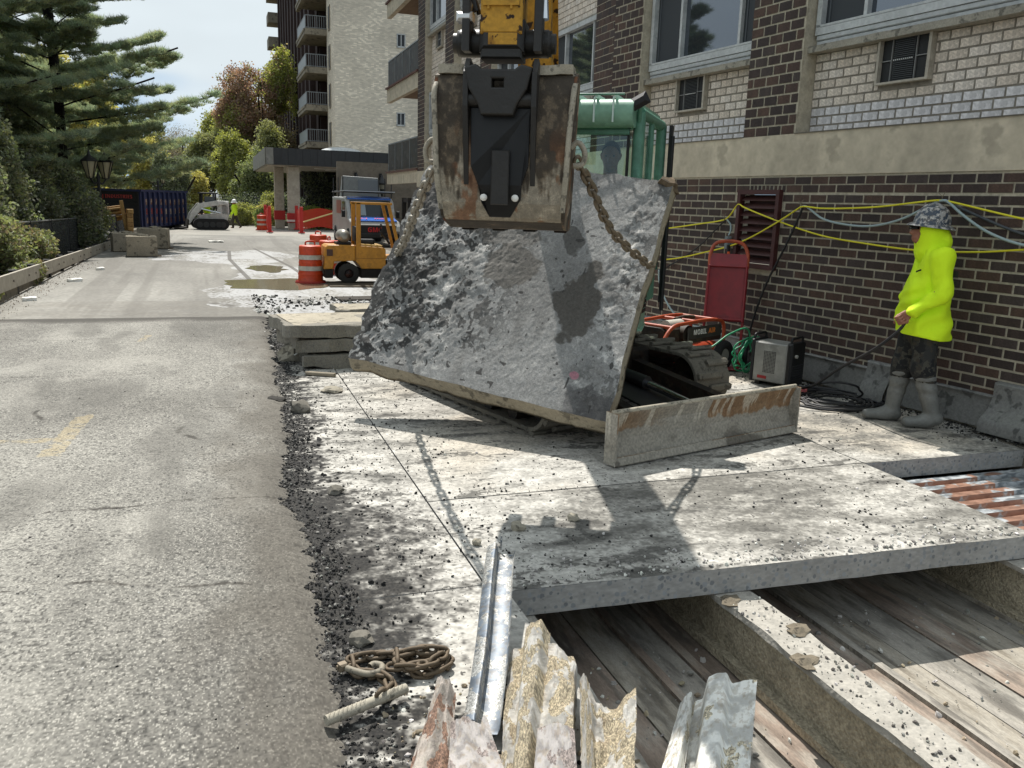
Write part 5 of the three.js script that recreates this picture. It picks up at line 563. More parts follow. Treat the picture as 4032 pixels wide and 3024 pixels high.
  const letter = []; for (const [x, y, ww, h] of [[0, 0.0, 0.012, 0.05], [0.018, -0.018, 0.03, 0.014], [0.05, 0, 0.014, 0.05], [0.0, -0.07, 0.008, 0.03], [0.02, -0.07, 0.008, 0.03], [0.04, -0.07, 0.008, 0.03]]) letter.push(bx(0.03, h, ww, -0.168, 1.27 + y, -0.09 + x)); part(jo, 'print', letter, mat([30, 34, 20], { roughness: 0.8 })); part(jo, 'chest_pocket_trim', bx(0.05, 0.012, 0.004, 0.13, 1.29, -0.128, 0, 0.5, -0.3), mat([30, 34, 20]));
}
{ // seated operator seen through the windscreen
  const o = thing('person', 'operator in lime shirt seated in the green cab', 'person', [3.42, 1.33, -7.12], -0.55 - Math.PI / 2); const H = [0.06, 0.82, 0];
  const b = [[[0, 0.1, 0], [0.02, 0.42, 0], 0.13, 0.14], [[0, 0.42, -0.12], [0, 0.56, -0.13], 0.1, 0.08], [[0, 0.42, 0.12], [0, 0.56, 0.13], 0.1, 0.08], [[0, 0.56, 0], H, 0.07, 0.06], [[0, 0.55, -0.19], [0.1, 0.3, -0.25], 0.06, 0.05], [[0.1, 0.3, -0.25], [0.34, 0.26, -0.2], 0.045, 0.034], [[0, 0.55, 0.19], [0.1, 0.3, 0.25], 0.06, 0.05], [[0.1, 0.3, 0.25], [0.34, 0.26, 0.2], 0.045, 0.034], [[0.05, 0.08, -0.1], [0.42, 0.1, -0.12], 0.08, 0.06], [[0.05, 0.08, 0.1], [0.42, 0.1, 0.12], 0.08, 0.06], [[0.42, 0.1, -0.12], [0.45, -0.2, -0.12], 0.055, 0.045], [[0.42, 0.1, 0.12], [0.45, -0.2, 0.12], 0.055, 0.045]];
  part(o, 'body', [surfaceNets(field(b, 0.05), [-0.25, -0.3, -0.4], [0.55, 0.8, 0.4], 0.018), surfaceNets(field([...headBones(H), [[0.0, 0.6, 0], H, 0.058, 0.06]], 0.02), [-0.12, 0.6, -0.14], [0.22, 1.0, 0.14], 0.009), handGeo([0.34, 0.26, -0.2], [0.1, 0.3, -0.25], [0, 0, 1], 1, 0.006), handGeo([0.34, 0.26, 0.2], [0.1, 0.3, 0.25], [0, 0, 1], -1, 0.006)], mat([120, 84, 66], { roughness: 0.6 })); facePart(o, H);
  const sf = field(b.slice(0, 8).map((q) => (q.length === 4 ? [q[0], q[1], q[2] + 0.018, q[3] + 0.018] : q)), 0.05); part(o, 'shirt', surfaceNets((x, y, z) => Math.max(sf(x, y, z), y - 0.62, x - 0.3, 0.03 - y), [-0.25, 0.0, -0.4], [0.4, 0.75, 0.4], 0.016), mat([150, 190, 40], { roughness: 0.9 }));
  part(o, 'hair', surfaceNets((x, y, z) => Math.max(ell(x, y, z, [H[0] - 0.012, H[1] + 0.035, 0], [0.105, 0.115, 0.086]), -(y - H[1] - 0.02 + (x - H[0]) * 0.9 < 0 ? -1 : 1) * 0 + (H[1] + 0.045 - y) * 0.7 + (x - H[0]) * 0.75 - 0.02), [-0.14, 0.7, -0.14], [0.24, 1.02, 0.14], 0.008), hairM);
}
{ // distant walker
  const o = thing('person', 'distant walker in yellow shirt and white hard hat near the canopy', 'person', [1.14, plazaY(-51.6), -51.6], Math.PI - 0.2); const H = [0.02, 1.42, 0]; const L = [[[0, 0.8, -0.07], [0.12, 0.42, -0.08], 0.08, 0.06], [[0.12, 0.42, -0.08], [0.1, 0.06, -0.08], 0.055, 0.045], [[0, 0.8, 0.07], [-0.12, 0.42, 0.08], 0.08, 0.06], [[-0.12, 0.42, 0.08], [-0.3, 0.1, 0.08], 0.055, 0.045], [[0.1, 0.04, -0.08], [0.22, 0.03, -0.08], 0.04, 0.035], [[-0.3, 0.07, 0.08], [-0.2, 0.02, 0.08], 0.04, 0.03]], T = [[[0, 0.8, 0], [0, 1.2, 0], 0.13, 0.15], [[0, 1.2, -0.15], [-0.12, 0.95, -0.19], 0.06, 0.05], [[-0.12, 0.95, -0.19], [-0.05, 0.72, -0.18], 0.045, 0.04], [[0, 1.2, 0.15], [0.1, 0.95, 0.19], 0.06, 0.05], [[0.1, 0.95, 0.19], [0.22, 0.8, 0.17], 0.045, 0.04]];
  part(o, 'body', [surfaceNets(field([...L, ...T, [[0, 1.2, 0], H, 0.06, 0.06], [H, [0.1, 0.12, 0.085]]], 0.04), [-0.45, -0.03, -0.32], [0.4, 1.65, 0.32], 0.03)], skinM); part(o, 'shirt', surfaceNets((x, y, z) => Math.max(field(T.map((q) => [q[0], q[1], q[2] + 0.02, q[3] + 0.02]), 0.04)(x, y, z), 0.72 - y), [-0.35, 0.65, -0.35], [0.4, 1.45, 0.35], 0.03), mat([196, 230, 30], { roughness: 0.8 })); part(o, 'trousers', surfaceNets((x, y, z) => Math.max(field(L.slice(0, 4).map((q) => [q[0], q[1], q[2] + 0.02, q[3] + 0.02]), 0.05)(x, y, z)), [-0.5, -0.03, -0.3], [0.4, 0.95, 0.3], 0.03), mat([62, 58, 50], { roughness: 0.9 })); hardHat(o, [0.01, 1.47, 0], mat([235, 235, 232], { roughness: 0.4 }), 0, false);
}
console.log('people ready');
// ---------- things on the deck ----------
const slabSideM = mat([214, 208, 196], { map: scaled(aggT, 1.0), roughness: 0.95, bumpMap: bumpT, bumpScale: 0.004 }), dustTopM = mat([206, 198, 182], { map: scaled(concT, 0.9), roughness: 0.95, bumpMap: bumpT, bumpScale: 0.004 });
function slabPiece(name, label, w, d, h, pos, turn, seed, wavy, tilt = 0) {
  const R = RNG(seed), out = []; const N = 60; for (let i = 0; i < N; i++) { const t = i / N * 4, s = Math.floor(t), f = t - s; const c = [[-1, -1], [1, -1], [1, 1], [-1, 1]], a = c[s], b = c[(s + 1) % 4]; const jx = 0.16 * (fbm(i * 0.35 + seed, 2, 3) - 0.5), jz = 0.12 * (fbm(i * 0.35, seed + 5, 3) - 0.5); out.push([mix(a[0], b[0], f) * w / 2 + jx * (1 + R()), mix(a[1], b[1], f) * d / 2 + jz]); }
  const g = prism(out, h, { bev: 0.006 }); g.rotateX(-Math.PI / 2); const p = g.attributes.position; for (let i = 0; i < p.count; i++) { const x = p.getX(i), y = p.getY(i), z = p.getZ(i); p.setY(i, y + 0.03 * (fbm(x * 2 + seed, z * 2, 3) - 0.5) + (wavy && y < 0 ? 0.022 * Math.sin(x * 52) : 0)); } g.computeVertexNormals(); g.rotateZ(tilt); g.translate(0, h / 2, 0); rough(g, 0.014, 11);
  const o = thing(name, label, 'slab', pos, turn, 'broken slabs stacked on the deck'); part(o, 'body', g, slabSideM); const t = new THREE.PlaneGeometry(w * 0.93, d * 0.93, 24, 24).rotateX(-Math.PI / 2); const q = t.attributes.position; for (let i = 0; i < q.count; i++) { const x = q.getX(i), z = q.getZ(i); q.setY(i, 0.004 + 0.03 * (fbm(x * 2 + seed, z * 2, 3) - 0.5)); } t.rotateZ(tilt); t.computeVertexNormals(); part(o, 'dusty_top', t.translate(0, h, 0), dustTopM); return o;
}
slabPiece('broken_slab', 'bottom slab of the stack, with a corrugated underside', 1.25, 0.9, 0.125, [1.42, 0.012, -9.1], 0.16, 3, true); slabPiece('broken_slab', 'middle slab of the stack beside the big hoisted slab', 1.35, 0.95, 0.13, [1.38, 0.165, -9.14], 0.1, 8, false); slabPiece('broken_slab', 'top slab of the stack, dusty and tilted', 1.45, 1.0, 0.125, [1.33, 0.315, -9.16], 0.14, 14, false, -0.012);
slabPiece('broken_slab', 'single flat slab lying behind the stack near the forklift', 0.75, 0.8, 0.1, [2.05, 0.0, -12.95], 0.05, 22, false);
solo('wood_stake', 'thin pale stick leaning against the slab stack', 'stick', tube([[0, 0, 0], [0.1, 0.06, 0.0], [0.2, 0.1, -0.02], [0.3, 0.17, -0.05]], 0.008, 12, 6), mat([176, 176, 170], { roughness: 0.7 }), [0.72, 0.13, -8.72]);
solo('timber_offcut', 'pale timber offcut lying in front of the slab stack', 'timber', rough(cb(0.3, 0.035, 0.05, 0.006), 0.006, 9), mat([178, 168, 150], { map: grimeT, roughness: 0.9 }), [0.93, 0.02, -8.25], -0.5);
const rubM = [mat([176, 172, 164], { map: concT, roughness: 0.95 }), mat([146, 142, 134], { map: concT, roughness: 0.95 }), mat([60, 57, 52], { roughness: 0.95, map: grimeT }), mat([196, 190, 176], { map: concT, roughness: 0.95 })];
[['wedge of concrete rubble leaning by the slab stack', 0.15, 0.74, -9.15, 3, 0.9], ['grey rubble lump on the dusty deck edge', 0.085, 0.6, -6.85, 1, 0.7], ['flat rubble flake behind the grey lump', 0.08, 0.43, -7.25, 2, 0.35], ['white rubble lump right of the channel tip', 0.045, 1.48, -4.0, 3, 0.6], ['small white stone just past the tip of the metal channel', 0.026, 1.21, -3.86, 3, 0.8], ['white stone near the boom shadow', 0.036, 1.83, -4.05, 3, 0.7], ['brown cobble at the edge of the crumbled asphalt', 0.05, 0.62, -4.82, 1, 0.6], ['pale rubble flake in front of the slab stack', 0.1, 0.95, -7.55, 3, 0.3], ['long rubble sliver in the asphalt crumbs', 0.05, 0.48, -3.05, 1, 0.5]].forEach(([l, r, x, z, m, sy], i) => solo('rubble', l, 'rubble', chunk(r, 50 + i, sy), rubM[m], [x, r * sy * 0.6, z], i));

// --- welder, compressor with cart, hoses, ropes
{ const o = thing('welding_machine', 'grey welding machine with black front and handles beside the wall', 'welder', [5.34, 0.0, -6.95], -1.15); const gm = mat([176, 178, 176], { map: grimeT, roughness: 0.5 });
  part(o, 'casing', cb(0.36, 0.4, 0.26, 0.012, -0.05, 0.24, 0), gm); part(o, 'front_panel', cb(0.06, 0.43, 0.28, 0.02, 0.16, 0.245, 0), blackM); part(o, 'rear_panel', cb(0.03, 0.43, 0.28, 0.012, -0.245, 0.245, 0), blackM); for (const x of [-0.245, 0.16]) part(o, 'handle', tube([[x, 0.44, -0.11], [x, 0.5, -0.1], [x, 0.505, 0], [x, 0.5, 0.1], [x, 0.44, 0.11]], 0.013, 24, 8), blackM);
  const v = []; for (let i = 0; i < 8; i++) for (let j = 0; j < 16; j++) v.push(bx(0.01, 0.007, 0.004, -0.11 + i * 0.017, 0.14 + j * 0.014, 0.131)); part(o, 'side_vents', v, blackM); part(o, 'red_badge', bx(0.1, 0.03, 0.004, -0.12, 0.085, 0.131), mat([150, 44, 44])); part(o, 'knob', tr(cyl(0.018, 0.02, 16), 0.2, 0.33, 0.06, 0, 0, Math.PI / 2), mat([170, 168, 160])); const sl = []; for (let i = 0; i < 7; i++) sl.push(bx(0.008, 0.01, 0.22, 0.193, 0.09 + i * 0.024, 0)); part(o, 'front_grille', sl, mat([48, 48, 50])); for (const x of [-0.18, 0.12]) part(o, 'foot', bx(0.05, 0.04, 0.22, x, 0.02, 0), blackM); }
const orangeM = mat([206, 92, 52], { map: grimeT, roughness: 0.5 }), redM = mat([164, 30, 40], { map: scaled(grimeT, 0.8), roughness: 0.4 });
const font = await new FontLoader().loadAsync('fonts/droid/droid_sans_bold.typeface.json');
function text(s, size, depth = 0.002) { const g = new THREE.ExtrudeGeometry(font.generateShapes(s, size), { depth, bevelEnabled: false, curveSegments: 3 }); g.computeBoundingBox(); g.translate(-(g.boundingBox.max.x + g.boundingBox.min.x) / 2, -size / 2, 0); return g; }
{ const o = thing('air_compressor', 'orange framed portable air compressor behind the right track', 'compressor', [4.72, 0, -7.9], 0.42);
  const R = 0.02; for (const z of [-0.22, 0.22]) part(o, 'frame_rail', tube([[-0.62, 0.12, z], [-0.6, 0.35, z], [-0.45, 0.52, z], [-0.2, 0.55, z], [0.35, 0.55, z], [0.5, 0.5, z], [0.52, 0.1, z]], R, 40, 8), orangeM); part(o, 'cross_bar', [rod([-0.45, 0.52, -0.22], [-0.45, 0.52, 0.22], R), rod([0.35, 0.55, -0.22], [0.35, 0.55, 0.22], R), rod([0.0, 0.55, -0.22], [0.0, 0.55, 0.22], R)], orangeM); part(o, 'lift_grip', tube([[-0.1, 0.56, 0], [0.1, 0.575, 0], [0.25, 0.56, 0]], 0.022, 12, 8), mat([170, 160, 140], { map: dirtT }));
  part(o, 'engine', [cb(0.34, 0.26, 0.3, 0.03, -0.35, 0.38, 0), cyl(0.1, 0.2, 20, -0.12, 0.42, 0.1, Math.PI / 2)], mat([120, 118, 112], { map: dirtT, roughness: 0.7 })); part(o, 'muffler', cyl(0.07, 0.26, 20, -0.2, 0.5, 0.05, 0, Math.PI / 2), mat([188, 184, 172], { roughness: 0.5 })); part(o, 'tank', [tr(new THREE.CapsuleGeometry(0.13, 0.8, 8, 24), 0.0, 0.18, 0.14, 0, 0, Math.PI / 2)], mat([190, 74, 40], { map: grimeT, roughness: 0.4 })); part(o, 'tank', tr(new THREE.CapsuleGeometry(0.13, 0.8, 8, 24), 0.0, 0.18, -0.14, 0, 0, Math.PI / 2), mat([190, 74, 40], { map: grimeT, roughness: 0.4 }));
  const s = part(o, 'side_shield', cb(0.62, 0.17, 0.02, 0.008, 0.12, 0.42, 0.24), mat([74, 72, 66], { map: grimeT, roughness: 0.6 })); part(s, 'lettering', text('MOBIL', 0.055).translate(0.02, 0.45, 0.252), mat([222, 220, 212])); part(s, 'lettering', text('AIR', 0.055).translate(0.24, 0.45, 0.252), mat([214, 120, 48])); part(s, 'dust_cover', cb(0.6, 0.05, 0.02, 0.008, 0.12, 0.36, 0.243), mat([120, 112, 96], { map: dirtT }));
  const w = part(o, 'wheel', tr(new THREE.TorusGeometry(0.12, 0.05, 12, 28), 0.42, 0.16, 0.3), mat([40, 40, 40], { roughness: 0.9, map: grimeT })); part(w, 'hub', cyl(0.09, 0.05, 20, 0.42, 0.16, 0.3, Math.PI / 2), mat([150, 146, 138])); part(o, 'tank_mark', text('2', 0.12).translate(0.4, 0.2, 0.272), mat([222, 214, 204])); }
{ const o = thing('hand_cart', 'upright red steel hand cart with orange handle against the wall', 'cart', [5.33, 0, -8.0], -0.62); const tilt = -0.17;
  const tray = part(o, 'tray', [tr(cb(0.4, 0.62, 0.012, 0.004), 0, 0.82, 0, tilt), tr(cb(0.02, 0.62, 0.05, 0.004), -0.2, 0.82, 0.02, tilt), tr(cb(0.02, 0.62, 0.05, 0.004), 0.2, 0.82, 0.02, tilt), tr(cb(0.4, 0.16, 0.012, 0.004), 0, 1.18, -0.05, tilt - 0.35)], redM, 'dented red pressed tray'); part(tray, 'tray_ridge', [tr(rod([-0.2, 1.115, -0.04], [0.2, 1.115, -0.04], 0.012), 0, 0, 0), rod([-0.2, 0.54, 0.07], [0.2, 0.54, 0.07], 0.016)], redM);
  part(o, 'handle', tube([[-0.2, 1.1, -0.05], [-0.2, 1.25, -0.09], [-0.15, 1.36, -0.13], [0.12, 1.37, -0.13], [0.19, 1.28, -0.1], [0.205, 1.1, -0.05]], 0.02, 40, 8), orangeM); for (const s of [-1, 1]) { part(o, 'side_rail', rod([s * 0.205, 1.12, -0.05], [s * 0.205, 0.02, 0.14], 0.016), redM); const w = part(o, 'wheel', tr(new THREE.TorusGeometry(0.11, 0.035, 10, 24), s * 0.26, 0.145, -0.05, 0, Math.PI / 2), blackM); part(w, 'hub', cyl(0.05, 0.05, 14, s * 0.26, 0.145, -0.05, 0, Math.PI / 2), orangeM); } part(o, 'toe_plate', cb(0.42, 0.015, 0.22, 0.004, 0, 0.02, 0.2), redM); part(o, 'axle', rod([-0.26, 0.145, -0.05], [0.26, 0.145, -0.05], 0.012), redM); }
const wallP = (s, y, o = 0.03) => { const v = V3(s, y, o).applyMatrix4(MA); return [v.x, v.y, v.z]; };
const rope = (name, label, pts, r, m, cat = 'rope', seg = 90, grp) => { const P = pts.map(toV), c = P[0].clone(); return solo(name, label, cat, tube(P.map((p) => p.clone().sub(c)), r, seg, 7), m, [c.x, c.y, c.z], 0, grp); };
const yelR = mat([216, 206, 40], { roughness: 0.6 }), greyH = mat([150, 166, 166], { roughness: 0.5 }), blackC = mat([30, 30, 32], { roughness: 0.5 }), greenH = mat([40, 140, 96], { roughness: 0.45 });
rope('safety_rope', 'yellow rope strung high along the wall to the right edge', [[-2.7, 1.46], [-2.05, 1.54], [-1.49, 1.62], [-1.42, 1.66], [-1.28, 1.795], [-1.22, 1.77], [-0.61, 1.62], [0.02, 1.5], [0.55, 1.455], [1.0, 1.43], [1.33, 1.43], [1.71, 1.45], [2.07, 1.49], [2.6, 1.55]].map(([s, y]) => wallP(s, y, 0.05)), 0.0085, yelR, 'rope', 160); rope('safety_rope', 'yellow rope rising past the louvre and along the upper wall', [[-2.65, 1.07], [-2.3, 1.12], [-1.9, 1.2], [-1.19, 1.37], [-0.61, 1.62], [-0.35, 1.755], [-0.3, 1.78], [-0.02, 1.768], [0.6, 1.79], [1.3, 1.86], [1.36, 1.855], [2.03, 1.73], [2.6, 1.64]].map(([s, y]) => wallP(s, y, 0.07)), 0.0085, yelR, 'rope', 160);
rope('air_hose', 'grey hose sagging between the two wall anchors', [[-0.31, 1.78], [-0.25, 1.785], [-0.01, 1.67], [0.31, 1.62], [0.61, 1.62], [0.92, 1.69], [1.27, 1.85], [1.32, 1.86]].map(([s, y]) => wallP(s, y, 0.06)), 0.011, greyH, 'hose'); rope('air_hose', 'pale hose sagging from the right wall anchor out of frame', [[1.3, 1.855], [1.36, 1.855], [1.52, 1.75], [1.76, 1.62], [2.07, 1.53], [2.6, 1.5]].map(([s, y]) => wallP(s, y, 0.07)), 0.012, greyH, 'hose'); rope('power_cable', 'dark cable sagging from the right wall anchor above the pale hose', [[1.32, 1.85], [1.5, 1.79], [1.67, 1.73], [2.05, 1.61], [2.6, 1.52]].map(([s, y]) => wallP(s, y, 0.035)), 0.012, mat([66, 70, 74], { roughness: 0.6 }), 'cable');
rope('power_cable', 'black cable slanting down left of the louvre', [[-1.48, 1.62], [-1.6, 1.54], [-1.91, 1.31], [-2.3, 1.1], [-2.61, 0.94], [-2.7, 0.6]].map(([s, y]) => wallP(s, y, 0.04)), 0.009, blackC, 'cable'); rope('power_cable', 'black cable slanting from the wall anchor behind the red cart', [[-0.29, 1.77], [-0.32, 1.7], [-0.45, 1.43], [-0.6, 1.16], [-0.71, 0.96], [-0.85, 0.6], [-0.95, 0.2]].map(([s, y]) => wallP(s, y, 0.06)), 0.012, blackC, 'cable');
rope('air_hose', 'pale hose looping down behind the excavator to the cart', [[-2.62, 0.95], [-2.6, 0.82], [-2.45, 0.6], [-2.2, 0.42], [-1.9, 0.34], [-1.55, 0.36], [-1.3, 0.42]].map(([s, y]) => wallP(s, y, 0.12)), 0.012, greyH, 'hose');
for (const [s, y, l] of [[-1.49, 1.62, 'wire anchor holding the ropes left of the louvre'], [-0.31, 1.78, 'wire anchor holding the ropes right of the louvre'], [1.31, 1.86, 'wire anchor holding the ropes above the worker']]) { const p = wallP(s, y, 0.02); solo('rope_anchor', l, 'anchor', [rod([0, 0, 0], [-0.05, 0.0, 0.005], 0.006), tube([[-0.03, 0, 0], [-0.05, 0.03, 0.01], [-0.06, 0.06, -0.02]], 0.003, 8, 5), tube([[-0.04, 0, 0], [-0.06, 0.04, 0.03], [-0.05, 0.07, 0.04]], 0.003, 8, 5)], mat([120, 110, 92], { roughness: 0.6 }), p); }
{ const p = wallP(-1.4, 1.36, 0.06), o = thing('inline_switch', 'grey switch box hanging with an orange connector left of the louvre', 'switch box', p); part(o, 'lead', tube([[0.0, 0.26, -0.06], [0.03, 0.2, -0.02], [0.02, 0.12, 0], [0, 0.08, 0]], 0.01, 16, 6), greyH); part(o, 'box', cb(0.06, 0.14, 0.07, 0.012), mat([108, 116, 118], { roughness: 0.5 })); part(o, 'plug', [cyl(0.018, 0.09, 12, -0.02, -0.07, 0.05)], blackM); part(o, 'connector', [rod([-0.02, -0.1, 0.06], [-0.02, -0.17, 0.07], 0.016)], mat([226, 96, 40])); part(o, 'hose_end', tube([[-0.02, -0.17, 0.07], [-0.02, -0.3, 0.09], [0.0, -0.5, 0.12], [0.04, -0.75, 0.2]], 0.012, 20, 7), mat([176, 176, 170])); }
// cable in the worker's hand and the coil on the deck
{ const hand = V3(0.22, 0.85, -0.21).applyAxisAngle(V3(0, 1, 0), 2.66).add(V3(5.49, 0.004, -5.36)); rope('welding_cable', 'black cable hanging from the worker’s hand to the deck', [[hand.x + 0.02, hand.y + 0.1, hand.z + 0.02], [hand.x, hand.y, hand.z], [hand.x - 0.06, hand.y - 0.18, hand.z - 0.15], [5.22, 0.38, -5.95], [5.25, 0.15, -6.3], [5.32, 0.045, -6.6], [5.42, 0.03, -6.75]], 0.013, blackC, 'cable', 70); }
{ const R = RNG(61); for (let k = 0; k < 3; k++) { const P = []; const n = 60 + 10 * k; for (let i = 0; i < n; i++) { const a = i * 0.33 + k * 1.1, r = 0.3 + 0.1 * Math.sin(i * 0.13 + k) + 0.05 * R(); P.push([r * Math.cos(a) * 1.15, 0.014 + 0.022 * vn(i * 0.2, k * 7) + (k === 2 && i > 20 && i < 30 ? 0.17 * Math.sin((i - 20) / 10 * Math.PI) : 0), r * Math.sin(a) * 0.8]); } solo('cable_coil', ['black cable coil lying nearest the worker', 'black cable coil under the looser loops', 'black cable coil with one loop standing up'][k], 'cable', tube(P, 0.0105, 420, 6), k === 1 ? mat([54, 52, 50], { roughness: 0.7 }) : blackC, [5.36 + 0.06 * k, 0, -6.12 - 0.1 * k], k); } }
{ const R = RNG(67), P = []; for (let i = 0; i < 70; i++) { const a = i * 0.42, r = 0.13 + 0.05 * R(); P.push([r * Math.cos(a) + 0.05 * R(), 0.2 + r * Math.sin(a) + 0.04 * R(), 0.05 * Math.sin(i * 0.21) + 0.03 * R()]); } solo('garden_hose', 'tangled green hose coil beside the welding machine', 'hose', [tube(P, 0.009, 420, 6), tube([[0.05, 0.3, 0.04], [-0.1, 0.52, 0.1], [-0.45, 0.5, 0.15], [-0.75, 0.36, 0.1], [-1.0, 0.42, -0.05]], 0.009, 50, 6), tube([[0.1, 0.25, 0], [0.25, 0.36, -0.02], [0.42, 0.3, 0.03], [0.5, 0.12, 0.06]], 0.009, 24, 6), tube([[0.06, 0.3, -0.03], [0.22, 0.4, -0.06], [0.38, 0.34, -0.02], [0.46, 0.2, 0.04]], 0.009, 24, 6)], greenH, [5.25, 0.0, -7.45], 0.3); }
solo('hose_marker', 'pink tag on the cable by the coil', 'tag', cb(0.035, 0.03, 0.05, 0.006), mat([226, 120, 120]), [5.3, 0.05, -6.5], 0.4);

// ---------- foreground scrap metal ----------
function ribbonSheet(corners, prof, crumple, seed, jag = 0.04, ext = 0.3, curl = 0.014) { // corners TL TR BR BL; prof: height of the folds across the width
  const [TL, TR, BR, BL] = corners.map((c) => V3(...c)); const nrm = TR.clone().sub(TL).cross(BL.clone().sub(TL)).normalize().negate(); if (nrm.dot(V3(0, 1.7, 0).sub(TL)) < 0) nrm.negate(); const NU = 70, NV = 60, P = [], uv = [], I = []; const L = TL.distanceTo(BL);
  const hp = (u) => { const t = u * (prof.length - 1), i = Math.min(prof.length - 2, Math.floor(t)); return mix(prof[i], prof[i + 1], sst(0, 1, t - i)); };
  for (let s = 0; s < 2; s++) for (let j = 0; j <= NV; j++) for (let i = 0; i <= NU; i++) { const u = i / NU, tj = 0.9 * jag * (fbm(u * 4 + seed, 3, 3) - 0.5) / L; const v = mix(tj, 1 + ext, j / NV); const p = TL.clone().lerp(TR, u).lerp(BL.clone().lerp(BR, u), v); const d = hp(u) + crumple * (fbm(u * 3.2 + seed * 3, v * 3.2 * L * 4, 4) - 0.5) * 2 + 0.3 * crumple * (fbm(u * 12 + seed, v * 9, 3) - 0.5) + curl * Math.pow(Math.max(0, 1 - v * 1.6), 2) * (0.4 + 1.2 * vn(u * 2.3 + seed, 1)); p.addScaledVector(nrm, d - (s ? 0.0028 : 0)); p.x += 0.3 * crumple * (fbm(v * 5, seed, 3) - 0.5); P.push(p.x, p.y, p.z); uv.push(u * 0.3 + seed * 0.37, v * L); }
  const q = (NU + 1) * (NV + 1); for (let s = 0; s < 2; s++) for (let j = 0; j < NV; j++) for (let i = 0; i < NU; i++) { const a = s * q + j * (NU + 1) + i; if (s) I.push(a, a + 1, a + NU + 1, a + 1, a + NU + 2, a + NU + 1); else I.push(a, a + NU + 1, a + 1, a + 1, a + NU + 1, a + NU + 2); }
  const g = new THREE.BufferGeometry(); g.setAttribute('position', new THREE.Float32BufferAttribute(P, 3)); g.setAttribute('uv', new THREE.Float32BufferAttribute(uv, 2)); g.setIndex(I); g.computeVertexNormals(); g.userData.keepUV = true; return g;
}
const tinT = (base, crust, thr, seed) => tex(768, 768, (u, v) => { const a = tf(u, v, 6 + seed % 3, 5), b = tf(u, v, 120, 2), c = tf(u + 0.3, v + seed * 0.1, 14, 4), d = tf(u + 0.6, v + 0.2 * seed, 40, 3); let k = mix3(base, base.map((q) => q * 0.8), sst(0.4, 0.7, c)); k = mix3(k, [176, 168, 152], 0.4 * sst(0.56, 0.7, d)); k = mix3(k, crust.map((q) => q * (0.5 + 0.85 * b)), sst(thr, thr + 0.015, a + 0.12 * (d - 0.5))); return mix3(k, [140, 118, 94], 0.25 * sst(0.62, 0.7, tf(u + 0.8, v, 22, 4))); });
const tinO = (t, o = {}) => mat(new THREE.Color(1, 1, 1), { map: scaled(t, 1.3), roughness: 0.75, metalness: 0.05, bumpMap: scaled(bumpT, 6), bumpScale: 0.006, ...o });
const tinW = tinO(tinT([240, 238, 230], [206, 194, 168], 0.66, 1), { roughness: 0.6, metalness: 0 }), tinC = tinO(tinT([214, 210, 202], [194, 180, 152], 0.5, 2), { bumpScale: 0.014 }), tinP = tinO(tinT([178, 172, 168], [150, 138, 132], 0.52, 3)), tinR = tinO(tinT([176, 166, 156], [138, 108, 90], 0.54, 4)), galv = mat(new THREE.Color(0.6, 0.61, 0.63), { map: scaled(tinT([138, 148, 158], [196, 194, 186], 0.52, 5), 2.2), metalness: 0.2, roughness: 0.5 });
const scrap = (label, parts, g = 'torn deck metal by the opening') => { const p0 = parts[0][0][3]; const o = thing('torn_metal_sheet', label, 'scrap metal', [p0[0], 0, p0[2]], 0, g); parts.forEach(([c, prof, cr, sd, m, jg, nm, ext], i) => { const q = c.map(([x, y, z]) => [x - p0[0], y, z - p0[2]]); part(o, nm || (i ? 'bent_flange' : 'sheet'), ribbonSheet(q, prof, cr, sd, jg, ext), m); }); return o; };
scrap('tallest torn sheet, crusted tan, standing at the left of the opening', [[[[0.967, 0.108, -2.675], [1.146, 0.139, -2.705], [0.815, 0.091, -1.987], [0.712, 0.087, -2.023]], [-0.035, -0.02, -0.03, 0.035, 0.05, 0.045, -0.035], 0.022, 1, tinC, 0.06], [[[1.125, 0.131, -2.668], [1.171, 0.079, -2.466], [0.939, 0.095, -1.944], [0.815, 0.091, -1.987]], [-0.04, -0.005, 0.012, 0.02, -0.04], 0.026, 2, tinC, 0.06]]);
scrap('short pinkish torn sheet leaning against the tallest one', [[[[0.87, 0.156, -2.113], [0.975, 0.151, -2.074], [0.902, 0.148, -1.882], [0.784, 0.144, -1.923]], [0, 0.006, 0.008, 0.0], 0.006, 3, tinP, 0.02, null, 1.2]]);
scrap('narrow crusted strip right of the tallest sheet', [[[[1.127, 0.113, -2.38], [1.16, 0.109, -2.368], [0.974, 0.11, -1.913], [0.938, 0.108, -1.926]], [0, 0.015, 0.012, 0], 0.008, 4, tinC, 0.05, null, 0.6]]);
scrap('crumpled sheet filled with tan crumbs in the middle of the scrap', [[[[1.141, 0.086, -2.326], [1.291, 0.079, -2.271], [1.087, 0.1, -1.892], [0.959, 0.096, -1.937]], [0.02, -0.02, -0.035, -0.03, 0.01, 0.03], 0.024, 5, tinC, 0.06, null, 0.6]]);
scrap('large white folded sheet standing at the right of the scrap', [[[[1.48, 0.117, -2.213], [1.721, 0.131, -2.195], [1.368, 0.15, -1.739], [1.191, 0.144, -1.8]], [-0.05, -0.045, 0.03, 0.035, 0.03, -0.02, -0.022, -0.02, -0.024], 0.004, 6, tinW, 0.03, null, 0.7], [[[1.404, 0.1, -2.171], [1.449, 0.097, -2.154], [1.193, 0.144, -1.8], [1.129, 0.142, -1.822]], [0.0, 0.025, 0.03, -0.01], 0.006, 7, tinW, 0.04, 'bent_flange', 0.7]]);
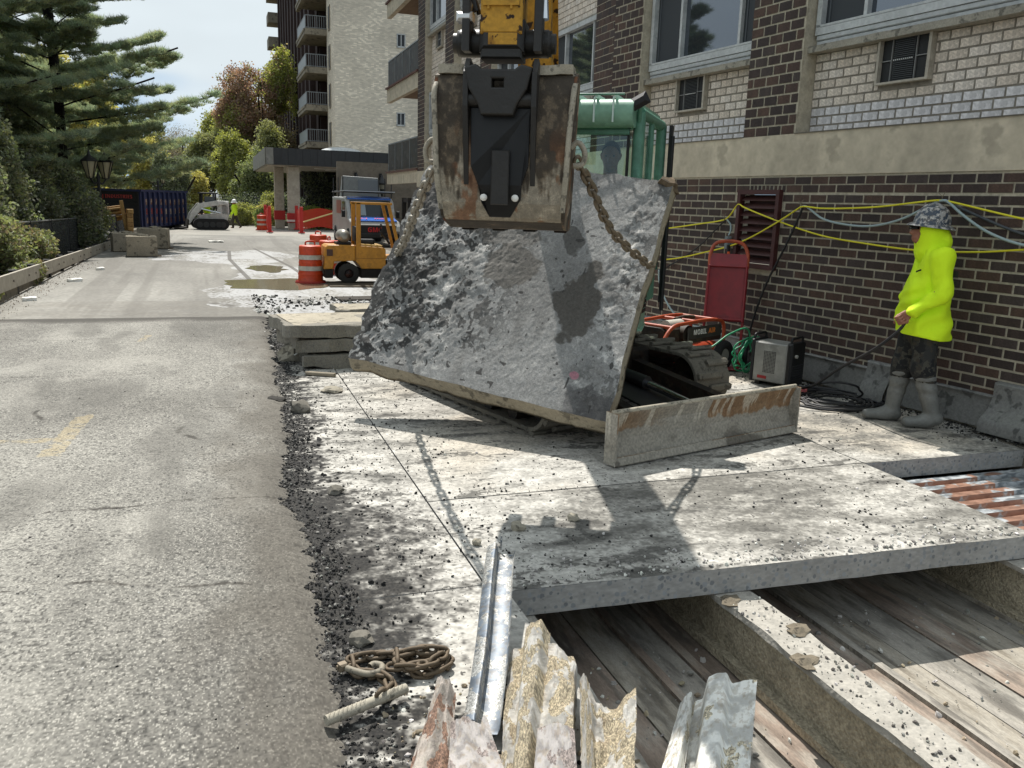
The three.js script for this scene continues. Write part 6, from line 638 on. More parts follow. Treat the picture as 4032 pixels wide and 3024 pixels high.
scrap('rusty curled sheet at the left end of the scrap', [[[[0.636, 0.076, -2.492], [0.722, 0.085, -2.518], [0.587, 0.077, -2.076], [0.458, 0.072, -2.121]], [-0.02, 0.03, 0.045, 0.01, -0.03], 0.022, 8, tinR, 0.08, null, 0.3]]); scrap('grey purple torn sheet in front of the galvanised channel', [[[[0.648, 0.07, -2.302], [0.765, 0.082, -2.285], [0.731, 0.102, -1.998], [0.571, 0.096, -2.053]], [0, 0.012, -0.006, 0.01], 0.014, 9, tinP, 0.09, null, 0.6]]);
{ const o = thing('metal_channel', 'long galvanised channel lying across the corner of the opening', 'channel', [0.74, 0.05, -2.3]); const P = [[-0.056, -0.012], [-0.05, 0.03], [-0.018, 0.046], [-0.01, 0.04], [-0.004, -0.006], [0.006, -0.014], [0.062, -0.012], [0.07, 0.012]]; const a = V3(0, 0, 0), b = V3(0.385, 0.185, -0.94); const d = b.clone().sub(a).normalize(), r = d.clone().cross(V3(0, 1, 0)).normalize(), u = r.clone().cross(d); const N = 60, pos = [], idx = []; for (let s = 0; s < 2; s++) for (let i = 0; i <= N; i++) for (let j = 0; j < P.length; j++) { const t = i / N * (1 - 0.03 * vn(j * 3.1, 5)), c = a.clone().lerp(b, t).addScaledVector(r, P[j][0] + 0.006 * Math.sin(t * 5)).addScaledVector(u, P[j][1] + 0.01 * Math.sin(t * 2.4) - (s ? 0.003 : 0) + 0.004 * (fbm(t * 9, j, 3) - 0.5)); pos.push(c.x, c.y, c.z); } const K = P.length, q = (N + 1) * K; for (let s = 0; s < 2; s++) for (let i = 0; i < N; i++) for (let j = 0; j < K - 1; j++) { const e = s * q + i * K + j; if (s) idx.push(e, e + 1, e + K, e + 1, e + K + 1, e + K); else idx.push(e, e + K, e + 1, e + 1, e + K, e + K + 1); } const g = new THREE.BufferGeometry(); g.setAttribute('position', new THREE.Float32BufferAttribute(pos, 3)); g.setAttribute('uv', new THREE.Float32BufferAttribute(new Float32Array(pos.length / 3 * 2), 2)); g.setIndex(idx); g.computeVertexNormals(); part(o, 'channel_web', g, galv, 'spangled galvanised steel'); part(o, 'bent_tip', [rod([0.385, 0.19, -0.94], [0.39, 0.25, -0.95], 0.004), tr(cb(0.05, 0.004, 0.03, 0.001), 0.35, 0.215, -0.93, 0.4, 0.3, 0.5)], galv); }
// rod, hook and chain heap
{ const o = thing('ribbed_pin', 'short thick ribbed steel bar with a chain link on it', 'steel bar', [0.28, 0.045, -2.5]); const d = V3(0.29, 0.0, -0.11); const gs = [rod([0, 0, 0], d, 0.018, 0.018, 16)]; for (let i = 0; i < 18; i++) { const t = 0.04 + i * 0.053; if (t > 0.5 && t < 0.68) continue; gs.push(tr(new THREE.TorusGeometry(0.0175, 0.0035, 6, 16), d.x * t, 0, d.z * t, 0, 1.25, 0)); } part(o, 'bar', gs, mat([206, 200, 186], { map: scaled(concT, 4), roughness: 0.85 })); }
chain('rusty chain heap on the deck beside the ribbed bar', [[0.47, 0.07, -2.57], [0.5, 0.03, -2.63], [0.53, 0.02, -2.69], [0.5, 0.02, -2.76], [0.43, 0.02, -2.8], [0.42, 0.03, -2.87], [0.5, 0.02, -2.9], [0.58, 0.025, -2.88], [0.7, 0.02, -2.83], [0.77, 0.02, -2.79], [0.74, 0.025, -2.74], [0.66, 0.02, -2.73], [0.6, 0.035, -2.76], [0.58, 0.05, -2.82], [0.66, 0.05, -2.84], [0.75, 0.055, -2.8], [0.72, 0.055, -2.75], [0.62, 0.05, -2.74], [0.55, 0.03, -2.79]], 0.05, 0.86, 2, 'chain_heap');
{ const o = thing('grab_hook', 'worn grey clevis grab hook lying in front of the chain heap', 'hook', [0.43, 0.02, -2.77], 0.3); part(o, 'hook_body', tube([[-0.02, 0.012, -0.06], [0.0, 0.012, -0.02], [0.03, 0.012, 0.02], [0.075, 0.012, 0.025], [0.095, 0.012, -0.005], [0.075, 0.012, -0.03], [0.055, 0.012, -0.022]], 0.012, 40, 10), mat([176, 168, 152], { map: scaled(concT, 4), roughness: 0.7 })); part(o, 'clevis', [cb(0.03, 0.03, 0.035, 0.006, -0.03, 0.014, -0.075), rod([-0.05, 0.014, -0.08], [-0.01, 0.014, -0.08], 0.008)], chainM[0]); }
console.log('near ready');
// ---------- road edge on the left ----------
const railY = (z) => 0.42 - 0.0139 * (-z - 14.4);
const boardM = mat([206, 200, 188], { map: scaled(grimeT, 0.6), roughness: 0.8 }), postM = mat([34, 34, 34], { roughness: 0.7, map: grimeT });
struct('planting_bed', (() => { const g = new THREE.PlaneGeometry(26, 90, 30, 60).rotateX(-Math.PI / 2).translate(-16.45, -0.02, -44); const p = g.attributes.position; for (let i = 0; i < p.count; i++) { const x = p.getX(i); p.setY(i, 0.02 + 0.25 * (fbm(x * 0.4, p.getZ(i) * 0.4, 3) - 0.5) - 0.12 * Math.max(0, -x - 4)); } g.computeVertexNormals(); return g; })(), mat([84, 74, 54], { map: scaled(grimeT, 0.7), roughness: 1, bumpMap: bumpT, bumpScale: 0.03 }), 'leaf litter bed behind the guard rail');
{ const o = thing('kerb', 'low concrete kerb under the guard rail', 'kerb', [-3.2, 0, -24]); for (let i = 0; i < 16; i++) part(o, 'kerb_stone', rough(cb(0.2, 0.16, 2.38, 0.02, 0.02 * Math.sin(i), 0.09, 14.3 - i * 2.4), 0.008, 2), mat([150, 144, 132], { map: concT, roughness: 0.95 })); }
{ const o = thing('guard_rail', 'long pale guard rail on black posts along the left kerb', 'guard rail', [-3.05, 0, -24]); for (let i = 0; i < 9; i++) { const z0 = -10.6 - i * 3.0, z1 = z0 - 3.0; part(o, 'rail_board', [beam([0, railY(z0) - 0.12, z0 + 24], [0, railY(z1) - 0.12, z1 + 24.004], 0.05, 0.235)], boardM); part(o, 'bolts', [0.3, 1.5, 2.7].map((q) => cyl(0.02, 0.02, 8, 0.03, railY(z0 - q) - 0.12, z0 + 24 - q, 0, Math.PI / 2)), mat([96, 90, 80])); for (const q of [0.6, 2.1]) part(o, 'post', cb(0.12, 0.5, 0.12, 0.01, -0.09, railY(z0 - q) - 0.24, z0 + 24 - q), postM); } }
{ const o = thing('mesh_fence', 'dark screened chain-link fence behind the guard rail', 'fence', [-3.7, 0, -28]); const top = (z) => 1.06 - 0.0145 * (-z - 18); const fab = mat([36, 40, 40], { roughness: 0.9, transparent: true, opacity: 0.78 }), pm = mat([26, 28, 28], { roughness: 0.5, metalness: 0.4 });
  for (let i = 0; i < 10; i++) { const z0 = -15.5 - i * 2.5, z1 = z0 - 2.5; part(o, 'post', rod([0, -0.1, z0 + 28], [0, top(z0) + 0.03, z0 + 28], 0.03), pm); part(o, 'top_rail', rod([0, top(z0), z0 + 28], [0, top(z1), z1 + 28], 0.02), mat([120, 122, 120], { metalness: 0.5, roughness: 0.4 })); const g = new THREE.PlaneGeometry(2.42, 1, 10, 4).rotateY(Math.PI / 2); const p = g.attributes.position; for (let k = 0; k < p.count; k++) { const zz = (z0 + z1) / 2 + p.getZ(k); p.setXYZ(k, 0.02 + 0.015 * (fbm(zz * 3, p.getY(k) * 3, 2) - 0.5), mix(0.02, top(zz) - 0.03, p.getY(k) + 0.5), zz + 28); } g.computeVertexNormals(); part(o, 'screen_panel', g, fab); } }
// ---------- blocks, dumpster, loader, timber ----------
const blockM = mat([196, 186, 168], { map: scaled(concT, 0.7), roughness: 0.95, bumpMap: bumpT, bumpScale: 0.006 });
for (const [x, z, s, t, l] of [[-1.88, -25.0, 0.76, 0.1, 'nearest chamfered concrete barrier block by the guard rail'], [-1.78, -28.6, 0.86, -0.05, 'larger concrete barrier block behind the nearest one'], [-2.45, -27.0, 0.74, 0.2, 'concrete barrier block between the other two, half hidden']]) { const o = thing('concrete_block', l, 'concrete block', [x, 0, z], t, 'concrete barrier blocks'); const c = 0.12 * s; part(o, 'block', prism([[-0.5 * s + c, -0.5 * s], [0.5 * s - c, -0.5 * s], [0.5 * s, -0.5 * s + c], [0.5 * s, 0.5 * s], [-0.5 * s, 0.5 * s], [-0.5 * s, -0.5 * s + c]], 0.7 * s, { bev: 0.02 }).rotateX(-Math.PI / 2).rotateY(Math.PI).translate(0, 0.39 * s, 0), blockM); part(o, 'skid', [bx(s * 1.15, 0.04, 0.12, 0.05, 0.02, 0.25 * s), bx(s * 1.15, 0.04, 0.12, 0.05, 0.02, -0.2 * s)], mat([96, 82, 62])); part(o, 'spilled_concrete', [tr(chunk(0.16 * s, 5, 0.4), 0, 0.75 * s, 0), tr(chunk(0.1 * s, 9, 0.5), 0.2 * s, 0.75 * s, 0.1)], blockM); }
const navy = mat([30, 40, 84], { map: scaled(grimeT, 0.5), roughness: 0.55 }), navyD = mat([24, 32, 66], { map: scaled(dirtT, 0.4), roughness: 0.7 });
{ const o = thing('dumpster', 'navy blue roll-off dumpster with ribbed side beside the loader', 'dumpster', [-3.05, 0, -41.5], -0.31); const L = 5.8, W = 2.2, Hh = 1.68; // x negative: left end face towards us; z negative: long side away
  part(o, 'shell', [bx(0.06, Hh - 0.1, L, -0.03, 0.12 + Hh / 2, -L / 2), bx(0.06, Hh - 0.1, L, -W + 0.03, 0.12 + Hh / 2, -L / 2), bx(W - 0.12, 0.06, L, -W / 2, 0.16, -L / 2), bx(W - 0.12, Hh - 0.1, 0.06, -W / 2, 0.12 + Hh / 2, -L + 0.03)], navy); const d = part(o, 'end_door', bx(W - 0.12, Hh - 0.14, 0.06, -W / 2, 0.12 + Hh / 2, -0.03), navyD); part(d, 'door_frame', [bx(0.08, Hh - 0.1, 0.06, -W + 0.1, 0.95, 0.03), bx(0.08, Hh - 0.1, 0.06, -0.1, 0.95, 0.03), bx(W - 0.3, 0.08, 0.06, -W / 2, 0.62, 0.03), bx(W - 0.3, 0.08, 0.06, -W / 2, 1.2, 0.03)], navyD); part(d, 'lettering', text('A-J INDUSTRIES', 0.15).translate(-W / 2, 1.5, 0.04), mat([150, 52, 48], { roughness: 0.8 }));
  for (let i = 0; i < 10; i++) part(o, 'rib', cb(0.1, Hh - 0.16, 0.12, 0.015, 0.05, 0.12 + Hh / 2, -0.25 - i * 0.58), navy); part(o, 'top_rim', [bx(0.12, 0.1, L + 0.1, 0, Hh + 0.1, -L / 2), bx(W, 0.1, 0.12, -W / 2, Hh + 0.1, 0)], navy); part(o, 'rail', [bx(0.15, 0.12, L, -0.4, 0.06, -L / 2), bx(0.15, 0.12, L, -W + 0.4, 0.06, -L / 2)], postM);
  for (let i = 0; i < 9; i++) for (const [y, c] of [[1.28, [190, 170, 160]], [0.86, i < 4 ? [186, 74, 60] : [200, 190, 184]], [0.46, [176, 150, 140]]]) part(o, 'stencil_patch', bx(0.006, 0.26, 0.3, 0.006, y + 0.02 * Math.sin(i), -0.54 - i * 0.58), mat(c, { roughness: 0.8, map: scaled(rustT, 1.5) })); }
{ const o = thing('skid_steer', 'white tracked skid steer loader parked beside the dumpster', 'loader', [-0.25, 0, -45.6], 0.12); const wh = mat([224, 226, 226], { map: scaled(grimeT, 0.6), roughness: 0.45 }); // x to the right is its rear
  const st = (r, l) => { const p = []; for (let i = 0; i <= 12; i++) { const a = -Math.PI / 2 + Math.PI * i / 12; p.push([l + r * Math.cos(a), r + r * Math.sin(a)]); } for (let i = 0; i <= 12; i++) { const a = Math.PI / 2 + Math.PI * i / 12; p.push([-l + r * Math.cos(a), r + r * Math.sin(a)]); } return p; };
  for (const z of [0.55, -0.55]) { const t = part(o, 'track', prism(st(0.26, 0.58), 0.36, { bev: 0.01 }).translate(0.05, 0, z), mat([28, 28, 28], { roughness: 0.9 })); part(t, 'track_wheels', [-0.5, -0.2, 0.1, 0.4, 0.6].map((x) => cyl(0.14, 0.38, 14, x, 0.24, z, Math.PI / 2)), mat([50, 50, 50])); }
  part(o, 'body', [prism([[-0.5, 0.45], [0.85, 0.45], [0.95, 0.75], [0.9, 1.2], [0.45, 1.25], [0.3, 0.8], [-0.5, 0.7]], 0.9, { bev: 0.03 })], wh); part(o, 'rear_hood', cb(0.4, 0.7, 0.9, 0.05, 0.75, 1.05, 0), wh); part(o, 'rear_grille', cb(0.02, 0.5, 0.7, 0.005, 0.965, 1.0, 0), blackM);
  part(o, 'cab_frame', [...[[-0.35, 0.4], [0.35, 0.4], [-0.35, -0.4], [0.35, -0.4]].map(([x, z]) => rod([x, 0.7, z], [x * 0.9, 1.72, z], 0.045)), cb(0.85, 0.08, 0.95, 0.02, 0, 1.76, 0)], blackM); part(o, 'side_screen', bx(0.5, 0.5, 0.02, 0.05, 1.35, 0.41), mat([70, 74, 76], { roughness: 0.6 }));
  for (const z of [0.52, -0.52]) part(o, 'lift_arm', prism([[0.75, 1.35], [0.9, 1.2], [0.5, 1.15], [-0.3, 1.0], [-0.75, 0.5], [-0.95, 0.2], [-1.05, 0.25], [-0.9, 0.7], [-0.5, 1.2], [0.3, 1.36]], 0.1, { bev: 0.015 }).translate(0, 0.05, z), wh); part(o, 'bucket', prism([[-1.0, 0.45], [-1.05, 0.05], [-1.65, 0.02], [-1.65, 0.06], [-1.12, 0.12], [-1.05, 0.5]], 1.6, { bev: 0.005 }), mat([84, 80, 72], { map: dirtT })); part(o, 'lift_cylinder', rod([0.5, 0.8, 0.6], [-0.4, 1.0, 0.6], 0.04), chrome);
  const dr = thing('person', 'loader driver in yellow shirt sitting in the skid steer', 'person', [-0.3, 0.62, -45.6], Math.PI); const H = [0.04, 0.78, 0]; part(dr, 'body', surfaceNets(field([[[0, 0.1, 0], [0, 0.5, 0], 0.12, 0.13], [[0, 0.5, -0.16], [0.2, 0.3, -0.2], 0.06, 0.04], [[0, 0.5, 0.16], [0.2, 0.3, 0.2], 0.06, 0.04], [[0, 0.5, 0], H, 0.06, 0.06], [H, [0.1, 0.12, 0.085]], [[0, 0.08, -0.1], [0.36, 0.08, -0.1], 0.08, 0.06], [[0, 0.08, 0.1], [0.36, 0.08, 0.1], 0.08, 0.06]], 0.04), [-0.2, -0.05, -0.3], [0.5, 1.0, 0.3], 0.03), skinM); part(dr, 'shirt', surfaceNets(field([[[0, 0.12, 0], [0, 0.5, 0], 0.14, 0.15], [[0, 0.5, -0.16], [0.16, 0.33, -0.2], 0.08, 0.06], [[0, 0.5, 0.16], [0.16, 0.33, 0.2], 0.08, 0.06]], 0.04), [-0.25, -0.05, -0.35], [0.4, 0.8, 0.35], 0.03), mat([190, 224, 30], { roughness: 0.8 })); }
{ const o = thing('timber_stack', 'stack of tan boards and timber behind the end of the fence', 'timber', [-3.55, 0, -37.5], 0.1); const wm = [mat([196, 160, 106], { map: grimeT, roughness: 0.9 }), mat([176, 140, 92], { map: grimeT, roughness: 0.9 })]; const R = RNG(8); for (let i = 0; i < 8; i++) part(o, 'plank', cb(0.9, 0.07, 0.24, 0.01, -0.4 + 0.1 * R(), 0.55 + i * 0.075, -0.3 * R(), 0, 0.3 * R(), 0.16), wm[i % 2]); for (let i = 0; i < 6; i++) part(o, 'stacked_block', cb(0.24, 0.17, 0.3, 0.02, 0.32 + 0.05 * R(), 0.1 + i * 0.17, 0.1, 0, 0.3 * R(), 0), wm[(i + 1) % 2]); part(o, 'leaning_board', cb(0.14, 1.3, 0.05, 0.01, 0.15, 0.72, 0.15, 0, 0, 0.12), wm[0]); }
solo('white_bucket', 'white plastic bucket on the ground by the fence', 'bucket', lathe([[0, 0], [0.11, 0], [0.13, 0.27], [0.14, 0.28], [0.14, 0.26], [0.12, 0.26]], 20), mat([222, 222, 216], { roughness: 0.5 }), [-3.42, 0.1, -30.5]);
// ---------- traffic drums ----------
const drumO = mat([226, 74, 22], { roughness: 0.5, map: scaled(grimeT, 1.2) }), drumW = mat([214, 210, 202], { roughness: 0.4, map: grimeT });
function drum(label, x, z, k) { const o = thing('traffic_drum', label, 'traffic drum', [x, 0.02, z], k, 'orange traffic drums by the forklift'); const R = (y) => 0.235 - 0.06 * y; const body = [[0.0, 0.0], [0.29, 0.0], [0.29, 0.035], [0.25, 0.05], [0.245, 0.16], [0.25, 0.165], [0.25, 0.2], [0.235, 0.21], [0.23, 0.4], [0.236, 0.405], [0.236, 0.42], [0.225, 0.43], [0.222, 0.58], [0.222, 0.72], [0.2, 0.755], [0.0, 0.76]]; part(o, 'body', lathe(body, 32), drumO, 'orange ribbed drum'); for (const [y, h] of [[0.3, 0.09], [0.52, 0.09]]) part(o, 'reflective_band', lathe([[0.252 - 0.035 * y, y - h / 2], [0.25 - 0.035 * y, y + h / 2]], 32), drumW); part(o, 'base_ring', lathe([[0.3, 0], [0.31, 0.02], [0.29, 0.05]], 32), mat([150, 40, 30], { roughness: 0.8 })); part(o, 'handle', tube([[-0.1, 0.75, 0], [-0.09, 0.82, 0], [0.09, 0.82, 0], [0.1, 0.75, 0]], 0.018, 16, 8), drumO); }
drum('nearest orange traffic drum, fully in view left of the forklift', 1.81, -17.5, 0.3); drum('orange traffic drum half hidden just behind the forklift’s tail', 2.45, -19.6, 1.2); drum('farthest orange traffic drum beside the van', 2.55, -22.6, 2.2);
drum('orange traffic drum beside the netting at the canopy', 2.25, -44.5, 0.7);
// ---------- forklift ----------
{ const o = thing('forklift', 'yellow forklift with roof guard and grey gas bottle', 'forklift', [2.05, 0.02, -17.55]); const fy = mat([218, 152, 42], { map: scaled(grimeT, 1.1), roughness: 0.5 }), fk = mat([58, 52, 46], { map: dirtT, roughness: 0.8 }); const D = 0.72;
  const arch = []; for (let i = 0; i <= 10; i++) { const a = Math.PI * i / 10; arch.push([0.49 + 0.26 * Math.cos(Math.PI - a) , 0.2 + 0.27 * Math.sin(a)]); }
  part(o, 'counterweight', prism([[0.0, 0.3], [0.02, 0.52], [0.0, 0.56], [0.03, 0.74], [0.08, 0.78], [0.6, 0.78], [0.62, 0.74], [0.62, 0.47], [0.2, 0.45], [0.17, 0.3]], D, { bev: 0.02 }), fy, 'yellow rounded counterweight'); part(o, 'tail_lamp', cb(0.12, 0.13, 0.02, 0.005, 0.11, 0.63, D / 2 + 0.004), mat([70, 42, 30], { roughness: 0.4 }));
  part(o, 'body', [prism([[0.62, 0.47], [0.7, 0.38], [0.75, 0.31], [1.24, 0.31], [1.24, 0.7], [1.2, 0.74], [0.62, 0.78]], D, { bev: 0.015 }), cb(0.3, 0.06, D, 0.01, 1.36, 0.54, 0)], fy); part(o, 'hood_cover', cb(0.46, 0.05, D - 0.08, 0.015, 0.95, 0.775, 0, 0, 0, -0.06), mat([222, 178, 90], { map: grimeT, roughness: 0.6 })); part(o, 'skirt', [prism([[0.02, 0.12], [0.17, 0.12], [0.19, 0.3], [0.02, 0.3]], D - 0.02, { bev: 0.01 }), prism([[0.74, 0.12], [1.6, 0.12], [1.6, 0.31], [0.74, 0.31]], D - 0.04, { bev: 0.01 })], fk); part(o, 'panel_seam', [bx(0.008, 0.32, 0.004, 0.63, 0.63, D / 2 + 0.002), bx(0.6, 0.006, 0.004, 0.93, 0.52, D / 2 + 0.002)], mat([110, 74, 26]));
  for (const z of [D / 2 - 0.08, -D / 2 + 0.08]) { const t = part(o, 'rear_wheel', tr(lathe([[0.09, -0.08], [0.19, -0.08], [0.21, -0.05], [0.21, 0.05], [0.19, 0.08], [0.09, 0.08]], 32), 0.49, 0.21, z, Math.PI / 2), mat([52, 50, 47], { map: grimeT, roughness: 0.9 }), 'dusty solid tyre'); part(t, 'rim', tr(lathe([[0.0, -0.06], [0.035, -0.06], [0.035, -0.04], [0.09, -0.03], [0.095, 0.06], [0.035, 0.045], [0.035, 0.07], [0, 0.07]], 24), 0.49, 0.21, z, Math.PI / 2), mat([122, 74, 58], { map: dirtT, roughness: 0.7 })); part(o, 'front_wheel', tr(lathe([[0.09, -0.1], [0.24, -0.1], [0.26, -0.06], [0.26, 0.06], [0.24, 0.1], [0.09, 0.1]], 32), 1.55, 0.26, z, Math.PI / 2), mat([52, 50, 47], { roughness: 0.9 })); }
  for (const z of [D / 2 - 0.03, -D / 2 + 0.03]) { part(o, 'guard_post', cb(0.09, 0.86, 0.06, 0.008, 0.69, 1.2, z), fy); part(o, 'guard_post', beam([1.3, 1.6, z], [1.52, 0.7, z], 0.05, 0.06), fy); part(o, 'guard_rail', cb(0.74, 0.05, 0.06, 0.008, 1.0, 1.615, z), fy); } for (let i = 0; i < 6; i++) part(o, 'guard_slat', cb(0.03, 0.02, D - 0.12, 0.004, 0.72 + i * 0.12, 1.62, 0), fy);
  part(o, 'gas_bottle', tr(lathe([[0, -0.26], [0.08, -0.25], [0.125, -0.2], [0.13, -0.05], [0.128, 0], [0.13, 0.05], [0.125, 0.2], [0.08, 0.25], [0.07, 0.25], [0.06, 0.28], [0, 0.28]], 24), 0.42, 0.955, 0.02, Math.PI / 2), mat([176, 174, 166], { map: grimeT, roughness: 0.4, metalness: 0.4 })); part(o, 'bottle_cradle', [bx(0.3, 0.05, 0.4, 0.42, 0.81, 0)], blackM); part(o, 'steering_wheel', [tr(new THREE.TorusGeometry(0.12, 0.013, 8, 24), 1.2, 1.08, 0.05, 0, Math.PI / 2, 0).rotateZ(0), rod([1.2, 1.06, 0.05], [1.38, 0.8, 0.05], 0.025)], blackM); part(o, 'seat', [cb(0.36, 0.1, 0.4, 0.03, 0.86, 0.84, 0), cb(0.08, 0.3, 0.4, 0.03, 0.68, 1.0, 0)], blackM); part(o, 'mast', [bx(0.09, 1.7, 0.07, 1.75, 0.9, 0.28), bx(0.09, 1.7, 0.07, 1.75, 0.9, -0.28), bx(0.05, 0.08, 0.6, 1.75, 1.7, 0)], fk); part(o, 'fork', [bx(0.9, 0.04, 0.1, 2.25, 0.06, 0.18), bx(0.05, 0.5, 0.1, 1.83, 0.3, 0.18)], fk); part(o, 'fork', [bx(0.9, 0.04, 0.1, 2.25, 0.06, -0.18), bx(0.05, 0.5, 0.1, 1.83, 0.3, -0.18)], fk); }
solo('plywood_sheet', 'flat board lying on the ground under the forklift’s rear wheel', 'board', [bx(1.7, 0.02, 1.0), bx(0.9, 0.018, 0.9, 1.25, 0.0, -0.1)], mat([132, 122, 106], { map: scaled(boardTs[0], 0.8), roughness: 0.9 }), [2.95, 0.033, -17.0], -0.05);
solo('plywood_sheet', 'flat dark board lying on the rubble behind the single slab', 'board', bx(1.3, 0.02, 0.5), mat([92, 84, 72], { map: scaled(boardTs[1], 0.8), roughness: 0.9 }), [2.6, 0.035, -14.6], 0.1);
// ---------- van ----------
{ const o = thing('van', 'white and blue work van with roof rack facing us behind the forklift', 'van', [5.55, 0.02, -31], 0.0); const wp2 = mat([206, 208, 210], { roughness: 0.3, map: scaled(grimeT, 0.5) }), bl = mat([40, 110, 210], { roughness: 0.25, clearcoat: 0.6 }), gl = mat([34, 42, 46], { roughness: 0.06, metalness: 0.3 });
  const side = [[-0.3, 0.35], [0.1, 0.3], [0.15, 0.75], [0.0, 0.88], [-0.75, 1.0], [-1.2, 1.62], [-1.5, 1.72], [-4.9, 1.75], [-5.0, 0.4]]; const g = prism(side, 1.8, { bev: 0.05 }); g.rotateY(-Math.PI / 2); part(o, 'body', g.translate(0, 0.02, 0), wp2, 'white van body'); // +z is the nose
  part(o, 'hood', tr(cb(1.6, 0.03, 0.78, 0.012), 0, 0.985, -0.36, 0.16), bl, 'blue hood with red letters'); part(o, 'hood_lettering', [tr(text('A-J', 0.16).rotateX(-Math.PI / 2 + 0.16), -0.4, 1.01, -0.25), tr(text('IND', 0.16).rotateX(-Math.PI / 2 + 0.16), 0.2, 1.01, -0.25)], mat([214, 52, 50])); part(o, 'roof_front', tr(cb(1.62, 0.05, 0.4, 0.02), 0, 1.735, -1.45, 0.22), bl); part(o, 'windscreen', tr(bx(1.52, 0.74, 0.02), 0, 1.345, -0.96, -0.63), gl); part(o, 'sun_visor_sheet', tr(bx(0.5, 0.62, 0.01), -0.45, 1.35, -0.945, -0.63), mat([140, 150, 152], { roughness: 0.5 })); part(o, 'grille', [cb(1.5, 0.34, 0.06, 0.02, 0, 0.62, 0.16)], blackM); part(o, 'badge', text('GMC', 0.17).translate(-0.05, 0.62, 0.2), mat([196, 40, 44])); part(o, 'bumper', cb(1.78, 0.18, 0.16, 0.03, 0, 0.4, 0.18), blackM);
  for (const s of [-1, 1]) { part(o, 'headlight', cb(0.24, 0.2, 0.05, 0.015, s * 0.76, 0.66, 0.165), mat([210, 214, 214], { roughness: 0.1 })); part(o, 'mirror', cb(0.12, 0.26, 0.2, 0.03, s * 1.02, 1.15, -0.95), blackM); part(o, 'side_window', bx(0.02, 0.46, 0.8, s * 0.902, 1.36, -1.75), gl); part(o, 'side_window', bx(0.02, 0.5, 1.2, s * 0.902, 1.38, -3.0), mat([150, 74, 60], { roughness: 0.3 }), 'reddish lettered window'); for (const z of [-0.55, -4.0]) { const t = part(o, 'wheel', tr(lathe([[0.12, -0.12], [0.3, -0.12], [0.33, -0.08], [0.33, 0.08], [0.3, 0.12], [0.12, 0.12]], 24), s * 0.82, 0.32, z, 0, 0, Math.PI / 2), mat([30, 30, 30], { roughness: 0.9 })); part(t, 'rim', cyl(0.16, 0.2, 16, s * 0.84, 0.32, z, 0, Math.PI / 2), mat([150, 150, 150], { metalness: 0.6, roughness: 0.4 })); } }
  part(o, 'roof_rack', [...[-1.7, -2.6, -3.5, -4.4].map((z) => rod([-0.95, 1.95, z], [0.95, 1.95, z], 0.025)), rod([-0.92, 1.95, -1.5], [-0.92, 1.95, -4.7], 0.03), rod([0.92, 1.95, -1.5], [0.92, 1.95, -4.7], 0.03), ...[-1.7, -3.0, -4.4].flatMap((z) => [rod([-0.92, 1.75, z], [-0.92, 2.5, z], 0.022), rod([0.92, 1.75, z], [0.92, 2.5, z], 0.022)]), bx(0.9, 0.04, 1.4, 0.2, 1.99, -2.4)], blackM); part(o, 'rack_board', bx(1.9, 0.03, 0.9, 0, 1.98, -1.6), mat([186, 190, 190], { roughness: 0.5 })); }
{ const o = thing('equipment_box', 'grey metal equipment box standing behind the van', 'box', [6.0, 0, -37.2], -0.1); const g = prism([[-0.85, 0], [0.85, 0], [0.7, 0.85], [-0.75, 0.9]], 1.4, { bev: 0.03 }); part(o, 'housing', g.translate(0, 1.75, 0), mat([132, 138, 142], { map: grimeT, roughness: 0.5 })); part(o, 'stand', [bx(1.5, 1.75, 1.2, 0, 0.875, 0)], mat([60, 58, 54])); part(o, 'side_panel', tr(cb(0.85, 0.7, 0.02, 0.01), 0.3, 2.16, 0.71), mat([92, 98, 104], { roughness: 0.45 })); }
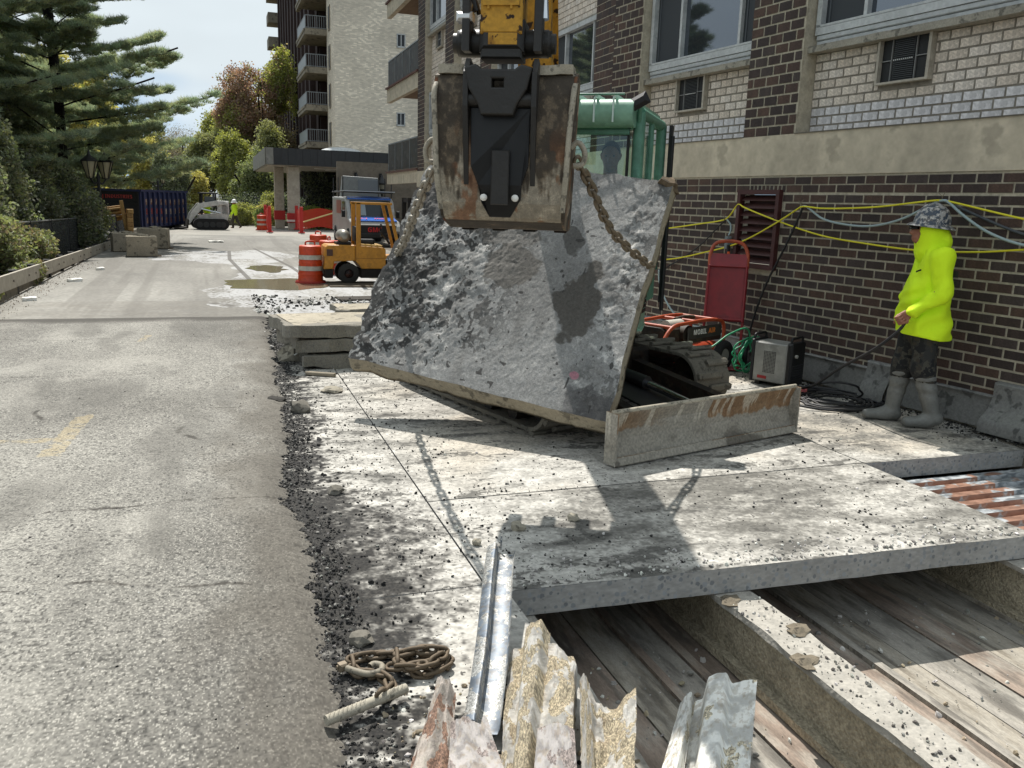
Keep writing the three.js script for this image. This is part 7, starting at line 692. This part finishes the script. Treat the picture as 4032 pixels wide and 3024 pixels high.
// ---------- netting at the canopy column ----------
{ const netM = mat([226, 58, 40], { roughness: 0.8, transparent: true, opacity: 0.62 }); const posts = [[2.5, -42.2], [2.55, -46.4], [3.95, -41.9], [4.15, -46.6]]; posts.forEach(([x, z], i) => solo('barrier_post', ['red barrier post at the near left corner of the netting', 'red barrier post at the far left corner of the netting', 'red barrier post at the near right corner of the netting', 'red barrier post at the far right corner of the netting'][i], 'post', [cb(0.16, 1.25, 0.16, 0.02, 0, 0.62, 0), cb(0.3, 0.06, 0.3, 0.02, 0, 0.03, 0)], mat([176, 40, 34], { roughness: 0.7 }), [x, 0.016, z])); const net = (a, b, l) => { const d = Math.hypot(b[0] - a[0], b[1] - a[1]), g = new THREE.PlaneGeometry(d - 0.2, 1.0, 24, 6); const p = g.attributes.position; for (let i = 0; i < p.count; i++) { const x = p.getX(i); p.setY(i, p.getY(i) + 0.08 * Math.cos(x / d * Math.PI * 2) - 0.05); p.setZ(i, 0.06 * (fbm(x * 3, p.getY(i) * 3, 2) - 0.5)); } g.computeVertexNormals(); solo('barrier_netting', l, 'netting', g, netM, [(a[0] + b[0]) / 2, 0.62, (a[1] + b[1]) / 2], -Math.atan2(b[1] - a[1], b[0] - a[0])); }; net(posts[0], posts[1], 'orange safety netting on the left of the canopy column'); net(posts[2], posts[3], 'orange safety netting on the right of the canopy column'); net([4.3, -46.8], [6.6, -48.2], 'orange safety netting sagging towards the entrance plants');
  solo('timber_brace', 'pale timber brace sloping across the netting', 'timber', rod([0, 0, 0], [1.9, 0.55, -1.0], 0.04, 0.04, 6), mat([200, 176, 120]), [4.2, 0.45, -44.5]);
  { const o = thing('column_wrap', 'red and white protective wrap round the foot of the canopy column', 'wrap', [4.12, 0, -47.8]); for (const q of [bx(0.7, 0.5, 0.7, 0, 0.6, 0), bx(0.58, 0.5, 0.58, -0.64, 0.7, -1.6)]) part(o, 'red_wrap', q, mat([170, 44, 40])); part(o, 'white_band', bx(0.72, 0.1, 0.72, 0, 0.45, 0), mat([220, 210, 200])); } }
// ---------- lamp posts ----------
function lantern(o, x, y, z, s) { const c = part(o, 'lantern', [lathe([[0.07, 0], [0.09, 0.02], [0.02, 0.03]], 6), lathe([[0.2, 0.42], [0.22, 0.44], [0.12, 0.52], [0.05, 0.58], [0.03, 0.66], [0.0, 0.72]], 6), ...[0, 1, 2, 3, 4, 5].map((i) => { const a = i / 6 * Math.PI * 2; return rod([0.075 * Math.sin(a), 0.01, 0.075 * Math.cos(a)], [0.195 * Math.sin(a), 0.42, 0.195 * Math.cos(a)], 0.012, 0.012, 5); })].map((g) => g.scale(s, s, s).translate(x, y, z)), mat([24, 24, 24], { roughness: 0.5 })); part(c, 'lantern_glass', lathe([[0.07, 0.02], [0.188, 0.42]], 6).scale(s, s, s).translate(x, y, z), mat([206, 196, 160], { roughness: 0.3, transmission: 0.4, thickness: 0 })); }
function lampPost(label, x, z, h, sp, s) { const o = thing('lamp_post', label, 'lamp post', [x, 0, z], 0.9, 'twin lantern lamp posts along the left'); part(o, 'pole', lathe([[0.14, 0], [0.14, 0.15], [0.06, 0.3], [0.045, h + 0.1], [0.07, h + 0.14], [0.02, h + 0.3], [0, h + 0.36]], 14), mat([24, 24, 24], { roughness: 0.5 })); part(o, 'cross_arm', [tube([[-sp, h + 0.1, 0], [-sp * 0.5, h - 0.04, 0], [0, h, 0], [sp * 0.5, h - 0.04, 0], [sp, h + 0.1, 0]], 0.025, 24, 8)], mat([24, 24, 24], { roughness: 0.5 })); for (const q of [-1, 1]) lantern(o, q * sp, h + 0.1, 0, s); }
lampPost('nearer twin lantern lamp post rising out of the shrubs', -3.3, -29.2, 1.97, 0.3, 1.2); lampPost('farther twin lantern lamp post behind the dumpster', -2.5, -45.2, 2.05, 0.36, 1.05);
{ const car = (label, x, z, t, c) => { const o = thing('parked_car', label, 'car', [x, -0.3, z], t, 'cars parked beyond the trees'); part(o, 'body', prism([[-2.1, 0.35], [2.1, 0.35], [2.15, 0.8], [1.5, 0.92], [0.9, 1.4], [-1.0, 1.42], [-1.9, 0.95], [-2.15, 0.8]], 1.7, { bev: 0.08 }), mat(c, { roughness: 0.25 })); part(o, 'windows', prism([[-1.7, 0.95], [1.35, 0.95], [0.85, 1.33], [-0.95, 1.35]], 1.72, { bev: 0.02 }), mat([30, 34, 38], { roughness: 0.1 })); for (const [a, b] of [[-1.3, 0.75], [1.3, 0.75], [-1.3, -0.75], [1.3, -0.75]]) part(o, 'wheel', cyl(0.32, 0.2, 18, a, 0.32, b, Math.PI / 2), mat([26, 26, 26])); }; car('white parked car glimpsed left of the dumpster', -6.8, -52, 0.2, [226, 228, 230]); car('silver parked car glimpsed above the dumpster', -4.6, -58, 0.4, [196, 200, 204]); }
console.log('far ready');
// ---------- vegetation ----------
const leafM = mat(new THREE.Color(1, 1, 1), { transmission: 0.6, roughness: 1, thickness: 0, side: THREE.DoubleSide }), barkM = mat([70, 60, 50], { map: scaled(dirtT, 1.2), roughness: 1 });
function leafTuft(n, R, w, l, seed) { const r = RNG(seed), P = []; for (let i = 0; i < n; i++) { const c = V3(r() - 0.5, r() - 0.5, r() - 0.5).multiplyScalar(2 * R), a = V3(r() - 0.5, r() - 0.5, r() - 0.5).normalize(), b = a.clone().cross(V3(r() - 0.5, r() - 0.5, r() - 0.5)).normalize(); const t = c.clone().addScaledVector(a, l), e = c.clone().addScaledVector(a, l * 0.45); const p1 = e.clone().addScaledVector(b, w), p2 = e.clone().addScaledVector(b, -w); for (const q of [c, p1, t, c, t, p2]) P.push(q.x, q.y, q.z); } const g = new THREE.BufferGeometry(); g.setAttribute('position', new THREE.Float32BufferAttribute(P, 3)); g.setAttribute('uv', new THREE.Float32BufferAttribute(new Float32Array(P.length / 3 * 2), 2)); g.computeVertexNormals(); return g; }
function needleTuft(n, l, seed) { const r = RNG(seed), P = []; for (let i = 0; i < n; i++) { const a = V3(r() - 0.5, 0.25 + 0.5 * (r() - 0.5), r() - 0.5).normalize(), b = a.clone().cross(V3(r() - 0.5, r() - 0.5, r() - 0.5)).normalize().multiplyScalar(0.010), c = V3((r() - 0.5), (r() - 0.5) * 0.4, (r() - 0.5)).multiplyScalar(l * 0.8), t = c.clone().addScaledVector(a, l * (0.6 + 0.5 * r())); for (const q of [c.clone().add(b), t, c.clone().sub(b)]) P.push(q.x, q.y, q.z); } const g = new THREE.BufferGeometry(); g.setAttribute('position', new THREE.Float32BufferAttribute(P, 3)); g.setAttribute('uv', new THREE.Float32BufferAttribute(new Float32Array(P.length / 3 * 2), 2)); g.computeVertexNormals(); return g; }
const tuftS = leafTuft(12, 0.13, 0.03, 0.09, 1), tuftM = leafTuft(14, 0.24, 0.05, 0.14, 2), tuftL = leafTuft(16, 0.42, 0.07, 0.2, 3), pineT = needleTuft(40, 0.2, 4);
const colr = (c, r, v = 0.25) => { const k = 1 + v * 2 * (r() - 0.5); return new THREE.Color(c[0] * k, c[1] * k * (1 + 0.1 * (r() - 0.5)), c[2] * k); };
// crowns: list of ellipsoids [cx,cy,cz, rx,ry,rz, count, colourIndex]
function plant(name, label, category, pos, { crowns, cols, tuft, trunk, limbs = [], seed = 1, gap = 0.46, s0 = 0.7, s1 = 1.3, group, crownName = 'crown' }) {
  const o = thing(name, label, category, pos, 0, group), r = RNG(seed), L = [];
  const lumps = []; for (const [cx, cy, cz, rx, ry, rz, n, ci] of crowns) { lumps.push([cx, cy, cz, rx * 0.8, ry * 0.8, rz * 0.8, n * 0.4, ci]); const K = 9; for (let i = 0; i < K; i++) { const a = r() * 6.283, b = r() * 2 - 1, q = Math.sqrt(1 - b * b), t = 0.5 + 0.35 * r(), s = 0.28 + 0.22 * r(); lumps.push([cx + rx * q * Math.cos(a) * t, cy + ry * b * t, cz + rz * q * Math.sin(a) * t, rx * s, ry * s * (0.6 + 0.5 * r()), rz * s, n * 0.6 / K * (0.6 + 0.8 * r()), ci]); } }
  for (const [cx, cy, cz, rx, ry, rz, n, ci] of lumps) { let k = 0, guard = 0; while (k < n && guard++ < n * 12) { const u = V3(r() * 2 - 1, r() * 2 - 1, r() * 2 - 1); const d = u.length(); if (d > 1) continue; if (r() > 0.25 + 0.75 * d) continue; const x = cx + u.x * rx, y = cy + u.y * ry, z = cz + u.z * rz, f = 2.2 / Math.max(rx, ry); const q = fbm(x * f * 0.9 + seed * 7 + z * 0.7 * f, y * f * 1.1 + z * f * 0.9 + seed, 3); if (q < gap + 0.12 * (d - 0.6)) continue; const c = cols[(ci === undefined ? Math.floor(r() * cols.length) : (r() < 0.75 ? ci : Math.floor(r() * cols.length)))]; const s = mix(s0, s1, r()); L.push([M4(x, y, z, r() * 6.3, r() * 6.3, r() * 6.3, s), colr(c, r)]); k++; } }
  if (trunk) { const g = []; for (const [a, b, r0, r1] of trunk) g.push(rod(a, b, r0, r1, 8)); part(o, 'trunk', g, barkM); } for (const l of limbs) part(o, 'limb', tube(l[0], l[1], 14, 5), barkM); stuff(o, crownName, tuft, leafM, L); return o;
}
const GR = { dk: [0.15, 0.18, 0.08], md: [0.22, 0.26, 0.085], ol: [0.28, 0.29, 0.1], yg: [0.36, 0.38, 0.07], yl: [0.5, 0.45, 0.1], rd: [0.36, 0.22, 0.13], br: [0.34, 0.27, 0.12], gy: [0.26, 0.26, 0.16], lime: [0.26, 0.38, 0.05] };
function pine(label, pos, h, seed, spread, dens) {
  const o = thing('pine_tree', label, 'tree', pos, 0, 'pines behind the fence'), r = RNG(seed); part(o, 'trunk', tube([[0, -0.5, 0], [0.08, h * 0.3, 0.04], [-0.06, h * 0.6, 0], [0.03, h, 0]], 0.15, 30, 8), barkM); const L = [];
  const nb = Math.round(h * 5.2); for (let i = 0; i < nb; i++) { const t = 0.12 + 0.86 * i / nb, y = h * t, a = i * 2.4 + r() * 0.8, len = spread * (1.05 - 0.75 * t) * (0.65 + 0.6 * r()), up = 0.12 + 0.5 * t + 0.3 * (r() - 0.4), dx = Math.cos(a), dz = Math.sin(a); const P = (s) => V3(dx * len * s + 0.15 * Math.sin(s * 3 + i), y + len * (up * s - 0.16 * s * s + 0.14 * s * s * s), dz * len * s + 0.15 * Math.cos(s * 4 + i)); part(o, 'branch', new THREE.TubeGeometry(new THREE.CatmullRomCurve3([P(0), P(0.35), P(0.7), P(1)]), 8, 0.028 * (1.2 - 0.6 * t), 4), barkM);
    const n = Math.round(dens * len); for (let k = 0; k < n; k++) { const s = 0.16 + 0.86 * Math.pow(r(), 0.75), c = P(s), w = 0.36 * len * (1.05 - 0.75 * s); if (fbm(i * 3.1 + s * 7, r() * 1.5 + i, 2) < 0.42) continue; const side = (r() - 0.5) * 2 * w; c.x += -dz * side + 0.1 * (r() - 0.5); c.z += dx * side + 0.1 * (r() - 0.5); c.y += 0.10 * (r() - 0.4) - 0.1 * Math.abs(side) / (w + 0.1); L.push([M4(c.x, c.y, c.z, 0.5 * (r() - 0.5), r() * 6.3, 0.5 * (r() - 0.5), 0.8 + 0.6 * r()), colr(r() < 0.6 ? [0.24, 0.31, 0.17] : [0.33, 0.36, 0.16], r)]); } }
  stuff(o, 'crown', pineT, leafM, L);
}
pine('tall open pine with wide branches reaching over the drive', [-4.7, 0, -32], 14, 11, 5.0, 78); pine('tall pine cut by the left edge of the photo', [-7.4, 0, -27], 15, 12, 5.0, 70); pine('pine standing behind the wide branched one', [-7.4, 0, -40], 15, 15, 4.2, 60);
const bush = (label, x, z, w, h, n, c, seed, tf_ = tuftS, gap = 0.42) => plant('shrub', label, 'shrub', [x, 0, z], { crowns: [[0, h * 0.52, 0, w, h * 0.52, w * 0.55, n * 0.8], [0.3 * w, h * 0.3, 0.2 * w, w * 0.7, h * 0.35, w * 0.5, n * 0.25]], cols: c, tuft: tf_, trunk: [[[0, -0.2, 0], [0.1, h * 0.5, 0], 0.05, 0.02], [[0.05, -0.1, 0], [-0.3 * w, h * 0.65, 0.1], 0.03, 0.012], [[0, -0.1, 0.05], [0.35 * w, h * 0.7, -0.1], 0.03, 0.012]], seed, gap, group: 'shrubs behind the fence', crownName: 'foliage' });
const dc = [GR.dk, GR.dk, GR.md, GR.ol, GR.gy];
[['shrub at the left edge rising above the fence', -5.2, -19.5, 1.3, 3.4, 4200], ['second shrub along the fence', -5.3, -22.6, 1.4, 3.6, 4200], ['tall shrub under the pine at the left edge', -6.6, -25.5, 1.7, 4.6, 4600], ['shrub just left of the nearer lamp post', -5.1, -26.6, 1.3, 3.2, 3600], ['low shrub under the nearer lamp post', -4.3, -27.9, 1.0, 2.3, 2600], ['small shrub hiding the nearer lamp pole', -3.55, -27.3, 0.5, 1.75, 1500], ['shrub right of the nearer lamp post, behind the timber', -4.55, -33.5, 1.1, 1.9, 2600], ['big dark shrub behind the lamp post', -6.3, -32.5, 1.8, 4.4, 4200], ['dark shrub mass before the parked cars', -7.4, -36.5, 1.8, 4.6, 3600], ['tall leafy shrub beyond the left edge', -8.2, -21.5, 2.0, 5.6, 4200], ['slender tall shrub beside the left pine', -7.2, -30, 1.5, 6.4, 3600]].forEach(([l, x, z, w, h, n], i) => bush(l, x, z, w, h, n, dc, 100 + i, tuftS, 0.44));
// ivy and weeds on the near fence
[['ivy clump on the fence at the left edge', -3.75, -15.6, 0.6, 1.25], ['tallest ivy clump rising over the fence', -3.7, -17.8, 0.6, 1.3], ['leafy weeds beside the guard rail', -3.5, -20.2, 0.5, 0.9], ['ivy under the guard rail near the left edge', -3.3, -14.2, 0.4, 0.42], ['low ivy under the middle of the guard rail', -3.3, -17.5, 0.4, 0.36]].forEach(([l, x, z, w, h], i) => plant('ivy_clump', l, 'ivy', [x, 0, z], { crowns: [[0, h * 0.5, 0, w * 0.6, h * 0.55, w * 1.9, 1500]], cols: [GR.md, GR.ol, [0.22, 0.17, 0.08], [0.2, 0.22, 0.06]], tuft: leafTuft(9, 0.08, 0.024, 0.06, 30 + i), trunk: [[[0, -0.1, 0], [0.05, h * 0.7, 0.2], 0.015, 0.006], [[0, -0.1, -0.3], [0.0, h * 0.8, -0.5], 0.015, 0.006]], seed: 130 + i, gap: 0.36, group: 'ivy on the near fence', crownName: 'foliage' }));
// far trees
const far = (name, label, x, z, crowns, cols, seed, h, o = {}) => plant(name, label, 'tree', [x, -0.6, z], { crowns, cols, tuft: tuftL, trunk: [[[0, -0.5, 0], [0.2, h * 0.45, 0], 0.22, 0.15], [[0.2, h * 0.45, 0], [0, h * 0.85, 0], 0.15, 0.05]], limbs: [[[[0.1, h * 0.3, 0], [0.9, h * 0.5, 0.2], [1.6, h * 0.75, 0.3]], 0.07], [[[0.1, h * 0.33, 0], [-0.8, h * 0.55, -0.2], [-1.5, h * 0.78, 0.2]], 0.07], [[[0.15, h * 0.4, 0], [0.3, h * 0.65, 0.6], [0.2, h * 0.9, 0.9]], 0.06]], seed, group: 'trees at the end of the drive', ...o });
far('oak_tree', 'tall reddish brown oak beside the tower', 4.4, -86, [[-0.4, 10.4, 0, 3.3, 4.8, 2.6, 2400, 0], [0.4, 6.8, 0, 3.2, 4.0, 2.4, 1700, 1], [2.2, 12.3, 0, 2.0, 2.8, 1.6, 900, 2], [-2.0, 8.0, 0.5, 2.2, 3.0, 1.4, 900, 2]], [GR.rd, GR.br, GR.yg], 201, 14, { gap: 0.45 }); far('spring_tree', 'tall yellow green tree left of the oak', 0.9, -90, [[0, 6.6, 0, 2.6, 4.2, 2.2, 2600, 0]], [GR.yg, GR.ol, GR.yl], 216, 10, { gap: 0.42 }); far('maple_tree', 'yellow green maple in front of the oak', 1.9, -79, [[0, 4.6, 0, 2.2, 2.9, 2.0, 2300, 0]], [GR.yg, GR.md, GR.ol], 202, 7, { tuft: tuftM, s0: 1, s1: 1.6 }); far('maple_tree', 'olive green tree right of the yellow green maple', 4.6, -76, [[0, 4.8, 0, 1.9, 2.8, 1.8, 1700, 0]], [GR.ol, GR.md, GR.yg], 203, 7, { tuft: tuftM, s0: 1, s1: 1.6 });
far('spring_tree', 'thin pale tree just leafing out in the centre gap', -2.6, -90, [[0, 6.0, 0, 2.1, 3.4, 2, 900, 0]], [[0.24, 0.2, 0.12], GR.gy], 204, 8.6, { tuft: leafTuft(7, 0.4, 0.03, 0.1, 44), gap: 0.4 }); far('spring_tree', 'green tree right of the thin pale one', -0.6, -84, [[0, 5.2, 0, 2.0, 3.0, 2, 1900, 0]], [GR.ol, GR.md, GR.yg], 205, 7.6, { tuft: tuftM, s0: 1, s1: 1.6 }); far('maple_tree', 'bright yellow tree behind the farther lamp post', -4.4, -72, [[0, 3.7, 0, 2.0, 2.6, 2, 2000, 0]], [GR.yl, GR.yg, GR.ol], 206, 5.6, { tuft: tuftM, s0: 1, s1: 1.6 }); far('maple_tree', 'large yellow tree rising behind the pines', -8.4, -66, [[0, 5.0, 0, 2.8, 3.8, 2.6, 2600, 0]], [GR.yl, GR.yg, GR.ol], 207, 8, { tuft: tuftM, s0: 1, s1: 1.6 });
far('maple_tree', 'yellow leafed tree showing through the pine branches', -7.2, -48, [[0, 5.6, 0, 2.6, 4.2, 2.4, 2200, 0]], [GR.yl, GR.yg, GR.ol], 214, 8, { tuft: tuftM, s0: 1, s1: 1.4, gap: 0.45 }); far('spring_tree', 'airy green tree above the left shrubs', -9.5, -31, [[0, 6.5, 0, 2.8, 5.0, 2.6, 2800, 0]], [GR.ol, GR.gy, GR.md], 215, 10, { tuft: tuftM, gap: 0.45, s0: 0.8, s1: 1.2 }); far('spring_tree', 'tall green tree behind the left pines', -13, -58, [[0, 8, 0, 3.6, 5.5, 3.4, 3000, 0]], [GR.ol, GR.md, GR.yg], 208, 12, { gap: 0.42 }); far('spring_tree', 'leafy tree filling the far left edge', -12, -38, [[0, 7, 0, 3.2, 6, 3.2, 3600, 0]], [GR.ol, GR.md, GR.dk], 209, 11, { tuft: tuftM, gap: 0.4, s0: 1, s1: 1.5 }); far('maple_tree', 'small yellow tree low beside the dumpster', -1.5, -68, [[0, 2.6, 0, 1.5, 1.7, 1.4, 1400, 0]], [GR.yl, GR.yg], 210, 3.6, { tuft: tuftM }); far('spring_tree', 'dark tree behind the farther lamp post', -2.7, -64, [[0, 2.6, 0, 1.2, 2.4, 1.2, 1700, 0]], [GR.dk, GR.md], 211, 4.6, { tuft: tuftM, gap: 0.4 });
far('spring_tree', 'olive tree between the yellow tree and the pale one', -4.6, -96, [[0, 5.5, 0, 2.6, 3.0, 2.4, 1700, 0]], [GR.ol, GR.gy, GR.yg], 212, 8, { gap: 0.44 }); far('spring_tree', 'green tree low in front of the oak trunk', 3.2, -72, [[0, 3.0, 0, 1.9, 2.6, 1.6, 1700, 0]], [GR.md, GR.ol, GR.yg], 213, 5, { tuft: tuftM, gap: 0.42, s0: 1, s1: 1.5 });
plant('ground_cover', 'dark ivy bank climbing behind the forecourt', 'ivy', [2.6, -1.0, -69], { crowns: [[0, 0.8, 0, 5.2, 1.7, 2.5, 4200], [2.4, 1.4, -1, 2.6, 1.9, 2, 2200]], cols: [GR.dk, GR.dk, [0.03, 0.045, 0.02]], tuft: tuftM, seed: 220, gap: 0.3, crownName: 'foliage' });
[['bright lime shrub left of the canopy column', 3.0, -58, 0.55, 1.25, GR.lime], ['yellow shrub behind the lime one', 3.3, -60, 0.7, 1.6, GR.yl], ['olive garden shrub near the walker', 1.9, -62, 0.9, 1.5, GR.yg], ['lime shrub right of the canopy column', 5.6, -52, 0.8, 1.5, GR.lime], ['pale green shrub further back by the column', 3.7, -63, 0.8, 2.6, GR.yg], ['green shrub at the entrance wall', 6.6, -51.5, 0.6, 1.3, GR.lime]].forEach(([l, x, z, w, h, c], i) => plant('garden_shrub', l, 'shrub', [x, plazaY(z), z], { crowns: [[0, h * 0.5, 0, w, h * 0.5, w, 1100]], cols: [c, c, GR.ol], tuft: tuftS, trunk: [[[0, -0.1, 0], [0, h * 0.5, 0], 0.04, 0.02]], seed: 240 + i, gap: 0.34, group: 'garden shrubs by the entrance', crownName: 'foliage' }));
plant('evergreen_tree', 'dark evergreen under the tower, right of the canopy column', 'tree', [6.6, plazaY(-56), -56], { crowns: [[0, 2.6, 0, 1.1, 2.4, 1.1, 2400]], cols: [GR.dk, [0.02, 0.03, 0.014]], tuft: tuftM, trunk: [[[0, 0, 0], [0, 3, 0], 0.12, 0.05]], seed: 260, gap: 0.34 });
plant('garden_hedge', 'low clipped hedge at the back of the forecourt', 'hedge', [2.0, plazaY(-66), -66], { crowns: [[0, 0.3, 0, 5.5, 0.5, 0.6, 2200]], cols: [GR.md, GR.dk], tuft: tuftS, seed: 261, gap: 0.3, crownName: 'foliage' });
solo('garden_wall', 'low stone wall along the back of the forecourt', 'wall', rough(cb(14, 0.4, 0.4, 0.04), 0.03, 2), mat([124, 118, 106], { map: scaled(concT, 0.5), roughness: 1 }), [3.2, plazaY(-64.6) + 0.2, -64.8]);
console.log('vegetation ready');
// ---------- loose crumbs, pebbles and litter ----------
const pebG = [chunk(1, 301, 0.7), chunk(1, 302, 0.6), chunk(1, 303, 0.8)].map((g) => muv(g)); const pebM = mat(new THREE.Color(1, 1, 1), { roughness: 0.95 });
function scatter(name, label, n, seed, fn) { const r = RNG(seed), L = [[], [], []]; let guard = 0, k = 0; while (k < n && guard++ < n * 30) { const p = fn(r); if (!p) continue; const [x, y, z, s, c] = p; L[k % 3].push([M4(x, y + s * 0.25, z, r() * 6.3, r() * 6.3, r() * 6.3, s * (0.8 + 0.5 * r()), s * (0.6 + 0.4 * r()), s), colr(c, r, 0.3)]); k++; } const g = mg(pebG.map((q) => q.clone())); L.forEach((l, i) => { if (l.length) stuff(scene, name, pebG[i], pebM, l, label, 'debris'); }); }
const BLK = [0.018, 0.017, 0.016], GRY = [0.22, 0.21, 0.19], WHT = [0.5, 0.48, 0.44], TAN = [0.3, 0.25, 0.17];
scatter('asphalt_crumbs', 'black asphalt crumbs along the broken pavement edge', 16000, 1, (r) => { const z = -1.9 - 10.4 * Math.pow(r(), 1.25), e = edgeJ(z), t = r(), off = (t < 0.72 ? 0.02 + 0.2 * Math.pow(r(), 1.5) : 0.1 + 1.2 * Math.pow(r(), 2)); const x = e + off + 0.02; if (x > 1.1 && z > -3.3) return null; return [x, 0.0, z, 0.0018 + 0.0075 * Math.pow(r(), 4), r() < 0.86 ? BLK : GRY]; });
scatter('asphalt_clods', 'larger asphalt clods in the crumbled strip', 160, 2, (r) => { const z = -2.0 - 9.8 * r(), e = edgeJ(z), x = e + 0.03 + 0.4 * Math.pow(r(), 1.5); return [x, 0.0, z, 0.006 + 0.014 * Math.pow(r(), 3), r() < 0.85 ? BLK : [0.12, 0.11, 0.1]]; });
scatter('deck_grit', 'dark grit and stones scattered over the deck panels', 4200, 3, (r) => { const x = 0.7 + 5.2 * r(), z = -3.36 - 5.6 * Math.pow(r(), 1.2); if (x > 4.25 && z > -4.6) return null; if (fbm(x * 1.4 + 3, z * 2.2, 3) < 0.46 && r() < 0.7) return null; return [x, 0.0, z, 0.002 + 0.008 * Math.pow(r(), 4), r() < 0.72 ? BLK : (r() < 0.6 ? GRY : WHT)]; });
scatter('edge_grit', 'crumbs gathered along the cut edge of the slab', 500, 4, (r) => { const x = 1.25 + 3 * r(); return [x, 0.0, -3.35 - 0.25 * Math.pow(r(), 2) + 0.14 * (x - 1.118) / 3.16, 0.003 + 0.008 * Math.pow(r(), 2), r() < 0.5 ? WHT : GRY]; });
scatter('road_grit', 'small stones lying on the asphalt', 1100, 5, (r) => { const z = -1.9 - 9.5 * Math.pow(r(), 1.1), x = -3 + (edgeX(z) + 2.9) * Math.pow(r(), 0.6); return [x, 0.034, z, 0.0018 + 0.006 * Math.pow(r(), 4), r() < 0.6 ? BLK : (r() < 0.5 ? GRY : WHT)]; });
scatter('opening_rubble', 'rubble crumbs on the boards in the opening', 900, 6, (r) => { const x = 1.35 + 3.0 * r(), z = -3.5 + 2.2 * r(); if (Math.abs(x - 2.37) < 0.13) return null; return [x, -0.478, z, 0.003 + 0.016 * Math.pow(r(), 4), r() < 0.35 ? WHT : (r() < 0.5 ? GRY : TAN)]; });
scatter('beam_crust', 'crust and crumbs on top of the middle beam', 420, 7, (r) => [2.275 + 0.19 * r(), -0.14, -3.2 + 2.3 * r(), 0.002 + 0.008 * Math.pow(r(), 3), r() < 0.2 ? WHT : (r() < 0.6 ? GRY : [0.1, 0.09, 0.08])]);
scatter('wall_grit', 'black crumbs along the foot of the wall flashing', 1300, 8, (r) => { const s = -2 + 4.4 * r(), p = wallP(s, 0, 0.05 + 0.28 * Math.pow(r(), 1.6)); return [p[0], 0, p[2], 0.004 + 0.012 * Math.pow(r(), 2.4), r() < 0.9 ? BLK : GRY]; });
scatter('rubble_field', 'rubble and black debris between the slab stack and the forklift', 3600, 9, (r) => { const x = 0.55 + 3.6 * Math.pow(r(), 1.2), z = -9.8 - 5.4 * r(); if (fbm(x * 1.6, z * 1.6, 4) + 0.3 * (r() - 0.5) < 0.5) return null; return [x, z < -12.4 ? 0.02 : 0.0, z, 0.004 + 0.03 * Math.pow(r(), 5), r() < 0.6 ? BLK : (r() < 0.5 ? GRY : WHT)]; });
scatter('crust_crumbs', 'tan crumbs spilled round the torn sheets', 500, 10, (r) => [0.45 + 0.75 * r(), 0.0, -2.65 + 0.7 * r(), 0.003 + 0.01 * Math.pow(r(), 2.5), r() < 0.5 ? TAN : (r() < 0.5 ? WHT : BLK)]);
scatter('leaf_litter', 'dry leaves and litter along the left kerb', 900, 11, (r) => { const z = -10.5 - 12 * r(); return [-3.05 + 0.45 * Math.pow(r(), 2), 0.035, z, 0.004 + 0.008 * r() * r(), r() < 0.6 ? [0.16, 0.11, 0.06] : (r() < 0.7 ? [0.08, 0.06, 0.04] : WHT)]; });
for (const [x, z, l] of [[2.24, -3.2, 'flaking crust lump hanging off the middle beam near the slab'], [2.23, -2.62, 'flaking crust lump on the left flange of the middle beam'], [2.38, -2.85, 'brown crust lump on the right flange of the middle beam']]) solo('crust_lump', l, 'rubble', [rough(chunk(0.06, Math.round(x * 100), 0.16), 0.016, 26)], mat([150, 140, 124], { map: scaled(concT, 3), roughness: 1 }), [x + 0.06, -0.135, z]);
solo('puddle', 'larger shallow brown puddle on the slurry', 'puddle', (() => { const s = []; for (let i = 0; i < 40; i++) { const a = i / 40 * 6.283; s.push([1.0 * Math.cos(a) * (0.75 + 0.5 * vn(i * 0.5, 3)), 1.15 * Math.sin(a) * (0.75 + 0.5 * vn(i * 0.5, 8))]); } return prism(s, 0.002).rotateX(-Math.PI / 2); })(), mat([122, 114, 94], { roughness: 0.08 }), [1.1, 0.0245, -17.2]); solo('puddle', 'smaller brown puddle behind the larger one', 'puddle', (() => { const s = []; for (let i = 0; i < 40; i++) { const a = i / 40 * 6.283; s.push([0.42 * Math.cos(a) * (0.75 + 0.5 * vn(i * 0.5, 5)), 1.0 * Math.sin(a) * (0.75 + 0.5 * vn(i * 0.5, 1))]); } return prism(s, 0.002).rotateX(-Math.PI / 2); })(), mat([122, 114, 94], { roughness: 0.08 }), [1.15, 0.0245, -21]);
for (const [x, z, w, l] of [[-2.55, -17.8, 0.25, 'crumpled white paper on the road near the rail'], [-2.75, -14.7, 0.2, 'white litter by the kerb at the left'], [-2.4, -20.4, 0.18, 'small white litter beyond the crumpled paper'], [0.05, -32.5, 0.5, 'white flattened sheet lying far down the drive']]) solo('litter', l, 'litter', rough(new THREE.BoxGeometry(w, 0.05, w * 0.6, 5, 2, 4), 0.03, 14), mat([226, 224, 216], { roughness: 0.8 }), [x, 0.05, z], x);
console.log('debris ready');
renderer.render(scene, camera);
